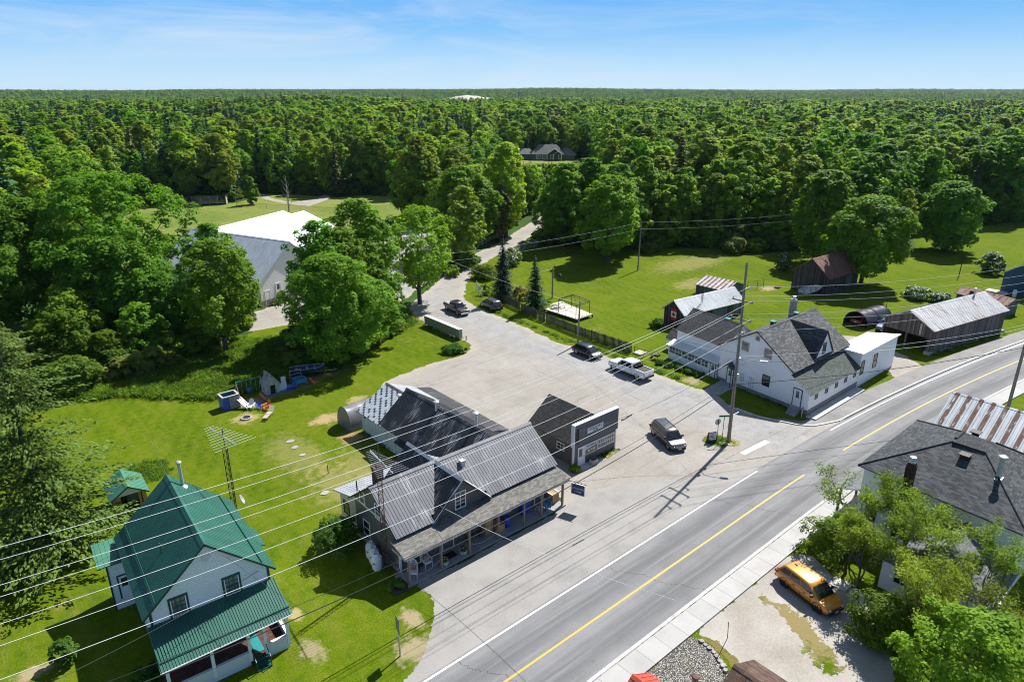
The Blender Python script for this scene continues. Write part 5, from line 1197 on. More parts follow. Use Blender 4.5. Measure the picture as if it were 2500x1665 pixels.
        b = MB(); b.fbox((c3 - .38, sg * (bw + .14), belt + .06), (1, 0, 0), (0, 1, 0), (0, 0, 1), -.07, .06, -.13, .1, -.04, .13); b.build('mirror', M['black'] if kind != 'pickup' else M['black'], r)
        b = MB(); b.fbox((0, sg * hw, 0), (1, 0, 0), (0, 0, 1), (0, sg, 0), xr + wr * 1.15, xf - wr * 1.15, clr - .03, clr + .13, -.12, .012); b.build('sill', M['black'], r)
        for hx in (.1 * wb, -.22 * wb): b = MB(); b.fbox((hx, sg * hw, belt - .17), (1, 0, 0), (0, 0, 1), (0, sg, 0), -.1, .1, -.02, .02, -.06, .03); b.build('door_handle', M['black'], r)
        # door seams
        b = MB()
        for hx in (-.30 * wb, -.02 * wb, .28 * wb): b.fbox((hx, sg * hw, 0), (1, 0, 0), (0, 0, 1), (0, sg, 0), -.008, .008, clr + .14, belt - .12, -.1, .004)
        b.build('door_seam', M['black'], r)
        if rack and kind in ('suv', 'van'):
            b = MB(); b.tube([(c1 + .15, sg * tw * .86, zt + .05), (c2 - .2, sg * tw * .86, zt + .05)], .022, 5)
            for xx in (c1 + .2, c2 - .25): b.box(xx - .05, xx + .05, sg * tw * .86 - .02, sg * tw * .86 + .02, zt - .03, zt + .05)
            b.build('roof_rail', M['black'], r)
    if kind == 'pickup':
        x0, x1 = Rr + .1, c0 - .12
        b = MB(); b.box(x0, x1, -hw * .8, hw * .8, belt + .035, belt + .05) if not bed_cover else b.box(x0, x1, -hw * .84, hw * .84, belt + .03, belt + .07)
        b.build('bed_cover' if bed_cover else 'cargo_bed', M[bed_cover] if bed_cover else M['black'], r)
        if not bed_cover:
            b = MB(); b.box(x0, x1, hw * .8, hw * .92, belt + .02, belt + .11); b.box(x0, x1, -hw * .92, -hw * .8, belt + .02, belt + .11); b.box(Rr, x0, -hw * .92, hw * .92, belt, belt + .1); b.build('bed_rail', [paint], r)
            b = MB(); b.box(x1 - .12, x1, -hw * .75, hw * .75, belt + .04, belt + .35)
            b.tube([(x1 - .05, -hw * .78, belt + .05), (x1 - .05, -hw * .7, zt - .08), (x1 - .05, hw * .7, zt - .08), (x1 - .05, hw * .78, belt + .05)], .03, 6); b.build('headache_rack', M['black'], r)
    if kind == 'suv': b = MB(); b.fbox((c1 + .38, 0, zt), (1, 0, 0), (0, 1, 0), (0, 0, 1), -.1, .1, -.03, .03, 0, .07); b.build('antenna_fin', M['black'], r)
    r.location = loc; r.rotation_euler = (0, 0, heading)
    if group: r['group'] = group
    return r

def park(near_rear, near_front, W, side):
    """centre and heading from the ground contact of the two wheels on the near side; side=+1 when the near side is the car's left"""
    a, b = Vector((*near_rear, 0)), Vector((*near_front, 0)); d = (b - a).normalized(); left = Vector((-d.y, d.x, 0))
    c = (a + b) / 2 - left * side * (W / 2 - .12)
    return (c.x, c.y, .012), math.atan2(d.y, d.x)

def vehicles():
    P_or = car_paint('paint_orange', (.62, .24, .012), .2)
    P_gm = car_paint('paint_bronze_grey', (.085, .08, .078), .5)
    P_wh = car_paint('paint_white', (.72, .73, .74), 0.0)
    P_nv = car_paint('paint_black_blue', (.012, .013, .022), .2)
    P_br = car_paint('paint_dark_brown', (.018, .013, .013), .3)
    P_gy = car_paint('paint_grey', (.09, .095, .105), .4)
    P_bl = car_paint('paint_blue', (.1, .13, .26), .3)
    P_rd = car_paint('paint_red', (.25, .02, .015), .1)
    l, h = park((40.7, 17.4), (39.96, 14.66), 1.8, -1)
    vehicle('orange_car', 'bright orange crossover parked on the gravel driveway beside leafy thin trees', 'car', P_or, (l[0], l[1], .01), h, 4.6, 1.84, 1.56, 2.85, .93, 'suv', 'rim_dark', rack=False)
    l, h = park((51.84, 37.84), (50.5, 34.86), 1.8, -1)
    vehicle('grey_people_carrier', 'bronze-grey people carrier driving through the gravel lot beside the utility pole', 'car', P_gm, l, h, 4.75, 1.8, 1.62, 3.0, .95, 'van')
    l, h = park((61.8, 48.2), (61.95, 52.0), 1.95, 1)
    vehicle('white_pickup', 'white crew cab pickup with empty black bed parked by the glazed porch', 'pickup', P_wh, l, h, 6.0, 1.98, 1.9, 3.85, 1.2, 'pickup')
    l, h = park((62.57, 59.17), (62.45, 56.44), 1.75, -1)
    vehicle('dark_hatchback', 'shiny dark navy hatchback parked below the short utility pole by the plank fence', 'car', P_nv, l, h, 4.35, 1.76, 1.5, 2.65, .9, 'hatch')
    l, h = park((61.0, 86.6), (60.45, 82.9), 1.9, -1)
    vehicle('dark_pickup', 'dark brown pickup with covered bed coming down the gravel lane', 'pickup', P_br, l, h, 5.6, 1.9, 1.8, 3.6, 1.12, 'pickup', bed_cover='plastic_grey', trimcol='chrome')
    l, h = park((66.09, 81.45), (66.39, 84.16), 1.8, 1)
    vehicle('grey_crossover', 'grey crossover parked at the fence end under the blue spruce', 'car', P_gy, l, h, 4.5, 1.82, 1.6, 2.7, .98, 'suv')
    vehicle('blue_pickup', 'silvery blue pickup parked beside the open end of the long barn', 'pickup', P_bl, (104.6, 36.2, .01), math.pi + .1, 5.3, 1.9, 1.6, 3.3, 1.05, 'pickup', bed_cover='plastic_grey')
    vehicle('red_car', 'dark red car standing under the black arched tarp shelter', 'car', P_rd, (105.0, 39.7, .01), -.15, 4.3, 1.75, 1.4, 2.6, .85, 'hatch')

# ================================================================ poles, wires, aerials
SPAN = {}
def utility():
    g = 'wires strung along the main road'
    p = thing('utility_pole', 'tall wooden utility pole with many wires on the corner traffic island', 'utility pole', (56.32, 31.96, 0))
    b = MB(); b.tube([(56.32, 31.96, -.2), (56.15, 31.96, 9), (55.85, 32, 18.5)], .19, 10, r2=.10); b.build('pole', M['pole_wood'], p, smooth=True)
    def arm(z, n):
        x = 56.1 - (z - 8) * .028
        b = MB(); b.fbox((x, 32, z), (0, 1, 0), (1, 0, 0), (0, 0, 1), -1.05, 1.05, -.05, .05, -.06, .06)
        b.build('crossarm', M['pole_wood'], p)
        for y in (33.0, 31.0): b = MB(); b.lathe((x, y, z), [(.05, .05), (.09, .12), (.05, .16), (.085, .22), (.03, .28)], 8); b.build('insulator', M['steel'], p, smooth=True)
    arm(14.85, 0); arm(13.05, 1)
    for z in (16.1, 11.85): b = MB(); b.fbox((55.95, 31.85, z), (0, 1, 0), (1, 0, 0), (0, 0, 1), -.45, .05, -.04, .04, -.04, .04); b.lathe((55.9, 31.5, z), [(.04, .0), (.08, .06), (.05, .12), (.07, .18), (.02, .22)], 8); b.build('bracket', M['galv'], p)
    b = MB(); b.box(56.1, 56.4, 31.7, 31.85, 8.9, 9.2); b.box(56.15, 56.4, 31.7, 31.9, 7.2, 7.5); b.build('junction_box', M['galv'], p)
    b = MB(); b.tube([(56.3, 31.7, 6.6 - .15 * k) for k in range(6)], .0, 3) if False else None
    b = MB(); b.tube([(56.25, 31.85, 8.1), (56.5, 31.5, 8.75), (56.9, 30.9, 9.0), (57.4, 30.2, 9.02)], .035, 6); la = b.build('lamp_arm', M['galv'], p, smooth=True)
    b = MB(); b.fbox((57.4, 30.2, 8.98), (.58, -.81, 0), (.81, .58, 0), (0, 0, 1), -.1, .6, -.13, .13, -.06, .08); b.build('lamp_head', M['galv'], la)
    b = MB(); b.box(56.5, 57.4, 31.82, 31.88, 3.05, 3.1); b.build('bracket', M['white_trim'], p)
    right_top = {}
    q = thing('utility_pole', 'dark wooden utility pole at the right edge beside the grass verge', 'utility pole', (86.9, 16.1, 0))
    b = MB(); b.tube([(86.9, 16.1, -.2), (86.9, 16.1, 17.0)], .18, 9, r2=.1); b.build('pole', M['pole_wood'], q, smooth=True)
    for z in (14.9, 13.1): b = MB(); b.fbox((86.9, 16.1, z), (.45, .89, 0), (.89, -.45, 0), (0, 0, 1), -1.05, 1.05, -.05, .05, -.06, .06); b.build('crossarm', M['pole_wood'], q)
    def wire(label, pts_l, r=.0135, mat='wire', grp=g, n=28, sags=(2.0,)):
        b = MB(); pl = []
        for (a, c), s in zip(zip(pts_l[:-1], pts_l[1:]), sags):
            a, c = Vector(a), Vector(c)
            for i in range(n + 1):
                t = i / n; pl.append(a.lerp(c, t) - Vector((0, 0, 4 * s * t * (1 - t))))
        b.tube(pl, r, 5); o = b.build('overhead_wire', M[mat], smooth=True)
        return tag(o, label, 'wire', grp)
    LX = -11
    wire('bright topmost wire over the street pinned below the pole tip', [(LX, 32, 16.3), (55.9, 31.5, 16.3), (86.9, 16.1, 16.6)], sags=(2.0, .7))
    for z, y, w in ((15.1, 33, 'bright wire on the far end of the upper crossarm'), (15.1, 31, 'bright wire on the near end of the upper crossarm'), (13.3, 33, 'bright wire on the far end of the lower crossarm'), (13.3, 31, 'bright wire on the near end of the lower crossarm')):
        wire(w, [(LX, y, z), (55.95, y, z), (86.9 + (y - 32) * .45, 16.1 + (y - 32) * .89, z)], sags=(2.0, .7))
    wire('single bright wire on the bracket under both crossarms', [(LX, 31.5, 11.95), (56, 31.5, 11.95), (86.8, 16.1, 12.3)], sags=(2.05, .6))
    wire('thick pale cable above the porch roof below the bright wires', [(LX, 32, 9.9), (56.2, 31.9, 9.3), (86.8, 16.1, 9.9)], .016, 'wire', sags=(1.85, .7))
    wire('thick black cable hanging low over the store porch', [(LX, 32, 7.3), (56.2, 31.9, 6.4), (86.8, 16.1, 7.2)], .032, 'cable', sags=(2.75, .55))
    wire('thin dark cable just above the thick low cable', [(LX, 31.9, 8.2), (56.2, 31.8, 7.0)], .016, 'cable', sags=(2.6,))
    b = MB(); b.tube([(39.3, 31.93, 8.05), (39.7, 31.93, 8.02), (40.2, 31.93, 8.1), (40.6, 31.93, 8.14)], .06, 6); b = b.build('cable_splice', M['cable']); tag(b, 'lumpy dark splice case on the cable before the shop front', 'cable splice')
    h = 'service drops from the main pole'
    wire('twisted service cable running down to the little shop corner', [(56.2, 31.9, 9.2), (41.0, 38.3, 3.9)], .016, 'cable', h, sags=(.9,))
    wire('twisted service cable crossing the road to the farmhouse end block', [(86.8, 16.2, 9.5), (79.9, 29.6, 4.6)], .014, 'wire', h, sags=(.5,))
    wire('slack service cable from the pole across to the end block roof', [(56.3, 32, 8.9), (79.9, 29.7, 4.7)], .016, 'cable', h, sags=(.7,))
    wire('twisted service cable crossing the road to the store gable', [(24.4, 36.3, 4.2), (26.5, 17.0, 7.0)], .014, 'wire', h, sags=(.5,))
    wire('slack dark cable from the low line down to the green house veranda', [(11.8, 37.6, 4.6), (LX, 31.9, 8.0)], .014, 'cable', h, sags=(.8,))
    wire('thin dark wire down from the lower roof to the left yard', [(9.5, 37.5, 6.5), (11.9, 32, 4.6)], .012, 'cable', h, sags=(.1,))
    # poles of the back line
    g2 = 'wires of the back line'
    P2 = []
    for (x, y), hh, lab in (((65.34, 61.58), 6.2, 'short utility pole standing at the plank fence by the hatchback'), ((104.7, 83.2), 9.6, 'slim pale utility pole standing alone on the back lawn')):
        u = thing('utility_pole', lab, 'utility pole', (x, y, 0)); b = MB(); b.tube([(x, y, -.2), (x + (.5 if hh > 9.5 and x < 90 else .15), y, hh)], .15, 8, r2=.1); b.build('pole', M['pole_wood'], u, smooth=True)
        b = MB(); b.lathe((x + .15, y, hh), [(.04, 0), (.07, .08), (.03, .16)], 7); b.build('insulator', M['steel'], u)
    for z, w in ((9.5, 'upper'), (8.2, 'lower')):
        wire(w + ' thin wire of the back line crossing to the trees', [(45, 96, z - 1), (104.8, 83.2, z), (150, 62, z + 1)], .014, 'wire', g2, sags=(1.2, .8))
    wire('thin wire beside the plank fence', [(65.4, 61.6, 6.0), (64, 97, 8.0)], .012, 'wire', g2, sags=(.8,)); wire('thin wire between short pole and corner pole', [(65.4, 61.6, 6.1), (56.2, 32, 9.6)], .012, 'cable', g2, sags=(.7,))
    # yard lamp post and clothes pole
    u = thing('yard_light_post', 'wooden yard post with dark lamp bowl on the back lawn', 'lamp post', (78.6, 80.4, 0)); b = MB(); b.tube([(78.6, 80.4, 0), (78.6, 80.4, 5.2)], .14, 8, r2=.11); b.build('post', M['pole_wood'], u)
    b = MB(); b.tube([(78.6, 80.4, 3.7), (79.5, 79.9, 3.9)], .05, 5); b.lathe((79.7, 79.8, 3.8), [(.36, -.15), (.4, 0), (.22, .3), (.05, .38)], 12); b.build('lamp_shade', M['dark_steel'], u)
    b = MB(); b.tube([(78.6, 80.4, 5.1), (75.3, 81.6, 4.6)], .035, 5); b.build('arm', M['wood_pale'], u)

def lattice(b, base, h, w, taper=1.0, r=.028, step=.5, top=None):
    base = Vector(base); top = Vector(top) if top else base + Vector((0, 0, h))
    ax = (top - base) / h
    cor = [Vector((w * math.cos(a), w * math.sin(a), 0)) for a in (0.5, 0.5 + 2.094, .5 + 4.189)]
    f = lambda z: 1 - (1 - taper) * z / h
    for c in cor: b.tube([base + c, top + c * f(h)], r, 5)
    n = int(h / step)
    for i in range(n):
        z0, z1 = h * i / n, h * (i + 1) / n
        for k in range(3):
            a, c = cor[k], cor[(k + 1) % 3]
            b.tube([base + ax * z0 + a * f(z0), base + ax * z1 + c * f(z1)], r * .55, 4); b.tube([base + ax * z1 + a * f(z1), base + ax * z1 + c * f(z1)], r * .55, 4)

def yagi(o, c, d, L, n, e0, e1, up=.12):
    """television aerial: boom along d from c, elements of growing length"""
    d = Vector(d).normalized(); c = Vector(c); s = d.cross(Vector((0, 0, 1))).normalized()
    b = MB(); b.tube([c - d * L / 2, c + d * L / 2], .035, 6); b.tube([c - d * L * .5 + Vector((0, 0, .16)), c + d * L * .2 + Vector((0, 0, .02))], .02, 5); b.build('boom', M['galv'], o)
    for i in range(n):
        t = i / (n - 1); p = c + d * (L * (t - .5)); e = e0 + (e1 - e0) * t
        b = MB(); b.tube([p - s * e / 2 + Vector((0, 0, .02)), p + s * e / 2 + Vector((0, 0, .02))], .011, 4); b.build('element', M['galv'], o)

def aerials():
    t = thing('aerial_mast', 'rusty lattice mast with television aerial against the store gable', 'aerial', (20.3, 37.25, 0))
    b = MB(); lattice(b, (20.15, 37.3, 0), 9.0, .2); b.build('mast', M['rusty_steel'], t)
    b = MB(); b.tube([(20.15, 37.3, 9), (20.15, 37.3, 10.4)], .03, 6); b.build('mast_tube', M['rusty_steel'], t)
    yagi(t, (20.05, 36.8, 9.35), (-.09, -1, 0), 3.6, 16, .6, 2.3)
    t = thing('aerial_mast', 'dark lattice mast with large television aerial beside the green roofed house', 'aerial', (13.2, 47.5, 0))
    b = MB(); lattice(b, (13.2, 47.5, 0), 8.4, .2); b.build('mast', M['dark_steel'], t)
    b = MB(); b.tube([(13.2, 47.5, 8.4), (13.2, 47.5, 10.0)], .03, 6); b.build('mast_tube', M['dark_steel'], t)
    yagi(t, (13.1, 47.4, 9.5), (-.13, 1, 0), 4.0, 11, 3.1, .8)
    b = MB(); b.lathe((0, 0, 0), [(.03, 0), (.25, .05), (.38, .14), (.36, .15), (.2, .07)], 16)
    b.M = None; mm = Matrix.Translation((13.45, 46.6, 4.35)) @ Matrix.Rotation(R(65), 4, 'Y') @ Matrix.Rotation(R(20), 4, 'X'); b.v = [mm @ v for v in b.v]; d = b.build('satellite_dish', M['plastic_grey'], smooth=True); tag(d, 'small grey satellite dish on the lattice mast by the green roof', 'satellite dish')
    w = MB(); w.tube([(9.0, 47.1, 8.0), (8.5, 47.3, 10.8)], .012, 5); w = w.build('whip_antenna', M['galv']); tag(w, 'thin whip antenna rising from the green roof ridge end', 'antenna')
    w = MB(); lattice(w, (86.2, 56.0, 3.2), 1.9, .14, r=.02); w = w.build('small_mast', M['dark_steel']); tag(w, 'short lattice mast above the grey shed roof with the flag', 'mast')
    w = MB(); lattice(w, (88, 42.5, 5.0), 4.6, .14, r=.02); w = w.build('small_mast', M['dark_steel']); tag(w, 'thin lattice mast behind the farmhouse ridge', 'mast')

# ================================================================ small things
def adirondack(name, label, mat, loc, rz, group=None, s=1.0):
    t = thing(name, label, 'chair'); m = M[mat]
    b = MB()
    for i in range(5): b.fbox((0, 0, .38), (0, 1, 0), (1, 0, -.22), (.22, 0, 1), -.27 + i * .11, -.18 + i * .11, -.25, .3, 0, .02)
    b.build('seat', m, t)
    b = MB()
    for i in range(5): b.fbox((-.25, 0, .36), (0, 1, 0), (-.35, 0, .94), (.94, 0, .35), -.27 + i * .11, -.18 + i * .11, 0, .78 - abs(i - 2) * .07, 0, .025)
    b.build('backrest', m, t)
    for sg in (-1, 1):
        b = MB(); b.box(-.4, .38, sg * .36 - .07, sg * .36 + .07, .58, .61); b.build('armrest', m, t)
        b = MB(); b.box(.25, .33, sg * .33 - .03, sg * .33 + .03, 0, .58); b.build('leg', m, t)
        b = MB(); b.fbox((-.5, sg * .31, 0), (1, 0, .5), (0, 1, 0), (-.5, 0, 1), 0, .75, -.02, .02, 0, .1); b.build('leg', m, t)
    t.location = loc; t.rotation_euler = (0, 0, rz); t.scale = (s, s, s)
    return t

def rocker(label, loc, rz):
    t = thing('wicker_chair', label, 'chair', group='white wicker chairs on the store porch'); m = M['plastic_white']
    b = MB(); b.box(-.25, .27, -.27, .27, .38, .44); b.box(-.2, .25, -.23, .23, .44, .5); b.build('seat', [m], t)
    b = MB(); n = 12
    pts = [(-.26 - .12 * math.sin(math.pi * i / n) - .05, -.32 * math.cos(math.pi * i / n), .44 + .72 * math.sin(math.pi * i / n) ** .6) for i in range(n + 1)]
    b.tube(pts, .05, 6)
    for i in range(1, n): b.tube([(-.25, pts[i][1], .44), pts[i]], .02, 4)
    for k in range(4): z = .55 + k * .14; b.tube([(-.27 - k * .03, -.3 + k * .03, z), (-.27 - k * .03, .3 - k * .03, z)], .02, 4)
    b.build('backrest', m, t)
    for sg in (-1, 1):
        b = MB(); b.tube([(-.28, sg * .32, .68), (.05, sg * .34, .68), (.25, sg * .33, .64)], .045, 6); b.build('armrest', m, t)
        for x in (-.25, .24): b = MB(); b.tube([(x, sg * .3, .64 if x > 0 else .44), (x * 1.15, sg * .31, 0)], .03, 6); b.build('leg', m, t)
    b = MB(); b.box(-.2, -.1, -.18, .18, .5, .85); b.build('cushion', M['flag_red'] if False else m_plain('cushion_fabric', (.3, .17, .16), .9, var=.5, sc=14), t)
    t.location = loc; t.rotation_euler = (0, 0, rz)
    return t

def flower_pot(label, loc, r=.3):
    t = thing('flower_pot', label, 'flower pot', loc)
    b = MB(); x, y, z = loc; b.lathe((x, y, z), [(r * .75, 0), (r, .22), (r * 1.02, .32), (r * .9, .32), (r * .85, .28)], 16); b.build('tub', M['wood_pale'], t, smooth=True)
    b = MB(); q = random.Random(int(x * 100))
    for i in range(90):
        a, e = q.uniform(0, 6.28), q.uniform(.1, 1.4); d = Vector((math.cos(a) * math.cos(e), math.sin(a) * math.cos(e), math.sin(e))); c = Vector((x, y, z + .33)) + d * r * q.uniform(.5, 1.05); s = .05
        u = d.orthogonal().normalized() * s; v = d.cross(u).normalized() * s
        b.poly([c - u - v, c + u - v, c + u + v, c - u + v], 1 if q.random() < .22 else 0)
    b.build('flowers', [M['leaf_bush'], M['petal_white']], t)

def props():
    # propane tanks at the store gable
    for i, (x, y) in enumerate(((19.75, 38.0), (19.95, 38.75), (20.1, 39.5))):
        lab = ('white propane tank nearest the porch end at the store gable', 'white propane tank in the middle of the row at the store gable', 'white propane tank farthest from the porch at the store gable')[i]
        t = thing('propane_tank', lab, 'propane tank', (x, y, 0), group='white propane tanks in a row at the store gable')
        b = MB(); b.lathe((x, y, 0), [(.3, .0), (.3, .1), (.37, .16), (.39, .3), (.39, 1.0), (.33, 1.15), (.2, 1.22), (.05, 1.24)], 18); b.build('tank', M['tank_white'], t, smooth=True)
        b = MB(); b.lathe((x, y, 0), [(.2, 1.18), (.2, 1.38), (.18, 1.38), (.18, 1.2)], 12); b.lathe((x, y, 0), [(.05, 1.2), (.06, 1.34), (.02, 1.36)], 8); b.build('collar', M['tank_white'], t)
        b = MB(); b.fbox((x, y, .72), Vector((-.45, .9, 0)).normalized(), (0, 0, 1), Vector((-.9, -.45, 0)).normalized(), -.1, .1, -.08, .06, .385, .4); b.build('label', M['plastic_orange'] if False else M['sign_grey'], t)
    t = thing('propane_tank', 'white upright propane tank behind thin trees by the dark roofed house', 'propane tank', (50.0, 14.9, 0))
    b = MB(); b.lathe((50.0, 14.9, 0), [(.42, .0), (.48, .2), (.48, 1.35), (.4, 1.5), (.2, 1.58), (.05, 1.6)], 18); b.build('tank', M['tank_white'], t, smooth=True); b = MB(); b.lathe((50.0, 14.9, 0), [(.24, 1.5), (.24, 1.78), (.22, 1.78), (.22, 1.52)], 12); b.build('collar', M['tank_white'], t)
    # porch furniture
    rocker('white wicker chair turned sideways between the first porch posts', (21.2, 35.45, .12), -2.2)
    rocker('white wicker chair facing the road under the porch window', (22.6, 35.75, .12), -1.57)
    flower_pot('flower tub by the second porch post of the store', (23.75, 35.05, .12), .28); flower_pot('large pale flower tub by the third porch post of the store', (25.55, 35.2, .12), .33)
    b = MB(); b.box(24.1, 25.1, 35.3, 36.0, .12, .14); tag(b.build('door_mat', M['black']), 'black mat before the store door', 'mat')
    t = thing('garden_table', 'small bistro table between the wicker chairs', 'table', (21.9, 35.6, .12)); b = MB(); b.lathe((21.9, 35.6, .12), [(.26, .55), (.26, .58)], 14); b.build('table_top', M['dark_steel'], t); b = MB(); b.tube([(21.9, 35.6, .12), (21.9, 35.6, .68)], .03, 6); b.build('leg', M['dark_steel'], t)
    b = MB(); b.box(26.6, 27.9, 35.95, 36.25, .5, .56); b.box(26.6, 27.9, 36.2, 36.26, .56, .95); b.box(26.65, 26.75, 35.95, 36.25, .12, .5); b.box(27.75, 27.85, 35.95, 36.25, .12, .5); tag(b.build('bench', M['fence_wood']), 'dark wooden bench on the store porch under the window', 'bench')
    b = MB(); b.box(28.1, 28.9, 35.7, 36.3, .12, 1.9); b.box(28.15, 28.85, 35.66, 35.7, .3, 1.0); tag(b.build('display_cabinet', M['wood_new']), 'brown wooden cabinet standing on the porch beside the fourth post', 'cabinet')
    t = thing('produce_bin', 'orange wooden produce bin on the store porch', 'bin', (29.4, 35.7, .12)); b = MB(); b.box(29.05, 29.75, 35.3, 36.1, .12, .8); b.build('box', M['wood_new'], t); b = MB(); b.box(29.0, 29.8, 35.25, 36.15, .8, .86); b.build('lid', M['wood_new'], t)
    t = thing('blue_barrel', 'blue plastic barrel next to the wooden produce bin', 'barrel', (30.3, 35.7, .12)); b = MB(); b.lathe((30.3, 35.7, .12), [(.28, 0), (.31, .3), (.31, .6), (.28, .9), (.05, .92)], 14); b.build('barrel', M['plastic_blue'], t, smooth=True)
    b = MB(); b.box(32.2, 33.0, 35.9, 36.35, .12, 1.5); b.box(32.25, 32.95, 35.86, 35.9, .2, 1.4); tag(b.build('ice_box', M['plastic_blue']), 'dark blue upright cooler against the shop wall on the porch', 'cooler')
    adirondack('blue_garden_chair', 'bright blue slatted garden chair at the sunny end of the porch', 'chair_blue', (34.4, 35.45, .12), -1.4)
    t = thing('planter_box', 'tall orange wooden planter box beside the last porch post', 'planter', (35.6, 35.9, .12)); b = MB(); b.box(35.25, 36.0, 35.5, 36.3, .12, .95); b.build('box', M['wood_new'], t); b = MB(); b.box(35.2, 36.05, 35.45, 35.55, .95, 1.0); b.box(35.2, 36.05, 36.25, 36.35, .95, 1.0); b.box(35.2, 35.3, 35.55, 36.25, .95, 1.0); b.box(35.95, 36.05, 35.55, 36.25, .95, 1.0); b.build('rim', M['white_trim'], t); b = MB(); b.box(35.3, 35.95, 35.55, 36.25, .85, .93); b.build('soil', M['soil'], t)
    t = thing('crate', 'small wooden crate beside the blue garden chair', 'crate', (33.8, 35.6, .12)); b = MB(); b.box(33.6, 34.0, 35.4, 35.8, .12, .45); b.build('box', M['wood_pale'], t)
    # hanging blue sign at the right porch end
    t = thing('hanging_sign', 'dark blue hanging sign for the country store at the right porch end', 'sign', (36.6, 34.2, 2.5))
    u = Vector((.35, -.94, 0)).normalized(); n = Vector((-.94, -.35, 0)).normalized(); o = Vector((36.3, 34.45, 1.35))
    b = MB(); b.fbox(o, u, (0, 0, 1), n, .1, 1.25, 0, .95, -.03, .03); b.build('panel', M['sign_blue'], t)
    b = MB()
    for a0, a1, c0, c1 in ((.06, 1.29, .95, .99), (.06, 1.29, -.04, 0), (.06, .1, 0, .95), (1.25, 1.29, 0, .95)): b.fbox(o, u, (0, 0, 1), n, a0, a1, c0, c1, -.035, .035)
    b.build('frame', M['white_trim'], t)
    b = MB(); b.fbox(o, u, (0, 0, 1), n, -.1, 1.45, 1.06, 1.1, -.02, .02); b.tube([o + u * .3 + Vector((0, 0, 1.1)), o + u * .5 + Vector((0, 0, 1.32)), o + u * .7 + Vector((0, 0, 1.1))], .015, 4); b.tube([o + u * .7 + Vector((0, 0, 1.1)), o + u * .85 + Vector((0, 0, 1.28)), o + u * 1.0 + Vector((0, 0, 1.1))], .015, 4); b.build('bracket', M['dark_steel'], t)
    text(t, 'COUNTRY', o + u * .675 + Vector((0, 0, .55)) + n * .035, u, n, .24, 'sign_white'); text(t, 'STORE', o + u * .675 + Vector((0, 0, .25)) + n * .035, u, n, .22, 'sign_white')
    # little shop planter
    t = thing('planter_box', 'weathered square planter before the little shop door', 'planter', (43.15, 38.0, 0)); b = MB(); b.box(42.75, 43.5, 37.8, 38.3, .03, .42); b.build('box', M['wood_pale'], t); b = MB(); b.box(42.82, 43.43, 37.87, 38.23, .36, .44); b.build('soil', M['soil'], t)
    # signs on the traffic island
    t = thing('sandwich_board', 'dark framed sandwich board with white notice on the traffic island', 'sign', (55.2, 33.0, 0))
    u = Vector((.85, -.53, 0)).normalized(); n = Vector((-.53, -.85, 0)).normalized(); o = Vector((54.75, 33.35, 0))
    for k, (sg, mm) in enumerate(((1, 'dark_steel'), (-1, 'wood_new'))):
        b = MB(); nn = (n * sg * .95 + Vector((0, 0, .3))).normalized(); up = (Vector((0, 0, 1)) - n * sg * .25).normalized(); b.fbox(o + n * sg * .3, u, up, nn, 0, .85, 0, 1.15, -.02, .02); b.build('panel', M[mm], t)
        if k == 0:
            b = MB(); b.fbox(o + n * .3, u, up, nn, .08, .77, .38, 1.08, .02, .03); b.build('notice', M['sign_white'], t)
            b = MB(); [b.fbox(o + n * .3, u, up, nn, .16, .69 - (i % 2) * .12, .5 + i * .13, .56 + i * .13, .03, .034) for i in range(4)]; b.build('lettering', M['ink_blue'], t)
    t = thing('stop_sign', 'stop sign seen from behind on the traffic island', 'road sign', (55.9, 33.0, 0)); b = MB(); b.tube([(55.9, 33.0, 0), (55.9, 33.05, 2.3)], .03, 6); b.build('post', M['dark_steel'], t)
    b = MB(); nn = Vector((.35, .94, 0)); uu = Vector((.94, -.35, 0)); b.prism([Vector((55.9, 33.1, 2.0)) + uu * .36 * math.cos(R(22.5 + 45 * k)) + Vector((0, 0, .36 * math.sin(R(22.5 + 45 * k)))) for k in range(8)], nn * .012); b.build('plate', M['galv'], t)
    t = thing('street_name_sign', 'green street name plate on a thin post beside the utility pole', 'road sign', (56.15, 32.6, 0)); b = MB(); b.tube([(56.15, 32.6, 0), (56.15, 32.6, 2.75)], .03, 6); b.build('post', M['dark_steel'], t); b = MB(); b.fbox((56.15, 32.6, 2.65), (.8, -.6, 0), (0, 0, 1), (-.6, -.8, 0), -.55, .55, 0, .2, -.012, .012); b.build('plate', M['sign_green'], t)
    b = MB(); b.fbox((56.05, 31.98, .1), (.8, -.6, 0), (.6, .8, 0), (0, 0, 1), -.75, .1, -.45, .05, 0, .03); tag(b.build('fallen_board', M['sign_white']), 'flat white board lying on the traffic island beside the pole', 'board')
    t = thing('road_sign', 'road sign seen edge-on in the grass near the road', 'road sign', (16.55, 29.81, 0)); b = MB(); b.box(16.52, 16.6, 29.77, 29.85, 0, 2.4); b.build('post', M['galv'], t); b = MB(); b.fbox((16.55, 29.86, 2.0), (.25, .97, 0), (0, 0, 1), (.97, -.25, 0), -.32, .32, -.15, 1.0, -.015, .015); b.build('plate', M['sign_grey'], t)
    t = thing('house_number_sign', 'thin white stake with small blue plate at the farmhouse corner', 'sign', (67.3, 30.0, 0)); b = MB(); b.tube([(67.3, 30.0, 0), (67.3, 30.0, 1.1)], .035, 5); b.build('stake', M['white_trim'], t); b = MB(); b.box(67.15, 67.45, 29.95, 29.98, 1.0, 1.15); b.build('plate', M['sign_blue'], t)
    b = MB(); b.tube([(33.3, 17.3, 0), (32.6, 17.0, 1.9)], .025, 5); tag(b.build('thin_post', M['rusty_steel']), 'thin rusty stake standing at the gravel driveway edge', 'post')
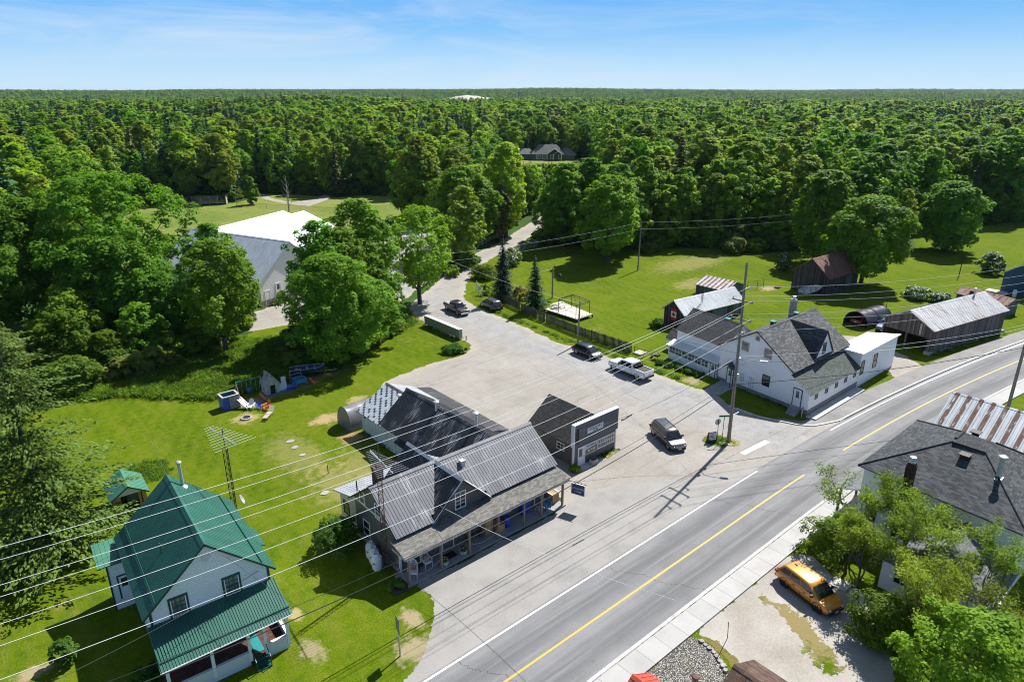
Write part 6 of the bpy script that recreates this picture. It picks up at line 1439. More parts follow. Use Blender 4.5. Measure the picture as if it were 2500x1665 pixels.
    # row of grey parcel lockers
    t = thing('mailbox_bank', 'row of grey community mailboxes facing the gravel lot', 'mailboxes', (54.2, 78, 0))
    for i in range(8):
        y = 73.75 + i * 1.09; b = MB(); b.box(53.9, 54.5, y + .02, y + 1.07, .3, 1.55); b.build('cabinet', m_plain('locker_grey', (.27, .285, .26), .6, var=.2, sc=5) if i == 0 else bpy.data.materials['locker_grey'], t)
        b = MB(); b.slab([(53.85, y + .01, 1.6), (54.55, y + .01, 1.56), (54.55, y + 1.08, 1.56), (53.85, y + 1.08, 1.6)], .05); b.build('cap', M['sign_white'], t)
        if i: b = MB(); b.box(54.1, 54.3, y - .1, y + .1, 0, .3); b.box(53.75, 54.4, y - .08, y + .08, .0, .05); b.build('pedestal', M['galv'], t)
    b = MB(); b.box(54.55, 54.65, 73.0, 73.1, 0, .7); tag(b.build('marker_post', M['dark_steel']), 'short dark post at the end of the mailboxes', 'post')
    # plank fence
    t = thing('plank_fence', 'long weathered brown plank fence along the gravel lot', 'fence', (69, 70, 0))
    A, Bp = Vector((70.6, 84.2, 0)), Vector((68.3, 54.5, 0)); mid = Vector((68.1, 64, 0)); q = random.Random(3)
    path = [A, Vector((68.9, 74.5, 0)), mid, Bp]
    for a, c in zip(path[:-1], path[1:]):
        L = (c - a).length; u = (c - a) / L; n = Vector((u.y, -u.x, 0)); b = MB(); s = 0
        while s < L:
            if q.random() > .04: b.fbox(a + u * s, u, (0, 0, 1), n, 0, .15, .04 + q.uniform(-.03, .05), 1.45 + q.uniform(-.06, .07), .03 + q.uniform(-.01, .01), .055)
            s += .205
        b.build('planks', M['fence_wood'], t)
        b = MB(); b.fbox(a, u, (0, 0, 1), n, 0, L, .4, .5, -.02, .03); b.fbox(a, u, (0, 0, 1), n, 0, L, 1.1, 1.2, -.02, .03); b.build('rail', M['fence_wood'], t)
        for k in range(int(L / 2.4) + 1): b = MB(); b.fbox(a + u * k * 2.4, u, n, (0, 0, 1), -.06, .06, -.14, -.02, 0, 1.5); b.build('post', M['fence_wood'], t)
    def mesh_fence(name, lab, pts, h, cat='fence', mat='galv'):
        t = thing(name, lab, cat, (pts[0][0], pts[0][1], 0)); b = MB()
        for a, c in zip(pts[:-1], pts[1:]):
            a, c = Vector((*a, 0)), Vector((*c, 0)); n = int((c - a).length / .14)
            for i in range(n): p = a.lerp(c, i / n); b.tube([p + Vector((0, 0, .05)), p + Vector((0, 0, h))], .007, 3, cap=False)
            for z in np.arange(.1, h, .18): b.tube([a + Vector((0, 0, z)), c + Vector((0, 0, z))], .006, 3, cap=False)
            b.tube([a + Vector((0, 0, h)), c + Vector((0, 0, h))], .025, 5)
        b.build('mesh', M[mat], t)
        for p in pts: b = MB(); b.tube([(p[0], p[1], 0), (p[0], p[1], h + .05)], .04, 6); b.build('post', M[mat], t)
    mesh_fence('wire_mesh_fence', 'silver wire mesh fence panels at the top corner of the back lawn', [(97.5, 110.4), (101, 112.4), (104, 112.6), (108, 114.5)], 1.6)
    mesh_fence('wire_mesh_fence', 'silver wire mesh fence under the blue spruce by the lane', [(69.2, 87.5), (70.2, 90.0), (71.6, 92.4)], 1.8)
    mesh_fence('wire_mesh_fence', 'low rusty wire mesh fence between plank fence and glazed porch', [(68.6, 54.2), (68.5, 52.5), (69.4, 50.9)], 1.0, mat='rusty_steel')
    mesh_fence('wire_mesh_fence', 'wire fence line along the far field', [(74, 214), (80, 206), (86.5, 196.7), (92.6, 183.7), (98, 172)], 1.3, mat='rusty_steel')
    mesh_fence('metal_gate', 'thin metal gate panel standing alone on the back lawn', [(108.5, 61.5), (110.2, 60.6), (111.6, 60.2)], 1.5, 'gate', 'dark_steel')
    t = thing('rail_fence', 'low grey rail fence beside the lane under the big maples', 'fence', (98, 122, 0)); a, c = Vector((93.5, 119.8, 0)), Vector((104, 125.6, 0)); b = MB(); 
    for z in (.5, 1.0): b.fbox(a, (c - a).normalized(), (0, 0, 1), (0, 1, 0), 0, (c - a).length, z, z + .12, 0, .06)
    b.build('rail', M['wood_pale'], t)
    for k in range(6): p = a.lerp(c, k / 5); b = MB(); b.tube([(p.x, p.y, 0), (p.x, p.y, 1.3)], .07, 6); b.build('post', M['wood_pale'], t)
    # deck with pergola frame and picnic table
    t = thing('deck', 'pale wooden deck platform on the back lawn behind the plank fence', 'deck', (74, 72, 0))
    q4 = [Vector((72.1, 75.4, .55)), Vector((76.9, 75.9, .55)), Vector((75.9, 68.6, .55)), Vector((72.2, 68.4, .55))]; b = MB(); b.slab(q4, .14); b.build('platform', M['wood_pale'], t)
    for p in q4: b = MB(); b.box(p.x - .08, p.x + .08, p.y - .08, p.y + .08, 0, .42); b.build('leg', M['dark_steel'], t)
    t = thing('pergola_frame', 'bare dark metal pergola frame standing on the deck', 'pergola', (74, 71, .55)); c4 = [(72.6, 72.8), (75.9, 73.2), (75.7, 69.1), (72.5, 68.9)]
    for x, y in c4: b = MB(); b.tube([(x, y, .55), (x, y, 2.7)], .045, 6); b.build('post', M['dark_steel'], t)
    b = MB(); cc = Vector((74.2, 71.0, 3.45))
    for i in range(4):
        a, c = Vector((*c4[i], 2.7)), Vector((*c4[(i + 1) % 4], 2.7)); b.tube([a, c], .04, 5); b.tube([a - Vector((0, 0, .3)), c - Vector((0, 0, .3))], .025, 4); b.tube([a, cc], .035, 5)
        for k in range(8): p = a.lerp(c, (k + .5) / 8); b.tube([p, p - Vector((0, 0, .3))], .02, 4)
    b.build('roof_frame', M['dark_steel'], t)
    t = thing('picnic_table', 'pale picnic table standing on the wooden deck', 'table', (74.4, 74.6, .55)); b = MB(); b.box(73.2, 75.4, 74.3, 75.0, 1.25, 1.3); b.build('table_top', M['wood_pale'], t)
    for y in (73.8, 75.3): b = MB(); b.box(73.2, 75.4, y - .13, y + .13, .97, 1.02); b.build('bench', M['wood_pale'], t)
    for x in (73.5, 75.1):
        for sg in (-1, 1): b = MB(); b.tube([(x, 74.6 + sg * .2, 1.25), (x, 74.6 + sg * .75, .55)], .04, 4); b.build('leg', M['wood_pale'], t)
    # arched tarp shelters
    def tunnel(name, lab, c0, c1, hw, h, mat, open_front=False):
        t = thing(name, lab, 'shelter', (c0[0], c0[1], 0)); a, c = Vector((*c0, 0)), Vector((*c1, 0)); u = (c - a).normalized(); s = Vector((-u.y, u.x, 0)); L = (c - a).length; n = 14; secs = []
        for k in range(13):
            x = L * k / 12; wob = .04 * math.sin(k * 2.3)
            prof = [a + u * x + s * (-hw + 2 * hw * 0) for _ in range(0)]
            for j in range(n + 1):
                th = math.pi * j / n; cx = math.cos(th); sx = math.sin(th) ** .75 if j not in (0, n) else 0
                w = (hw + (wob if 2 < j < n - 2 else 0)) * (cx if abs(cx) < .95 else math.copysign(1, cx)); prof.append(a + u * x + s * w + Vector((0, 0, h * sx - (.05 if k % 3 == 1 else 0) * sx)))
            secs.append(prof)
        b = MB(); vs = [p for q_ in secs for p in q_]; kk = n + 1
        b.mesh(vs, [(i * kk + j, i * kk + j + 1, (i + 1) * kk + j + 1, (i + 1) * kk + j) for i in range(12) for j in range(n)])
        b.build('cover', M[mat], t, smooth=True)
        b = MB(); b.poly(secs[-1]); 
        if not open_front: b.poly(secs[0][::-1])
        b.build('end_panel', M[mat], t)
        b = MB(); [b.tube([p + Vector((0, 0, .02)) for p in secs[k]], .04, 5) for k in (0, 6, 12)]; b.build('hoop', M[mat], t)
    tunnel('tarp_shelter', 'grey arched tarp shelter beside the striped end of the store', (28.75, 60.0), (35.5, 60.3), 1.35, 2.35, 'tarp')
    tunnel('tarp_shelter', 'black arched tarp shelter with a red car inside by the long barn', (102.3, 39.8), (108.6, 38.9), 1.9, 2.3, 'tarp_black', True)
    # fire pit and chairs on the left lawn
    t = thing('fire_pit', 'round fire pit ringed with pale ash on the left lawn', 'fire pit', (21.8, 68.95, 0)); b = MB(); b.lathe((21.8, 68.95, 0), [(.62, .0), (.6, .14), (.42, .16), (.4, .02), (.02, .02)], 20); b.build('ring', M['stone'], t); b = MB(); b.lathe((21.8, 68.95, .02), [(.42, 0), (.42, .06), (.02, .09)], 16); b.build('ash', M['ash'], t)
    adirondack('garden_chair', 'white slatted garden chair by the swing set', 'plastic_white', (23.1, 70.9, 0), -2.2)
    adirondack('garden_chair', 'orange slatted garden chair on the lawn by the fire pit', 'plastic_orange', (24.3, 69.6, 0), -2.9)
    adirondack('garden_chair', 'low blue chair between the white and orange garden chairs', 'plastic_blue', (23.8, 70.4, 0), -2.4, s=.75)
    t = thing('sun_lounger', 'pale reclining lounger on the lawn by the fire pit', 'lounger', (23.8, 67.8, 0)); a, c = Vector((23.05, 67.0, .35)), Vector((24.2, 68.2, .35)); u = (c - a).normalized(); s = Vector((-u.y, u.x, 0))
    b = MB()
    for k in range(5): b.fbox(a, u, s, (0, 0, 1), k * .34, k * .34 + .26, -.28, .28, -.02, .02)
    b.fbox(c, (u + Vector((0, 0, .8))).normalized(), s, (0, 0, 1), .05, .7, -.28, .28, -.02, .02); b.build('slats', M['plastic_tan'], t)
    for k in (.1, 1.4):
        for sg in (-1, 1): p = a + u * k + s * sg * .25; b = MB(); b.tube([p, p - Vector((0, 0, .35))], .02, 4); b.build('leg', M['dark_steel'], t)
    # children's corner in the shade
    t = thing('toy_playhouse', 'blue and white plastic climbing house with open top', 'play structure', (21.6, 72.9, 0))
    for k, (x0, x1, y0, y1, m) in enumerate(((20.6, 22.4, 72.2, 72.3, 'plastic_blue'), (20.6, 22.4, 73.6, 73.7, 'plastic_teal'), (20.6, 20.7, 72.3, 73.6, 'plastic_blue'), (22.3, 22.4, 72.3, 73.6, 'plastic_tan'))):
        b = MB(); b.box(x0, x1, y0, y1, 0, 1.55); b.build('panel', M[m], t)
    b = MB(); [b.box(21.3, 22.42, 72.12, 72.2, .15 + i * .22, .27 + i * .22) for i in range(6)]; b.box(20.55, 22.45, 72.15, 72.35, 1.5, 1.62); b.box(20.55, 22.45, 73.55, 73.75, 1.5, 1.62); b.box(20.55, 20.75, 72.3, 73.6, 1.5, 1.62); b.box(22.25, 22.45, 72.3, 73.6, 1.5, 1.62); b.build('climbing_wall', M['plastic_tan'], t)
    t = thing('toy_slide', 'lilac plastic slide beside the climbing house', 'slide', (22.8, 71.8, 0)); a, c = Vector((22.3, 72.3, 1.0)), Vector((22.9, 71.0, .08)); u = (c - a).normalized(); s = u.cross(Vector((0, 0, 1))).normalized(); b = MB(); b.fbox(a, u, s, u.cross(s), 0, (c - a).length, -.28, .28, -.03, .03); b.fbox(a, u, s, (0, 0, 1), 0, (c - a).length, -.33, -.27, 0, .14); b.fbox(a, u, s, (0, 0, 1), 0, (c - a).length, .27, .33, 0, .14); b.build('chute', M['plastic_lilac'], t)
    t = thing('swing_set', 'pale green metal swing set with a blue seat', 'swing set', (24.2, 74.0, 0)); top = [Vector((22.9, 74.4, 2.1)), Vector((25.7, 74.3, 2.1))]; b = MB(); b.tube(top, .05, 6); b.build('crossbar', M['plastic_teal'], t)
    for p in top:
        for sg in (-1, 1): b = MB(); b.tube([p, p + Vector((0, sg * .85, -2.1))], .045, 6); b.build('leg', M['plastic_grey'], t)
    b = MB(); b.lathe((24.3, 74.35, .55), [(.05, 0), (.28, .05), (.33, .4), (.25, .4)], 10); b.build('seat', M['plastic_blue'], t)
    b = MB()
    for x in (23.5, 24.05, 24.55, 25.1): b.tube([(x, 74.35, 2.1), (x, 74.35, .55)], .015, 4)
    b.build('chain', M['galv'], t)
    t = thing('log_playhouse', 'grey plastic log cabin playhouse with teal base', 'playhouse', (26.6, 74.0, 0))
    gable(t, (25.8, 73.2), (0, 1), (1, 0), 1.5, 1.6, 1.25, 2.3, 'wood_pale', 'plastic_grey', ov=.15, og=.12, rib=None, cap=False) 
    b = MB(); b.box(26.3, 26.85, 73.12, 73.2, .1, 1.1); b.build('doorway', M['black'], t); b = MB(); b.box(25.6, 28.3, 72.9, 74.9, 0, .08); b.build('base', M['plastic_teal'], t); b = MB(); b.box(26.1, 26.35, 74.0, 74.25, 2.0, 2.7); b.build('chimney', M['plastic_grey'], t)
    b = MB(); b.box(27.45, 28.3, 73.3, 73.4, .1, 1.0); b.lathe((0, 0, 0), [(0.001, 0), (.001, .001)], 3); b.box(27.7, 28.25, 73.3, 73.4, 1.0, 1.75); b.build('panel', M['sign_white'], t)
    b = MB(); b.box(28.2, 29.4, 73.0, 73.9, .12, .3); b.box(28.3, 29.3, 73.1, 73.8, .3, .34); [b.box(x - .05, x + .05, y - .05, y + .05, 0, .12) for x in (28.3, 29.3) for y in (73.1, 73.8)]; tag(b.build('play_table', M['plastic_blue']), 'low bright blue water play table', 'play table')
    t = thing('toy_pen', 'pale blue plastic play pen behind the blue play table', 'play structure', (30.1, 74, 0)); b = MB(); [b.box(*e) for e in ((29.5, 30.9, 73.4, 73.48, .3, .75), (29.5, 30.9, 74.4, 74.48, .3, .75), (29.5, 29.58, 73.48, 74.4, .3, .75), (30.82, 30.9, 73.48, 74.4, .3, .75))]; b.build('panel', M['chair_blue'], t)
    for x in (29.55, 30.85):
        for y in (73.45, 74.42): b = MB(); b.box(x - .05, x + .05, y - .05, y + .05, 0, .3); b.build('leg', M['plastic_grey'], t)
    b = MB(); [b.tube([(29.5, 75.1, z), (30.9, 75.1, z)], .04, 5) for z in (.5, .95, 1.4)]; [b.tube([(x, 75.1, 0), (x, 75.1, 1.45)], .04, 5) for x in (29.5, 30.9)]; b.build('rail', M['plastic_grey'], t)
    b = MB(); b.fbox((31.3, 73.7, .55), Vector((.35, -.7, -.6)).normalized(), (.9, .45, 0), (.2, -.4, .9), 0, .95, -.16, .16, -.03, .03); tag(b.build('toy_slide', M['plastic_orange']), 'short orange slide beside the play pen', 'slide')
    b = MB(); b.fbox((25.0, 73.2, .55), Vector((.35, -.7, -.6)).normalized(), (.9, .45, 0), (.2, -.4, .9), 0, .95, -.16, .16, -.03, .03); tag(b.build('toy_slide', M['plastic_orange']), 'short orange slide beside the log cabin playhouse', 'slide')
    def boat(name, lab, mat, loc, rz, L=4.2, W=1.5, inside='plastic_grey', tilt=None):
        t = thing(name, lab, 'boat'); st = [(-.5, .42, .05), (-.3, .5, .0), (0, .5, 0), (.25, .42, .02), (.4, .24, .12), (.5, .02, .3)]; b = MB(); secs = []
        for x, w, zb in st: secs.append([(x * L, -w * W, .55 + zb * .5), (x * L, -w * W * .7, zb), (x * L, 0, zb - .08 if x < .45 else zb), (x * L, w * W * .7, zb), (x * L, w * W, .55 + zb * .5)])
        vs = [p for s_ in secs for p in s_]; b.mesh(vs, [(i * 5 + j, i * 5 + j + 1, (i + 1) * 5 + j + 1, (i + 1) * 5 + j) for i in range(5) for j in range(4)] + [(0, 1, 2, 3, 4)]); b.build('hull', M[mat], t, smooth=True)
        b = MB()
        for x in (-.3, 0, .22): b.box(x * L - .15, x * L + .15, -W * .42, W * .42, .36, .41)
        b.build('thwart', M[inside], t)
        b = MB(); b.tube([(x * L, -w * W, .55 + zb * .5) for x, w, zb in st], .035, 5); b.tube([(x * L, w * W, .55 + zb * .5) for x, w, zb in st], .035, 5); b.build('gunwale', M['galv'], t)
        t.location = loc; t.rotation_euler = tilt or (0, 0, rz)
    boat('fishing_boat', 'dark blue fishing boat on a trailer in the tree shade', 'sign_blue', (32.0, 75.6, .65), -.35)
    t = thing('boat_trailer', 'galvanised trailer under the dark blue fishing boat', 'trailer', (32, 75.6, 0)); b = MB(); b.tube([(30.3, 76.2, .5), (33.2, 75.1, .5), (35.2, 74.3, .45)], .05, 5); b.tube([(31, 75.2, .45), (31.5, 76.6, .45)], .05, 5); b.build('frame', M['galv'], t)
    for y in (75.1, 76.7): b = MB(); b.lathe((31.2, y, .3), [(.15, -.08), (.3, -.08), (.3, .08), (.15, .08)], 14, 0, 'y'); b.build('wheel', M['tyre'], t)
    boat('rowing_boat', 'pale rowing boat leaning on the dark barn wall', 'sign_white', (114.1, 52.6, .75), 0, 4.0, 1.35, tilt=(R(62), R(-24), R(-80)))
    # stepping stones and yard bits
    for i, (x, y, s) in enumerate(((23.2, 60.9, .42), (23.0, 59.4, .34), (22.9, 57.5, .32), (21.5, 49.9, .42))):
        lab = ('flat grey stone farthest up the left lawn', 'flat pale stone between two others on the left lawn', 'flat grey stone in the dry part of the left lawn', 'flat grey stone nearest the store on the left lawn')[i]
        b = MB(); b.prism([(x + s * (1 + .15 * math.sin(k * 2.1)) * math.cos(k * .785), y + s * .8 * (1 + .12 * math.cos(k * 3.3)) * math.sin(k * .785), -.02) for k in range(8)], (0, 0, .07)); tag(b.build('flat_stone', M['stone']), lab, 'stone', 'flat stones set in the left lawn')
    b = MB(); b.tube([(23.2, 52.7, 0), (23.2, 52.7, .9)], .04, 5); tag(b.build('iron_stake', M['dark_steel']), 'dark iron stake in the dry lawn behind the store', 'stake')
    q = random.Random(9)
    for i in range(10):
        t_ = i / 9; x = 31.75 - .2 * t_ - (1.2 * t_ ** 2); y = 18.2 - 3.0 * t_; s = q.uniform(.12, .22)
        b = MB(); b.prism([(x + s * q.uniform(.8, 1.2) * math.cos(k * 1.05), y + s * q.uniform(.8, 1.3) * math.sin(k * 1.05), -.02) for k in range(6)], (q.uniform(-.03, .03), 0, q.uniform(.1, .17)))
        tag(b.build('edging_stone', M['stone']), 'rough tan stone edging the pebble bed beside the gravel driveway', 'stone', 'edging stones round the pebble bed')
    b = MB(); b.prism([(20.45, 35.0, 0), (20.45, 36.0, 0), (19.3, 36.0, 0), (19.2, 34.7, 0), (20.2, 34.5, 0)], (0, 0, .16)); tag(b.build('planting_bed', M['soil']), 'dark planting bed at the left end of the store porch', 'bed')
    t = thing('wheelbarrow', 'dark wheelbarrow by the end of the glazed porch', 'wheelbarrow', (69.1, 51.0, 0)); b = MB(); b.prism([(68.8, 50.5, .5), (69.5, 50.6, .5), (69.6, 51.3, .5), (68.7, 51.4, .5)], (0, 0, .25)); b.build('tray', M['dark_steel'], t); b = MB(); b.lathe((69.1, 51.7, .2), [(.08, -.05), (.2, -.05), (.2, .05), (.08, .05)], 12, 0, 'x'); b.build('wheel', M['tyre'], t); b = MB(); b.tube([(68.8, 50.4, .5), (68.8, 49.7, .7)], .025, 5); b.tube([(69.5, 50.4, .5), (69.5, 49.7, .7)], .025, 5); b.build('handle', M['wood_pale'], t)
    b = MB(); b.box(68.4, 69.8, 53.0, 54.3, 0, .22); tag(b.build('raised_bed', M['wood_pale']), 'pale raised garden bed at the near end of the plank fence', 'garden bed')
    b = MB(); b.tube([(113.9, 40.1, 0), (114.0, 40.1, 2.1)], .05, 5); tag(b.build('iron_stake', M['dark_steel']), 'dark stake in the lawn behind the black tarp shelter', 'stake')
    t = thing('clothes_pole', 'thin leaning clothes pole on the far right lawn', 'pole', (146.7, 40, 0)); b = MB(); b.tube([(146.7, 40, 0), (147.6, 40.2, 4.2)], .08, 5); b.build('pole', M['dark_steel'], t)
    b = MB(); b.prism([(113.6 + .7 * math.cos(k), 58.6 + .5 * math.sin(k), 0) for k in range(6)], (.1, 0, .25)); tag(b.build('brush_pile', M['soil']), 'low dark brush pile on the lawn by the old barn', 'brush pile')
# ================================================================ vegetation
def m_leaf(name, dark, light, trans=.5, spread=.35, rough=.6):
    t = NT(name)
    tint = t.attr('tint'); rn = t.n('ObjectInfo').outputs['Random']
    f = t.ma('ADD', t.ma('MULTIPLY', tint, .75), t.ma('MULTIPLY', t.ma('SUBTRACT', rn, .5), spread))
    c = t.mix(f, dark, light)
    hs = t.n('HueSaturation', {'Hue': t.rng(t.ma('FRACT', t.ma('MULTIPLY', rn, 7.3)), 0, 1, .498, .522), 'Saturation': 1.0, 'Value': t.rng(t.ma('FRACT', t.ma('MULTIPLY', rn, 13.7)), 0, 1, .8, 1.2), 'Color': c}).outputs[0]
    d = t.pbr(hs, rough, 0, None, .12)
    tr = t.n('BsdfTranslucent', {'Color': t.mix(1.0, hs, (1.35, 1.25, .4), 'MULTIPLY')}).outputs[0]
    return t.done(t.n('MixShader', {0: trans, 1: d, 2: tr}).outputs[0])

def veg_materials():
    L = lambda *a, **k: M.__setitem__(a[0], m_leaf(*a, **k))
    L('leaf_maple', (0.074, 0.173, 0.013), (0.222, 0.395, 0.029))
    L('leaf_mid', (0.102, 0.206, 0.015), (0.288, 0.453, 0.037))
    L('leaf_bright', (0.148, 0.248, 0.015), (0.395, 0.544, 0.039))
    L('leaf_aspen', (0.165, 0.239, 0.023), (0.387, 0.478, 0.074), spread=.3)
    L('leaf_dull', (0.116, 0.148, 0.027), (0.272, 0.305, 0.066))
    L('leaf_olive', (0.100, 0.170, 0.010), (0.260, 0.360, 0.032))
    L('leaf_pine', (0.033, 0.085, 0.027), (0.099, 0.198, 0.066), trans=.12)
    L('leaf_spruce', (0.015, 0.044, 0.026), (0.066, 0.121, 0.088), trans=.08)
    L('leaf_spruce_green', (0.022, 0.074, 0.027), (0.088, 0.176, 0.061), trans=.08)
    L('leaf_cedar', (0.074, 0.085, 0.023), (0.189, 0.198, 0.057), trans=.12)
    L('leaf_hemlock', (.03, .06, .010), (.16, .22, .038), trans=.2)
    L('leaf_locust', (.12, .18, .012), (.33, .42, .05), trans=.45)
    L('leaf_bush', (0.047, 0.108, 0.014), (0.162, 0.270, 0.041))
    L('leaf_fern', (0.081, 0.155, 0.014), (0.230, 0.351, 0.041))
    L('leaf_weed', (0.101, 0.182, 0.014), (0.270, 0.392, 0.038))
    L('leaf_rust', (0.132, 0.083, 0.028), (0.264, 0.209, 0.055))
    L('petal_white', (.5, .5, .44), (.72, .72, .64), trans=.2)
    M['bark'] = m_boards('bark', [(.05, .042, .034), (.1, .086, .07), (.17, .15, .125)], .05)
    M['bark_pale'] = m_boards('bark_pale', [(.2, .19, .17), (.36, .34, .31), (.5, .48, .44)], .06)
veg_materials()
props_bark = M['bark']

def leaf_mesh(name, C, N, S, tint, mat, asp=.62, U=None, rng=None):
    n = len(C); N = N / (np.linalg.norm(N, axis=1, keepdims=True) + 1e-9)
    if U is None: U = rng.normal(size=(n, 3))
    U = U - (U * N).sum(1, keepdims=True) * N; U /= np.linalg.norm(U, axis=1, keepdims=True) + 1e-9
    W = np.cross(N, U); s = S[:, None]
    # a slightly folded leaf spray: four corners, tips drooping
    V = np.stack([C - U * s, C - W * s * asp + N * s * .12, C + U * s, C + W * s * asp + N * s * .12], 1).reshape(-1, 3)
    me = bpy.data.meshes.new(name)
    me.vertices.add(4 * n); me.vertices.foreach_set('co', V.astype(np.float32).ravel())
    me.loops.add(4 * n); me.loops.foreach_set('vertex_index', np.arange(4 * n, dtype=np.int32))
    me.polygons.add(n); me.polygons.foreach_set('loop_start', np.arange(0, 4 * n, 4, dtype=np.int32))
    a = me.attributes.new('tint', 'FLOAT', 'POINT'); a.data.foreach_set('value', np.repeat(tint, 4).astype(np.float32))
    mats = mat if isinstance(mat, (list, tuple)) else [mat]
    for m in mats: me.materials.append(M[m])
    me.update(calc_edges=True); me.validate()
    return me

def crown_mesh(name, seed, Ht, Rd, mat, base=.2, ncl=130, per=45, leaf=.3, rc=None, peak=.42, power=2.2, lobes=.16, fill=.25, petals=0, sharp=1.0):
    """broadleaf crown: leaf sprays gathered in clumps through the crown's outer volume"""
    g = np.random.default_rng(seed); zb = Ht * base; hc = Ht - zb
    t = g.beta(1.6, 1.35, ncl); th = g.uniform(0, 2 * np.pi, ncl)
    x = np.where(t < peak, (peak - t) / peak, (t - peak) / (1 - peak))
    r = (1 - np.clip(x, 0, 1) ** power) ** (.55 * sharp)
    ph = g.uniform(0, 6.28, 4)
    r *= 1 + lobes * np.sin(3 * th + ph[0] + 3 * t) + lobes * .7 * np.sin(5 * th + ph[1] - 5 * t) + lobes * .5 * np.sin(2 * th + 9 * t + ph[2])
    rho = np.where(g.random(ncl) < fill, g.uniform(.2, .7, ncl), g.uniform(.72, 1.0, ncl))
    rcl = (rc or Rd * .24) * g.uniform(.65, 1.3, ncl)
    rr = np.maximum(r * Rd - rcl * .5, 0) * rho
    cc = np.stack([rr * np.cos(th), rr * np.sin(th), zb + t * hc], 1)
    cc[:, 2] = np.minimum(cc[:, 2], Ht - rcl * .7)
    ctr = np.array([0, 0, zb + hc * .4])
    out = cc - ctr; out /= np.linalg.norm(out, axis=1, keepdims=True) + 1e-6
    ctint = np.clip(g.normal(.5, .2, ncl), 0, 1)
    k = np.repeat(np.arange(ncl), per)
    d = g.normal(size=(ncl * per, 3)) + out[k] * .75 + np.array([0, 0, .45]); d /= np.linalg.norm(d, axis=1, keepdims=True)
    q = g.uniform(.5, 1.05, ncl * per)[:, None]
    C = cc[k] + d * rcl[k][:, None] * q * np.array([1, 1, .8])
    N = d * .75 + out[k] * .25 + np.array([0, 0, .8]) + g.normal(size=d.shape) * .4
    S = leaf * g.uniform(.6, 1.3, ncl * per)
    tint = np.clip(ctint[k] + g.normal(0, .16, ncl * per), 0, 1)
    me = leaf_mesh(name, C, N, S, tint, [mat, 'petal_white'] if petals else mat, rng=g)
    if petals:
        up = (d[:, 2] + g.normal(0, .3, len(d))) > .1
        me.polygons.foreach_set('material_index', ((g.random(len(d)) < petals) & up).astype(np.int32))
    return me, cc

def conifer_mesh(name, seed, Ht, Rd, mat, base=.06, levels=34, nb=9, per=10, leaf=.3, droop=.25, power=.9, irregular=.2, wide=.42, fan=.16):
    g = np.random.default_rng(seed); C = []; N = []; U = []; S = []; T = []
    for i in range(levels):
        t = i / (levels - 1); z = Ht * (base + (1 - base) * t); L0 = Rd * (1 - t) ** power + .12
        for b in range(nb if t < .8 else 6):
            a = g.uniform(0, 2 * np.pi); L = L0 * g.uniform(1 - irregular * 1.6, 1 + irregular * .5); d = np.array([np.cos(a), np.sin(a), 0])
            bt = np.clip(g.normal(.5, .22), 0, 1)
            m = max(3, int(per * (.35 + .65 * (1 - t))))
            for j in range(m):
                f = (j + .6) / m; s = np.array([-d[1], d[0], 0]) * g.normal(0, fan) * L * (1.1 - f)
                zz = z - droop * L * f ** 1.3 + .12 * L * max(0, f - .7) + g.normal(0, .05)
                C.append(d * L * f + s + np.array([0, 0, zz])); N.append(np.array([0, 0, 1]) + d * .35 + g.normal(size=3) * .33)
                U.append(d + g.normal(size=3) * .35 + np.array([0, 0, -.2])); S.append(leaf * g.uniform(.7, 1.3) * (.65 + .5 * (1 - t))); T.append(np.clip(bt * .6 + f * .45 + g.normal(0, .1), 0, 1))
    return leaf_mesh(name, np.array(C), np.array(N), np.array(S), np.array(T), mat, wide, np.array(U), g)

def trunk_mesh(name, seed, Ht, r, limbs=(), frac=.75, mat='bark', lean=0):
    g = random.Random(seed); b = MB(); n = 6; pts = []
    for i in range(n + 1): t = i / n; pts.append(Vector((lean * t * t + g.uniform(-.1, .1) * t, g.uniform(-.1, .1) * t, Ht * frac * t - .15 * (i == 0))))
    b.tube(pts, r, 8, r2=r * .22)
    for c in limbs:
        c = Vector(c); z0 = min(Ht * frac * .8, max(Ht * .14, c.z - (c.xy.length) * 1.0 - .5)); t = z0 / (Ht * frac); s = pts[0].lerp(pts[-1], t); s.z = z0
        m = s.lerp(c, .5) + Vector((0, 0, -.1 * (c - s).length * .5)); b.tube([s, m, c], r * (.42 - .2 * t), 5, r2=r * .06)
    o = b.build(name, M[mat], smooth=True); me = o.data; bpy.data.objects.remove(o); return me

def tree(name, label, cat, loc, crown, trunk, group=None, rz=0.0, s=1.0, sz=None, crown_name='crown'):
    t = thing(name, label, cat, (loc[0], loc[1], loc[2] if len(loc) > 2 else 0), rz, group); t.scale = (s, s, sz or s)
    for nm, me in ((crown_name, crown), ('trunk', trunk)):
        if me is None: continue
        o = bpy.data.objects.new(nm, me); COL.objects.link(o); o.parent = t
    return t

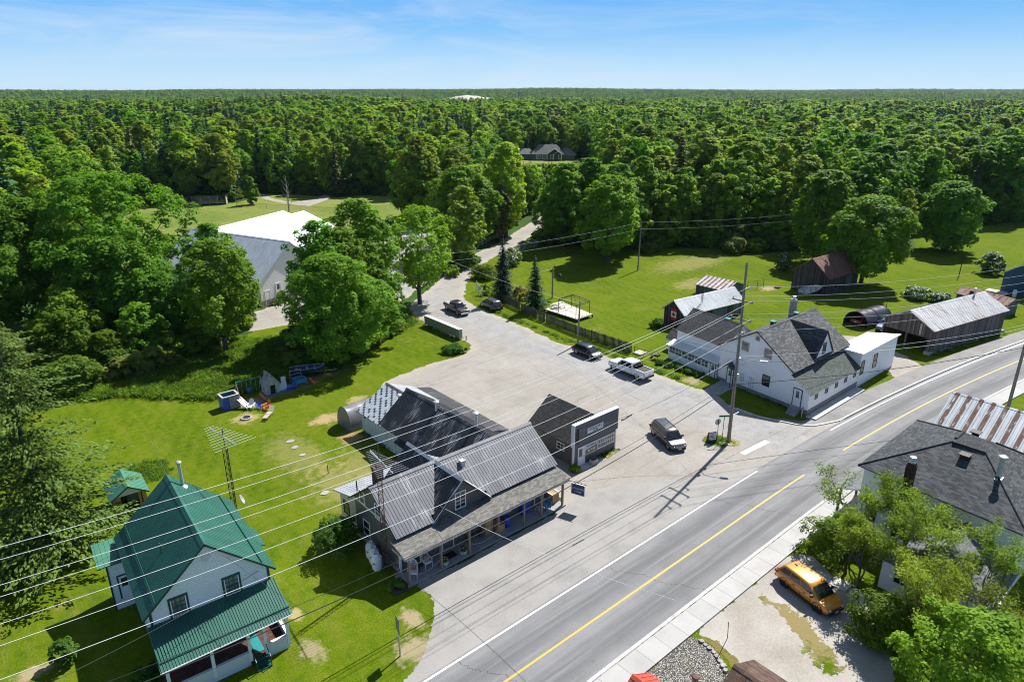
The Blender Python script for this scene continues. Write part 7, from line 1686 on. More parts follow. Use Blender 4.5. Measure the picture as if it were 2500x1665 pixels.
def locust_mesh(name, seed, Ht, Rd, mat, leaf=.13, n=55, per=60):
    """thin open tree: feathery sprays at the ends of forking limbs; returns crown mesh and limb mesh"""
    g = np.random.default_rng(seed); q = random.Random(seed); b = MB(); tips = []
    def grow(p, d, L, r, lv):
        e = p + d * L; m = p + d * L * .5 + Vector((q.uniform(-.08, .08), q.uniform(-.08, .08), 0)) * L
        b.tube([p, m, e], r, 5, r2=r * .55, cap=False)
        if lv >= 2: tips.append((p.lerp(e, .7), d)); tips.append((e, d))
        if lv < 4:
            for _ in range(q.choice((2, 3, 3) if lv else (4, 5))):
                nd = (d + Vector((q.uniform(-1, 1), q.uniform(-1, 1), q.uniform(-.25, .55))) * (.75 if lv else .8)).normalized(); grow(e if q.random() < .7 else p.lerp(e, .6), nd, L * q.uniform(.55, .8), r * .55, lv + 1)
    grow(Vector((0, 0, -.1)), Vector((q.uniform(-.12, .12), q.uniform(-.12, .12), 1)).normalized(), Ht * .32, .1, 0)
    T = np.array([tuple(p) for p, d in tips]); hmax = T[:, 2].max(); T[:, 2] *= Ht * .96 / hmax; T[:, :2] *= min(1.3, Rd / (np.abs(T[:, :2]).max() * .8))
    k0 = Ht * .96 / hmax; kx = min(1.3, Rd / (np.abs(np.array([tuple(p) for p, d in tips])[:, :2]).max() * .8))
    b.v = [Vector((v.x * kx, v.y * kx, v.z * k0)) for v in b.v]
    k = np.repeat(np.arange(len(T)), max(6, int(n * per / len(T))))
    C = T[k] + g.normal(size=(len(k), 3)) * np.array([.2, .2, .12]) * Rd / 3.2
    N = g.normal(size=(len(k), 3)) * .6 + np.array([0, 0, .9]); ct = g.uniform(.2, .9, len(T))
    me = leaf_mesh(name, C, N, leaf * g.uniform(.6, 1.4, len(k)), np.clip(.15 + ct[k] + g.normal(0, .15, len(k)), 0, 1), mat, .45, None, g)
    o = b.build(name + '_limbs', M['bark'], smooth=True); tm = o.data; bpy.data.objects.remove(o)
    return me, tm

LAND = []       # trunk spots of the individually placed trees
def big_tree(label, x, y, h, rad, mat, seed, name='maple_tree', base=.14, dens=1.0, leaf=None, peak=.42, power=2.2, cat='tree', lobes=.16, trunk_r=None, group=None, bark='bark', fill=.25):
    LAND.append((x, y, rad)); area = (rad * rad + rad * h * .6)
    d = math.hypot(x, y); leaf = leaf or max(.13, min(.34, d * .0023))
    ncl = int(min(420, 90 + area * 2.1)); rc = min(1.35, max(.7, rad * .19))
    per = int(min(95, 9.5 * (rc / leaf) ** 1.35)) ; per = max(26, int(per * dens))
    cr, cc = crown_mesh('crown', seed, h, rad, mat, base, ncl, per, leaf, rc, peak, power, lobes, fill)
    q = random.Random(seed); tr = trunk_mesh('trunk', seed, h, trunk_r or .018 * h + .02 * rad, [tuple(c * .92) for c in cc[[q.randrange(len(cc)) for _ in range(9)]]], .62, bark)
    return tree(name, label, cat, (x, y), cr, tr, group)

def bush(label, x, y, h, rad, mat, seed, name='shrub', cat='shrub', petals=0, leaf=.11, group=None, stem=True):
    ncl = int(26 + rad * rad * 14); me, cc = crown_mesh('foliage', seed, h, rad, mat, .02, ncl, 42, leaf, max(.22, rad * .26), .35, 2.0, .18, .35, petals)
    tr = trunk_mesh('stem', seed, h, .03 + .02 * rad, [tuple(c * .9) for c in cc[:4]], .5)
    return tree(name, label, cat, (x, y), me, tr, group, crown_name='foliage')

def landmarks():
    big_tree('huge rounded dark maple filling the left edge behind the thicket', 20.5, 116, 22.0, 12.2, 'leaf_maple', 11, base=.1)
    big_tree('broad maple at the very left edge beside the huge rounded one', 5.5, 117, 20.5, 9.0, 'leaf_maple', 12, base=.1)
    big_tree('lower dark maple shoulder in front of the huge left maple', 18.5, 107, 14.5, 6.6, 'leaf_maple', 13, base=.08)
    big_tree('light yellow-green multi-stemmed tree left of the pale hall', 27.2, 90.3, 15.4, 5.0, 'leaf_olive', 14, 'leafy_tree', .16, .8)
    big_tree('darker green tree close behind the light multi-stemmed tree', 29.4, 97.6, 16.2, 4.6, 'leaf_mid', 15, 'leafy_tree', .12)
    big_tree('large front maple of the clump behind the mailboxes', 36.9, 77.2, 14.2, 6.2, 'leaf_mid', 16, base=.05)
    big_tree('tall maple at the left back of the clump behind the mailboxes', 38.9, 84.6, 17.2, 4.4, 'leaf_maple', 17, base=.1)
    big_tree('tall maple at the right back of the clump behind the mailboxes', 48.0, 90.5, 18.4, 5.6, 'leaf_mid', 18, base=.1)
    big_tree('bright middle maple of the clump behind the mailboxes', 42.3, 85.5, 15.6, 5.4, 'leaf_mid', 19, base=.08)
    big_tree('low bushy maple at the foot of the clump by the mailbox lawn', 42.8, 80.4, 10.2, 4.6, 'leaf_mid', 20, base=.04)
    big_tree('small dense maple between the clump and the mailboxes', 47.6, 84.2, 9.5, 3.6, 'leaf_maple', 21, base=.04)
    big_tree('open branched maple overhanging the gravel lane behind the mailboxes', 59.6, 92.3, 16, 5.7, 'leaf_bright', 22, base=.2, dens=.55, lobes=.24, fill=.15)
    big_tree('wide maple on the left side of the lane bend', 86.5, 116.2, 18.6, 7.2, 'leaf_mid', 23, base=.08)
    big_tree('tall yellow-green maple above the lane bend', 107.5, 126.5, 22, 5.3, 'leaf_bright', 24, base=.1)
    big_tree('narrow dark brownish cedar beside the tall yellow-green maple', 102.3, 122.6, 13, 2.6, 'leaf_cedar', 25, 'cedar_tree', .03, peak=.3)
    big_tree('very dark maple at the top of the back lawn beside the lane', 109.6, 108.6, 18.4, 5.4, 'leaf_maple', 26, base=.07)
    big_tree('second dark maple overlapping the one beside the lane', 116.5, 107, 19.2, 5.4, 'leaf_maple', 27, base=.08)
    big_tree('oval maple standing alone on the back lawn with round shadow', 104.7, 91.3, 17.6, 5.8, 'leaf_bright', 28, base=.12, power=2.6)
    big_tree('tall maple just behind the lone oval maple', 113, 96.5, 19, 5.0, 'leaf_maple', 29, base=.08)
    big_tree('slim bright maple at the forest edge right of the lone oval maple', 125, 99.5, 19.6, 4.4, 'leaf_mid', 30, base=.08)
    big_tree('short bright maple at the forest edge behind the slim pale pole', 127.5, 93, 13.5, 3.6, 'leaf_bright', 31, base=.05)
    big_tree('dense dark maple casting shade on the rusty roofed old barn', 127.2, 49.8, 15.8, 6.9, 'leaf_maple', 32, base=.15, power=2.6)
    big_tree('taller maple behind the maple at the old barn', 137.5, 63, 18.5, 6.2, 'leaf_mid', 33, base=.06)
    big_tree('big rounded tree at the lawn edge on the far right', 170, 50, 15, 6.5, 'leaf_mid', 34, base=.05)
    # conifers
    def con(label, x, y, h, rad, mat, seed, name, **k):
        LAND.append((x, y, rad)); tree(name, label, 'tree', (x, y), conifer_mesh('crown', seed, h, rad, mat, **k), trunk_mesh('trunk', seed, h, .1 + h * .01, (), .95))
    con('tall blue-green spruce at the far end of the plank fence', 71.4, 84.9, 10.4, 2.5, 'leaf_spruce', 41, 'spruce_tree', levels=46, nb=12, per=11, leaf=.26, droop=.22)
    con('smaller green spruce beside the plank fence', 71.6, 77.2, 8.8, 2.25, 'leaf_spruce_green', 42, 'spruce_tree', levels=40, nb=12, per=11, leaf=.24, droop=.2)
    p = at(10, 800, 18.2); con('huge ragged hemlock at the left edge above the lawn', p.x - .6, p.y + .3, 19.2, 7.0, 'leaf_hemlock', 43, 'hemlock_tree', levels=34, nb=9, per=130, leaf=.17, droop=.1, power=.5, irregular=.34, wide=.45, fan=.2)
    con('second hemlock merging into the left edge of the photo', p.x - 6.5, p.y + 3, 17, 5.0, 'leaf_hemlock', 44, 'hemlock_tree', levels=30, nb=9, per=100, leaf=.18, droop=.1, power=.55, irregular=.34, wide=.45, fan=.2)
    # thin locusts of the right foreground
    def loc_(label, x, y, h, rad, seed):
        cr, tm = locust_mesh('crown', seed, h * 1.12, rad * 1.18, 'leaf_locust', .08, 55, 100); tree('locust_tree', label, 'tree', (x, y), cr, tm)
    loc_('thin airy locust tree before the west wall of the dark roofed house', 48.6, 15.8, 6.6, 3.0, 51)
    loc_('thin airy locust tree hiding the low grey gable roof', 45.0, 11.2, 7.2, 3.2, 52)
    loc_('thin airy locust tree beside the bonnet of the orange car', 43.2, 13.4, 5.4, 2.6, 53)
    loc_('thin airy locust tree nearest the bottom right corner', 40.6, 9.6, 6.0, 2.9, 54)
    loc_('thin airy locust tree standing behind the bottom corner maple', 42.6, 7.2, 6.2, 2.9, 57)
    loc_('thin airy locust tree between the white tank and orange car', 45.3, 15.2, 5.4, 2.6, 58)
    loc_('thin airy locust tree before the west end of the low grey roof', 44.0, 9.4, 5.6, 2.8, 59)
    loc_('thin airy locust tree beside the brick chimney', 48.3, 12.6, 6.2, 2.7, 61)
    loc_('thin airy locust tree at the right edge over the low roof corner', 46.5, 6.9, 6.8, 2.8, 55)
    big_tree('broad leafy maple filling the bottom right corner', 37.6, 5.6, 7.2, 3.3, 'leaf_mid', 56, base=.05, leaf=.12)
    big_tree('dense green bush tree under the thin locust trees', 40.4, 10.9, 3.2, 1.8, 'leaf_weed', 57, 'leafy_tree', base=.03, leaf=.1)
    bush('ragged green bush on the verge between pavement and orange car', 46.4, 17.3, 2.7, 2.0, 'leaf_weed', 58, leaf=.1)
    bush('low green bush under the locust trees by the white tank', 48.6, 17.2, 2.2, 1.6, 'leaf_weed', 59, leaf=.1)
    bush('green creeper bush against the brick chimney', 50.5, 14.1, 5.0, .75, 'leaf_weed', 60, leaf=.1)
    # shrubs
    bush('large dark green lilac bush against the store gable', 18.6, 42.0, 2.7, 1.9, 'leaf_bush', 61, leaf=.12)
    bush('leafy clump of hostas at the lot corner by the mailboxes', 50.6, 70.5, 1.0, 1.55, 'leaf_bush', 62, leaf=.14)
    bush('small round bush on the lawn left of the green roofed house', .7, 42.7, 1.7, .85, 'leaf_bush', 63)
    bush('low bush against the veranda side of the green roofed house', 4.0, 38.0, 1.1, .8, 'leaf_bush', 64)
    bush('small green weed clump at the little shop corner', 40.75, 38.2, .55, .5, 'leaf_weed', 65)
    bush('dark plants in the bed at the left porch end', 19.7, 35.3, .6, .6, 'leaf_bush', 66)
    p = at(1248, 648); bush('white flowering lilac behind the blue-green spruce', p.x, p.y, 3.6, 2.3, 'leaf_bush', 67, petals=.45, leaf=.16)
    p = at(1180, 680); bush('yellow-green shrub between the lane and the blue spruce', p.x, p.y, 2.6, 2.6, 'leaf_olive', 68, leaf=.15)
    p = at(1258, 735); bush('reddish shrub between the two spruces behind the fence', p.x + 1, p.y, 2.4, 1.3, 'leaf_rust', 69, leaf=.12)
    p = at(1185, 720); bush('small light shrub by the mesh fence under the spruce', p.x, p.y, 1.9, .9, 'leaf_weed', 70)
    p = at(1913, 662); bush('small round apple tree with pale blossom left of the old barn', p.x, p.y, 3.6, 1.7, 'leaf_bush', 71, 'apple_tree', 'tree', petals=.3, leaf=.18)
    p = at(2414, 668); bush('white blossoming tree on the far right lawn', p.x, p.y, 4.2, 2.2, 'leaf_bush', 72, 'blossom_tree', 'tree', petals=.4, leaf=.22)
    bush('white flowering bush nearer the old barn on the right lawn', 125.3, 39.6, 2.0, 2.1, 'leaf_bush', 73, petals=.4, leaf=.17)
    bush('white flowering bush beside the long barn roof', 125.8, 36.4, 1.6, 1.7, 'leaf_bush', 74, petals=.4, leaf=.17)
    p = at(1790, 618); bush('broad grey-green bush at the top lawn edge near the forest', p.x, p.y, 3.4, 2.6, 'leaf_dull', 75, leaf=.2)
    p = at(1585, 615); bush('low grey-green bush right of the slim pale pole', p.x, p.y, 2.0, 2.2, 'leaf_dull', 76, leaf=.18)
    p = at(1605, 800); bush('round bush at the dark end wall of the flag shed', p.x, p.y, 1.4, 1.1, 'leaf_bush', 77)
    for i in range(5): bush('low leafy plant under the glazed porch windows', 68.1 + i * .2 - .1 * i, 49.6 - i * 1.45, .55, .6, 'leaf_bush', 80 + i, 'hosta', 'plant', group='leafy plants along the glazed porch', leaf=.1)
    # left thicket, individually readable ones
    big_tree('small olive hawthorn at the front of the left thicket', 10.5, 97.5, 7.6, 3.4, 'leaf_olive', 91, 'hawthorn_tree', .1)
    big_tree('second olive hawthorn lower in the left thicket', 14.2, 93.6, 5.2, 2.4, 'leaf_olive', 92, 'hawthorn_tree', .1)
    big_tree('grey-green hawthorn at the far left of the thicket', 3.5, 96.5, 7.0, 3.0, 'leaf_dull', 93, 'hawthorn_tree', .1)
    big_tree('low leafy tree deep in the left thicket under the huge maple', 12.5, 104, 9, 4.4, 'leaf_mid', 98, 'leafy_tree', .03)
    big_tree('low leafy tree behind the light multi-stemmed tree', 23.5, 101.5, 9.5, 4.2, 'leaf_maple', 99, 'leafy_tree', .03)
    big_tree('leafy bush tree at the lawn edge of the left thicket', 9.2, 88.6, 4.4, 2.5, 'leaf_fern', 94, 'leafy_tree', .03)
    big_tree('dark leafy bush tree in the middle of the left thicket', 18.6, 95.2, 7.4, 3.2, 'leaf_mid', 95, 'leafy_tree', .05)
    p = at(615, 500); bush('slender young tree alone at the far field edge', p.x, p.y, 9, 2.0, 'leaf_mid', 96, 'young_tree', 'tree', leaf=.35)
    tm = trunk_mesh('trunk', 97, 11, .26, [(math.cos(i * 2.4) * (2.4 - i * .12), math.sin(i * 2.4) * (2.4 - i * .12), 4.5 + i * .5) for i in range(13)], .95, 'bark_pale'); p = at(706, 517); tree('bare_tree', 'leafless grey tree by the field track', 'tree', (p.x, p.y), None, tm)

def forest():
    g = np.random.default_rng(5); q = random.Random(5)
    # prototypes
    near, con, far, farcon = [], [], [], []
    spec = [('leaf_mid', .42, 2.2, 4.3), ('leaf_maple', .4, 2.4, 4.6), ('leaf_bright', .45, 2.0, 4.0), ('leaf_mid', .36, 2.0, 3.9), ('leaf_aspen', .4, 2.2, 3.0), ('leaf_bright', .42, 1.9, 3.7), ('leaf_maple', .5, 2.2, 4.2), ('leaf_aspen', .33, 1.8, 3.3), ('leaf_bright', .36, 2.2, 3.6)]
    for i, (m, pk, pw, rd) in enumerate(spec):
        rd *= 1.22; me, cc = crown_mesh('crown', 200 + i, 17, rd, m, .08 if i != 4 else .2, 120, 46, .36, 1.05, pk, pw, .2, .22)
        near.append((me, trunk_mesh('trunk', 200 + i, 17, .2, [tuple(c * .9) for c in cc[:6]], .7, 'bark_pale' if 'aspen' in m else 'bark')))
        me, cc = crown_mesh('crown', 300 + i, 17, rd * 1.15, m, .3, 38, 16, .95, 1.5, pk, pw, .2, .1); far.append(me)
    for i, (m, pw, rd, wd) in enumerate((('leaf_pine', .8, 3.0, .5), ('leaf_pine', .6, 3.3, .55), ('leaf_cedar', .55, 2.4, .6), ('leaf_spruce_green', .9, 2.6, .45))):
        con.append((conifer_mesh('crown', 400 + i, 18, rd, m, .08, 30, 9, 10, .55, .1 if i < 2 else .2, pw, .35, wd), trunk_mesh('trunk', 400 + i, 18, .2, (), .95)))
        farcon.append(conifer_mesh('crown', 430 + i, 18, rd, m, .2, 12, 5, 5, 1.25, .15, pw, .3, .6))
    village = [(-120, -80), (-120, 108), (-20, 126), (20, 146), (26, 160), (46, 166), (82, 172), (96, 156), (99, 138), (88, 121.5), (79, 111), (72, 101), (60, 95), (66, 30), (66, -80)]
    lawnR = [(66, 96), (64, 30), (120, 20), (260, -14), (260, 36), (192, 62), (180, 62), (166, 56), (160, 58), (142, 74.5), (135, 76), (133.5, 85), (126.5, 92), (119.5, 95), (114.5, 107), (105.5, 113), (99.5, 113.5), (89.8, 111), (80.8, 106), (72, 99)]
    right = [(60, 30), (270, -20), (270, -90), (60, -90)]
    lane = [(84, 118), (100, 124.5), (112, 132), (126, 141), (150, 156), (156, 148), (124, 125), (104, 115.5), (90, 109), (84, 110)]
    field = [(20, 150), (24, 190), (48, 240), (61, 230), (76, 225), (92, 240), (100, 230), (107, 215), (116, 213), (123, 206), (127, 183), (120, 172), (90, 158), (60, 130), (36, 130)]
    clearing = [(118, 228), (124, 264), (138, 277), (152, 271), (147, 253), (128, 230)]
    house = [(236, 285), (275, 250), (262, 232), (232, 226), (206, 206), (186, 222), (215, 262)]
    OPEN = [village, lawnR, right, lane, field, clearing, house, [(58, 10), (58, 94), (70, 97), (104, 108), (118, 88), (130, 70), (140, 62), (200, 56), (280, 20), (280, -40)]]
    def edge_dist(x, y): return np.max([poly_dist(P, x, y) for P in OPEN], 0)       # >0 inside an open area
    pts = []
    for d0, d1, sp in ((40, 420, 5.9), (420, 950, 8.3), (950, 2000, 11), (2000, 4600, 17), (4600, 9500, 38)):
        lim = d1 * 1.02; xs = np.arange(-lim, lim, sp)
        X, Yv = np.meshgrid(xs, xs); X = (X + g.uniform(-.42, .42, X.shape) * sp).ravel(); Yv = (Yv + g.uniform(-.42, .42, Yv.shape) * sp).ravel()
        f = X * FW[0] + Yv * FW[1]; s = X * RT[0] + Yv * RT[1]; d = np.hypot(X, Yv)
        k = (d >= d0) & (d < d1) & (f > 20) & (np.abs(s) < f * .84 + 25)
        X, Yv, d = X[k], Yv[k], d[k]
        if d0 < 500:
            k = edge_dist(X, Yv) < -1.2
            for (lx, ly, lr) in LAND: k &= np.hypot(X - lx, Yv - ly) > max(3.0, lr * .62)
            X, Yv, d = X[k], Yv[k], d[k]
        pts.append(np.stack([X, Yv, d], 1))
    P0 = np.concatenate(pts)
    # sand pit stays clear
    sp_c = np.array(at(1135, 236, 20)[:2]) ; 
    sd = np.hypot(P0[:, 0] - sp_c[0], P0[:, 1] - sp_c[1])
    P0 = P0[sd > 0]
    n = len(P0); X, Y, D = P0.T
    nz = lambda sc, sd_: sum(np.sin(X * sc * a + Y * sc * b + sd_ * c) for a, b, c in ((1, .3, 1), (-.4, 1.1, 2.3), (.8, -.9, 3.1), (.2, 1.7, .7))) / 4
    kind_n = nz(.021, 1.0) * .8 + g.normal(0, .3, n)
    conif = (kind_n > .42) | (g.random(n) < .06)
    az = np.arctan2(X * RT[0] + Y * RT[1], X * FW[0] + Y * FW[1])
    conif |= (az < -.3) & (D > 230) & (D < 900) & (g.random(n) < .4)
    sub = np.clip(((nz(.013, 5.0) + 1) / 2 * 9 + g.normal(0, 2.2, n)).astype(int), 0, 8)
    hs = np.clip(g.normal(17, 3.2, n) + 2.5 * nz(.01, 9.0), 10.5, 24)
    hs = np.where((az < -.3) & (D > 200) & (D < 300), hs + 2.5, hs)
    ed = np.zeros(n); m = D < 420; ed[m] = edge_dist(X[m], Y[m]); hs = np.where(m & (ed > -5), hs * .86, hs)
    # the bungalow looks out over a dip in the trees
    hd = np.array([250, 262]); hd = hd / np.hypot(*hd); al = X * hd[0] + Y * hd[1]; ac = np.abs(-X * hd[1] + Y * hd[0])
    cap = 31 * (1 - al / 361) - .3
    hs = np.where((al > 120) & (al < 362) & (ac < 21), np.minimum(hs, np.maximum(cap, 2.5)), hs)
    pit = np.array(at(1135, 240, 17.0)[:2]); pn = pit / np.hypot(*pit); al = X * pn[0] + Y * pn[1]; ac = -X * pn[1] + Y * pn[0]; dp = np.hypot(*pit)
    inpit = (np.abs(ac) < dp * .064) & (al > dp - 330) & (al < dp + 160)
    sink = (np.abs(ac) < dp * .05) & (al > 300) & (al <= dp - 330)
    keep = ~inpit
    X, Y, D, conif, sub, hs = X[keep], Y[keep], D[keep], conif[keep], sub[keep], hs[keep]
    Z = hill(X, Y); n = len(X); order = np.argsort(D)
    hs = hs * np.where(D > 4600, 1.25, 1)
    big = D > 420
    # the nearest trees are things of their own
    nd = nc = 0; rest = []
    px = (X * RT[0] + Y * RT[1]) / (X * FW[0] + Y * FW[1] + 1e-6)
    for i in order:
        c = conif[i]
        vis = abs(px[i]) < .80
        if D[i] < 420 and vis and ((c and nc < 60) or (not c and nd < 245)):
            if c:
                k = q.randrange(4); me, tr = con[k]; nc += 1; s = hs[i] / 17
                lab = ('dark feathery pine rising out of the leafy forest', 'dark ragged pine rising out of the leafy forest', 'brownish cedar standing in the leafy forest', 'dark green spruce standing in the leafy forest')[k]; nm = ('pine_tree', 'pine_tree', 'cedar_tree', 'spruce_tree')[k]; gp = 'conifers in the forest beyond the lawns'
            else:
                k = int(sub[i]); me, tr = near[k]; nd += 1; s = hs[i] / 17
                lab = {'leaf_mid': 'mid-green leafy tree in the forest beyond the lawns', 'leaf_maple': 'deep green rounded tree in the forest beyond the lawns', 'leaf_bright': 'bright spring-green tree in the forest beyond the lawns', 'leaf_aspen': 'pale yellow-green slender tree in the forest beyond the lawns', 'leaf_dull': 'dull grey-green tree in the forest beyond the lawns'}[spec[k][0]]; nm = 'forest_tree'; gp = lab.replace('tree', 'trees', 1)
            w = s * q.uniform(.9, 1.18)
            tree(nm, lab, 'tree', (X[i], Y[i], Z[i]), me, tr, gp, q.uniform(0, 6.28), w, s)
        else: rest.append(i)
    rest = np.array(rest)
    idx = np.where(conif[rest], 9 + g.integers(0, 4, len(rest)), sub[rest]); idx = np.where(big[rest], idx + 13, idx)
    protos = [m for m, _ in near] + [m for m, _ in con] + far + farcon
    inst('forest', np.stack([X[rest], Y[rest], Z[rest] - .1], 1), hs[rest] / 17, idx, protos, g, .94)
    # the undergrowth: bushes along the forest edges and all through the left thicket
    bp = []
    for i, m in enumerate(('leaf_bush', 'leaf_fern', 'leaf_mid', 'leaf_weed', 'leaf_dull')): bp.append(crown_mesh('foliage', 500 + i, 2.6, 1.7, m, .0, 40, 26, .24, .5, .35, 2, .2, .3)[0])
    xs = np.arange(-40, 330, 2.3); A, B = np.meshgrid(xs, xs); A = (A + g.uniform(-1, 1, A.shape)).ravel(); B = (B + g.uniform(-1, 1, B.shape)).ravel()
    e = edge_dist(A, B); k = (e < -.6) & (e > -9) & (A * FW[0] + B * FW[1] > 60) & (np.hypot(A, B) < 340); A, B, e = A[k], B[k], e[k]
    S = np.where(e > -3.5, g.uniform(.55, 1.2, len(A)), g.uniform(.9, 1.9, len(A)))
    th = [(-30, 92), (0, 90), (8, 88), (14, 89.5), (20, 90), (26, 92), (31, 97), (36, 101), (30, 108), (0, 112), (-40, 112)]
    xs = np.arange(-30, 40, 1.7); A2, B2 = np.meshgrid(xs, xs + 85); A2 = (A2 + g.uniform(-.8, .8, A2.shape)).ravel(); B2 = (B2 + g.uniform(-.8, .8, B2.shape)).ravel()
    k = poly_dist(th, A2, B2) > 0; A2, B2 = A2[k], B2[k]
    cl = [(30.5, 76.8), (34, 76.2), (38, 77.2), (42, 78), (46, 80.6), (50, 82.5), (53, 85), (54, 92), (36, 92), (31, 84)]
    A3, B3 = np.meshgrid(np.arange(28, 58, 1.8), np.arange(74, 96, 1.8)); A3 = (A3 + g.uniform(-.8, .8, A3.shape)).ravel(); B3 = (B3 + g.uniform(-.8, .8, B3.shape)).ravel(); k = poly_dist(cl, A3, B3) > 0; A3, B3 = A3[k], B3[k]
    AA = np.concatenate([A, A2, A3]); BB = np.concatenate([B, B2, B3]); SS = np.concatenate([S, g.uniform(.45, 1.25, len(A2)), g.uniform(.4, .85, len(A3))])
    inst('undergrowth', np.stack([AA, BB, np.zeros(len(AA))], 1), SS, g.integers(0, 5, len(AA)), bp, g, 1.0)
    # rank grass on the bank below the thicket, by the mound and the clump
    gm = []
    for i, m in enumerate(('leaf_weed', 'leaf_fern', 'leaf_bush')):
        r = np.random.default_rng(600 + i); nn = 90; C = r.normal(size=(nn, 3)) * np.array([.38, .38, 0]) + np.array([0, 0, .22]) + r.uniform(0, .25, nn)[:, None] * np.array([0, 0, 1]); U = r.normal(size=(nn, 3)) * .5 + np.array([0, 0, 1]); N = r.normal(size=(nn, 3)) + np.array([0, 0, .8])
        gm.append(leaf_mesh('tuft', C, N, r.uniform(.12, .3, nn), r.random(nn), m, .22, U, r))
    bank = [(7.6, 86.8), (10.6, 85.0), (13.7, 82.9), (17.0, 79.5), (20.8, 75.9), (25, 75), (31, 75.6), (35, 75.2), (39, 77), (45, 80.5), (48.6, 82.2), (53.6, 84), (55.5, 90), (45, 94), (34, 93), (31, 96), (28, 94), (24, 91), (18, 91), (10, 93)]
    mound = [(8.2, 62.8), (9.2, 66), (11, 66.5), (13.0, 64.8), (12.8, 62.4), (10.5, 61.2)]
    TP = []
    for P, spc in ((bank, .55), (mound, .4)):
        P_ = np.array(P); x0, y0 = P_.min(0); x1, y1 = P_.max(0); A, B = np.meshgrid(np.arange(x0, x1, spc), np.arange(y0, y1, spc)); A = (A + g.uniform(-.4, .4, A.shape) * spc).ravel(); B = (B + g.uniform(-.4, .4, B.shape) * spc).ravel(); k = poly_dist(P, A, B) > g.uniform(0, .5, len(A)); TP.append(np.stack([A[k], B[k], np.zeros(k.sum())], 1))
    # ragged tufts where the lawns meet gravel, walls and fence
    lines = [((66.0, 45), (66.0, 62)), ((65.4, 62), (66.2, 80)), ((69, 74.5), (68.6, 54.6)), ((68.6, 54.4), (68.4, 64)), ((31, 42.5), (30, 58)), ((98.2, 27.8), (115.8, 24.4)), ((54.2, 74), (54.2, 82.4)), ((68.9, 38.5), (68.0, 30.2)), ((43, 38.35), (46.8, 38.35)), ((54.8, 33.2), (57.2, 31.8)), ((55.2, 32.1), (56.8, 33.2)), ((44.6, 18.6), (51, 18.2)), ((45, 16.5), (50, 16))]
    for (xa, ya), (xb, yb) in lines:
        L = math.hypot(xb - xa, yb - ya); m = int(L * 3.2); tt = g.random(m); TP.append(np.stack([xa + (xb - xa) * tt + g.normal(0, .22, m), ya + (yb - ya) * tt + g.normal(0, .22, m), np.zeros(m)], 1))
    TP = np.concatenate(TP); sc_ = np.where(np.arange(len(TP)) < len(TP) - 800, g.uniform(.6, 1.3, len(TP)), g.uniform(.25, .6, len(TP)))
    inst('tall_grass', TP, sc_, g.integers(0, 3, len(TP)), gm, g, .9)
    # far bright sand pit on the rise
    u = Vector((pn[0], pn[1], 0)); s = Vector((u.y, -u.x, 0)); C = u * dp; b = MB(); nu, ns = 12, 40
    V = [C + s * (dp * .062 * (2 * i / ns - 1)) + u * (-300 + 440 * j / nu) + Vector((0, 0, -3 + (21 * (j / nu) ** 1.1 + 2.0 * math.sin(i * .33 + 1) * (j / nu) + .8 * math.sin(i * 1.3 + j)) * max(0, 1 - abs(2 * i / ns - 1.12) ** 2.2) + 4 * j / nu)) for i in range(ns + 1) for j in range(nu + 1)]
    b.mesh(V, [(i * (nu + 1) + j, (i + 1) * (nu + 1) + j, (i + 1) * (nu + 1) + j + 1, i * (nu + 1) + j + 1) for i in range(ns) for j in range(nu)])
    o = b.build('sand_pit', m_plain('sand', (.40, .36, .30), .95, var=.25, sc=.02), smooth=True); o['kind'] = 'structure'

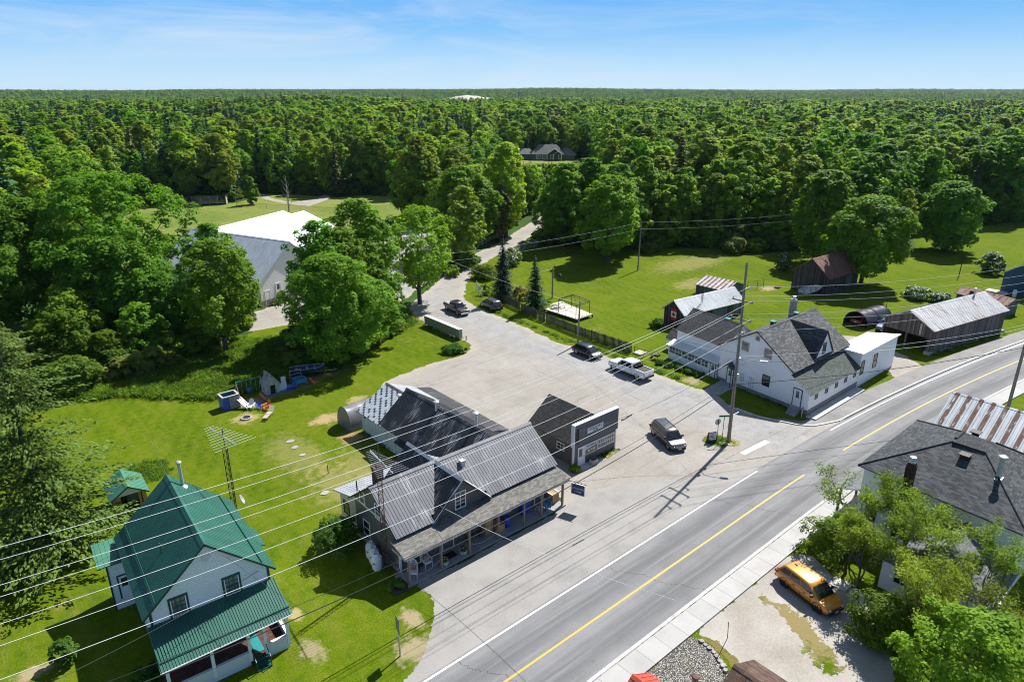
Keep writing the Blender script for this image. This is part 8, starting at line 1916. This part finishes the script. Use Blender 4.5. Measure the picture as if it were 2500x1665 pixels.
def inst(name, P, scale, idx, protos, g, flat=1.0, kind='stuff'):
    """one object of stuff: geometry nodes put the given meshes on points"""
    me = bpy.data.meshes.new(name); n = len(P); me.vertices.add(n); me.vertices.foreach_set('co', P.astype(np.float32).ravel())
    for nm, typ, val in (('sc', 'FLOAT', scale), ('rz', 'FLOAT', g.uniform(0, 6.283, n)), ('wd', 'FLOAT', g.uniform(.9, 1.2, n)), ('kd', 'INT', idx)):
        a = me.attributes.new(nm, typ, 'POINT'); a.data.foreach_set('value', np.asarray(val).astype(np.int32 if typ == 'INT' else np.float32))
    me.update(); o = bpy.data.objects.new(name, me); COL.objects.link(o); o['kind'] = kind
    t = bpy.data.node_groups.new(name + '_scatter', 'GeometryNodeTree')
    t.interface.new_socket('Geometry', in_out='INPUT', socket_type='NodeSocketGeometry'); t.interface.new_socket('Geometry', in_out='OUTPUT', socket_type='NodeSocketGeometry')
    N = t.nodes.new; gi = N('NodeGroupInput'); go = N('NodeGroupOutput'); join = None
    def attr(nm, ty): a = N('GeometryNodeInputNamedAttribute'); a.data_type = ty; a.inputs[0].default_value = nm; return [s for s in a.outputs if s.enabled][0]
    rot = N('ShaderNodeCombineXYZ'); t.links.new(attr('rz', 'FLOAT'), rot.inputs[2])
    sc = attr('sc', 'FLOAT'); wd = N('ShaderNodeMath'); wd.operation = 'MULTIPLY'; t.links.new(sc, wd.inputs[0]); t.links.new(attr('wd', 'FLOAT'), wd.inputs[1])
    sv = N('ShaderNodeCombineXYZ'); t.links.new(wd.outputs[0], sv.inputs[0]); t.links.new(wd.outputs[0], sv.inputs[1]); t.links.new(sc, sv.inputs[2])
    kd = attr('kd', 'INT'); join = N('GeometryNodeJoinGeometry')
    for k, pm in enumerate(protos):
        if not (np.asarray(idx) == k).any(): continue
        po = PROTO.get(pm.as_pointer())
        if po is None:
            po = bpy.data.objects.new('leaf_source', pm); PROTO[pm.as_pointer()] = po
        cmp = N('FunctionNodeCompare'); cmp.data_type = 'INT'; cmp.operation = 'EQUAL'
        ins = [s for s in cmp.inputs if s.enabled]; t.links.new(kd, ins[0]); ins[1].default_value = k
        oi = N('GeometryNodeObjectInfo'); oi.transform_space = 'ORIGINAL'; oi.inputs[0].default_value = po; oi.inputs['As Instance'].default_value = True
        ip = N('GeometryNodeInstanceOnPoints'); t.links.new(gi.outputs[0], ip.inputs['Points']); t.links.new(cmp.outputs[0], ip.inputs['Selection']); t.links.new(oi.outputs['Geometry'], ip.inputs['Instance'])
        t.links.new(rot.outputs[0], ip.inputs['Rotation']); t.links.new(sv.outputs[0], ip.inputs['Scale']); t.links.new(ip.outputs[0], join.inputs[0])
    t.links.new(join.outputs[0], go.inputs[0])
    md = o.modifiers.new('scatter', 'NODES'); md.node_group = t
    return o
PROTO = {}
aerials_done = None
vehicles(); utility(); aerials(); props(); landmarks(); forest()

# ================================================================ light, air, camera
SUN_AZ, SUN_EL = R(78), R(49.5)                     # azimuth from +Y towards +X
def light():
    w = bpy.data.worlds.new('World'); SC.world = w; w.use_nodes = True; t = w.node_tree; t.nodes.clear(); N = t.nodes.new
    out = N('ShaderNodeOutputWorld'); bg = N('ShaderNodeBackground'); sky = N('ShaderNodeTexSky'); sky.sky_type = 'NISHITA'; sky.sun_disc = False
    sky.sun_elevation = SUN_EL; sky.sun_rotation = SUN_AZ; sky.altitude = 200; sky.air_density = 1.0; sky.dust_density = .6; sky.ozone_density = 2.5
    tc = N('ShaderNodeTexCoord'); mp = N('ShaderNodeMapping'); mp.inputs['Scale'].default_value = (1.0, 1.0, 6); mp.inputs['Rotation'].default_value = (.12, .1, .4); t.links.new(tc.outputs['Generated'], mp.inputs[0])
    no = N('ShaderNodeTexNoise'); no.inputs['Scale'].default_value = 3.2; no.inputs['Detail'].default_value = 9; no.inputs['Roughness'].default_value = .62; no.inputs['Distortion'].default_value = .9; t.links.new(mp.outputs[0], no.inputs[0])
    mr = N('ShaderNodeMapRange'); mr.inputs[1].default_value = .46; mr.inputs[2].default_value = .8; mr.inputs[3].default_value = 0; mr.inputs[4].default_value = .75; t.links.new(no.outputs['Fac'], mr.inputs[0])
    def L(a, b): t.links.new(a, b)
    sx = N('ShaderNodeSeparateXYZ'); L(tc.outputs['Generated'], sx.inputs[0])
    zr = N('ShaderNodeMapRange'); zr.inputs[1].default_value = 0; zr.inputs[2].default_value = .26; L(sx.outputs[2], zr.inputs[0])
    rp = N('ShaderNodeValToRGB'); L(zr.outputs[0], rp.inputs[0]); cr = rp.color_ramp
    for p, c in ((0, (.62, .80, .93)), (.14, (.47, .72, .95)), (.3, (.25, .56, .94)), (.5, (.13, .43, .92)), (1, (.05, .25, .72))):
        e = cr.elements[0] if p == 0 else cr.elements[-1] if p == 1 else cr.elements.new(p)
        e.position = p; e.color = (*c, 1)
    sc = N('ShaderNodeVectorMath'); sc.operation = 'SCALE'; L(rp.outputs[0], sc.inputs[0]); sc.inputs[3].default_value = SKYG / BG
    hz = N('ShaderNodeMapRange'); hz.interpolation_type = 'SMOOTHSTEP'; hz.inputs[1].default_value = .2; hz.inputs[2].default_value = .5; L(sx.outputs[2], hz.inputs[0])
    m0 = N('ShaderNodeMix'); m0.data_type = 'RGBA'; L(hz.outputs[0], m0.inputs[0]); L(sc.outputs[0], m0.inputs[6]); L(sky.outputs[0], m0.inputs[7])
    # thin cirrus, thicker to the left of the view
    dl = N('ShaderNodeVectorMath'); dl.operation = 'DOT_PRODUCT'; L(tc.outputs['Generated'], dl.inputs[0]); dl.inputs[1].default_value = (-RT[0], -RT[1], 0)
    lf = N('ShaderNodeMapRange'); lf.inputs[1].default_value = -.5; lf.inputs[2].default_value = .55; lf.inputs[3].default_value = .25; lf.inputs[4].default_value = 1.0; L(dl.outputs['Value'], lf.inputs[0])
    ml = N('ShaderNodeMath'); ml.operation = 'MULTIPLY'; L(mr.outputs[0], ml.inputs[0]); L(lf.outputs[0], ml.inputs[1])
    mx = N('ShaderNodeMix'); mx.data_type = 'RGBA'; k = SKYG / BG; mx.inputs[7].default_value = (.74 * k, .82 * k, .93 * k, 1); L(ml.outputs[0], mx.inputs[0]); L(m0.outputs[2], mx.inputs[6])
    L(mx.outputs[2], bg.inputs[0]); bg.inputs[1].default_value = BG; L(bg.outputs[0], out.inputs[0])
    s = bpy.data.lights.new('sun', 'SUN'); s.energy = 5.0; s.angle = R(.53); s.color = (1, .965, .91)
    o = bpy.data.objects.new('sun', s); COL.objects.link(o); d = Vector((math.sin(SUN_AZ) * math.cos(SUN_EL), math.cos(SUN_AZ) * math.cos(SUN_EL), math.sin(SUN_EL)))
    o.rotation_euler = d.to_track_quat('Z', 'Y').to_euler(); o.location = d * 300
    c = bpy.data.cameras.new('camera'); c.sensor_width = 36; c.lens = FPX / 2500 * 36; c.clip_end = 30000; c.clip_start = .5
    o = bpy.data.objects.new('camera', c); COL.objects.link(o); o.location = (0, 0, H); o.rotation_euler = (math.pi / 2 - PITCH, 0, -math.atan2(FW[0], FW[1])); SC.camera = o
    v = SC.view_settings; v.view_transform = 'Standard'; v.look = 'None'; v.exposure = EXPO; v.gamma = 1
    SC.cycles.filter_width = 1.0; SC.cycles.max_bounces = 6; SC.cycles.diffuse_bounces = 4; SC.cycles.transparent_max_bounces = 12; SC.cycles.transmission_bounces = 2; SC.cycles.volume_bounces = 0; SC.cycles.use_denoising = True
    SC.cycles.sample_clamp_indirect = 6
def air():
    t = NT('haze_air'); v = t.n('VolumePrincipled', {'Color': (.52, .73, 1.0), 'Density': HAZE, 'Anisotropy': .2}); t.t.links.new(v.outputs[0], t.out.inputs['Volume'])
    b = MB(); b.box(-9800, 9800, -9800, 9800, -3, 75); o = b.build('haze', t.mat); o['kind'] = 'stuff'
HAZE = .00003; EXPO = .78; SKYG = .6; BG = .065
light()
air()
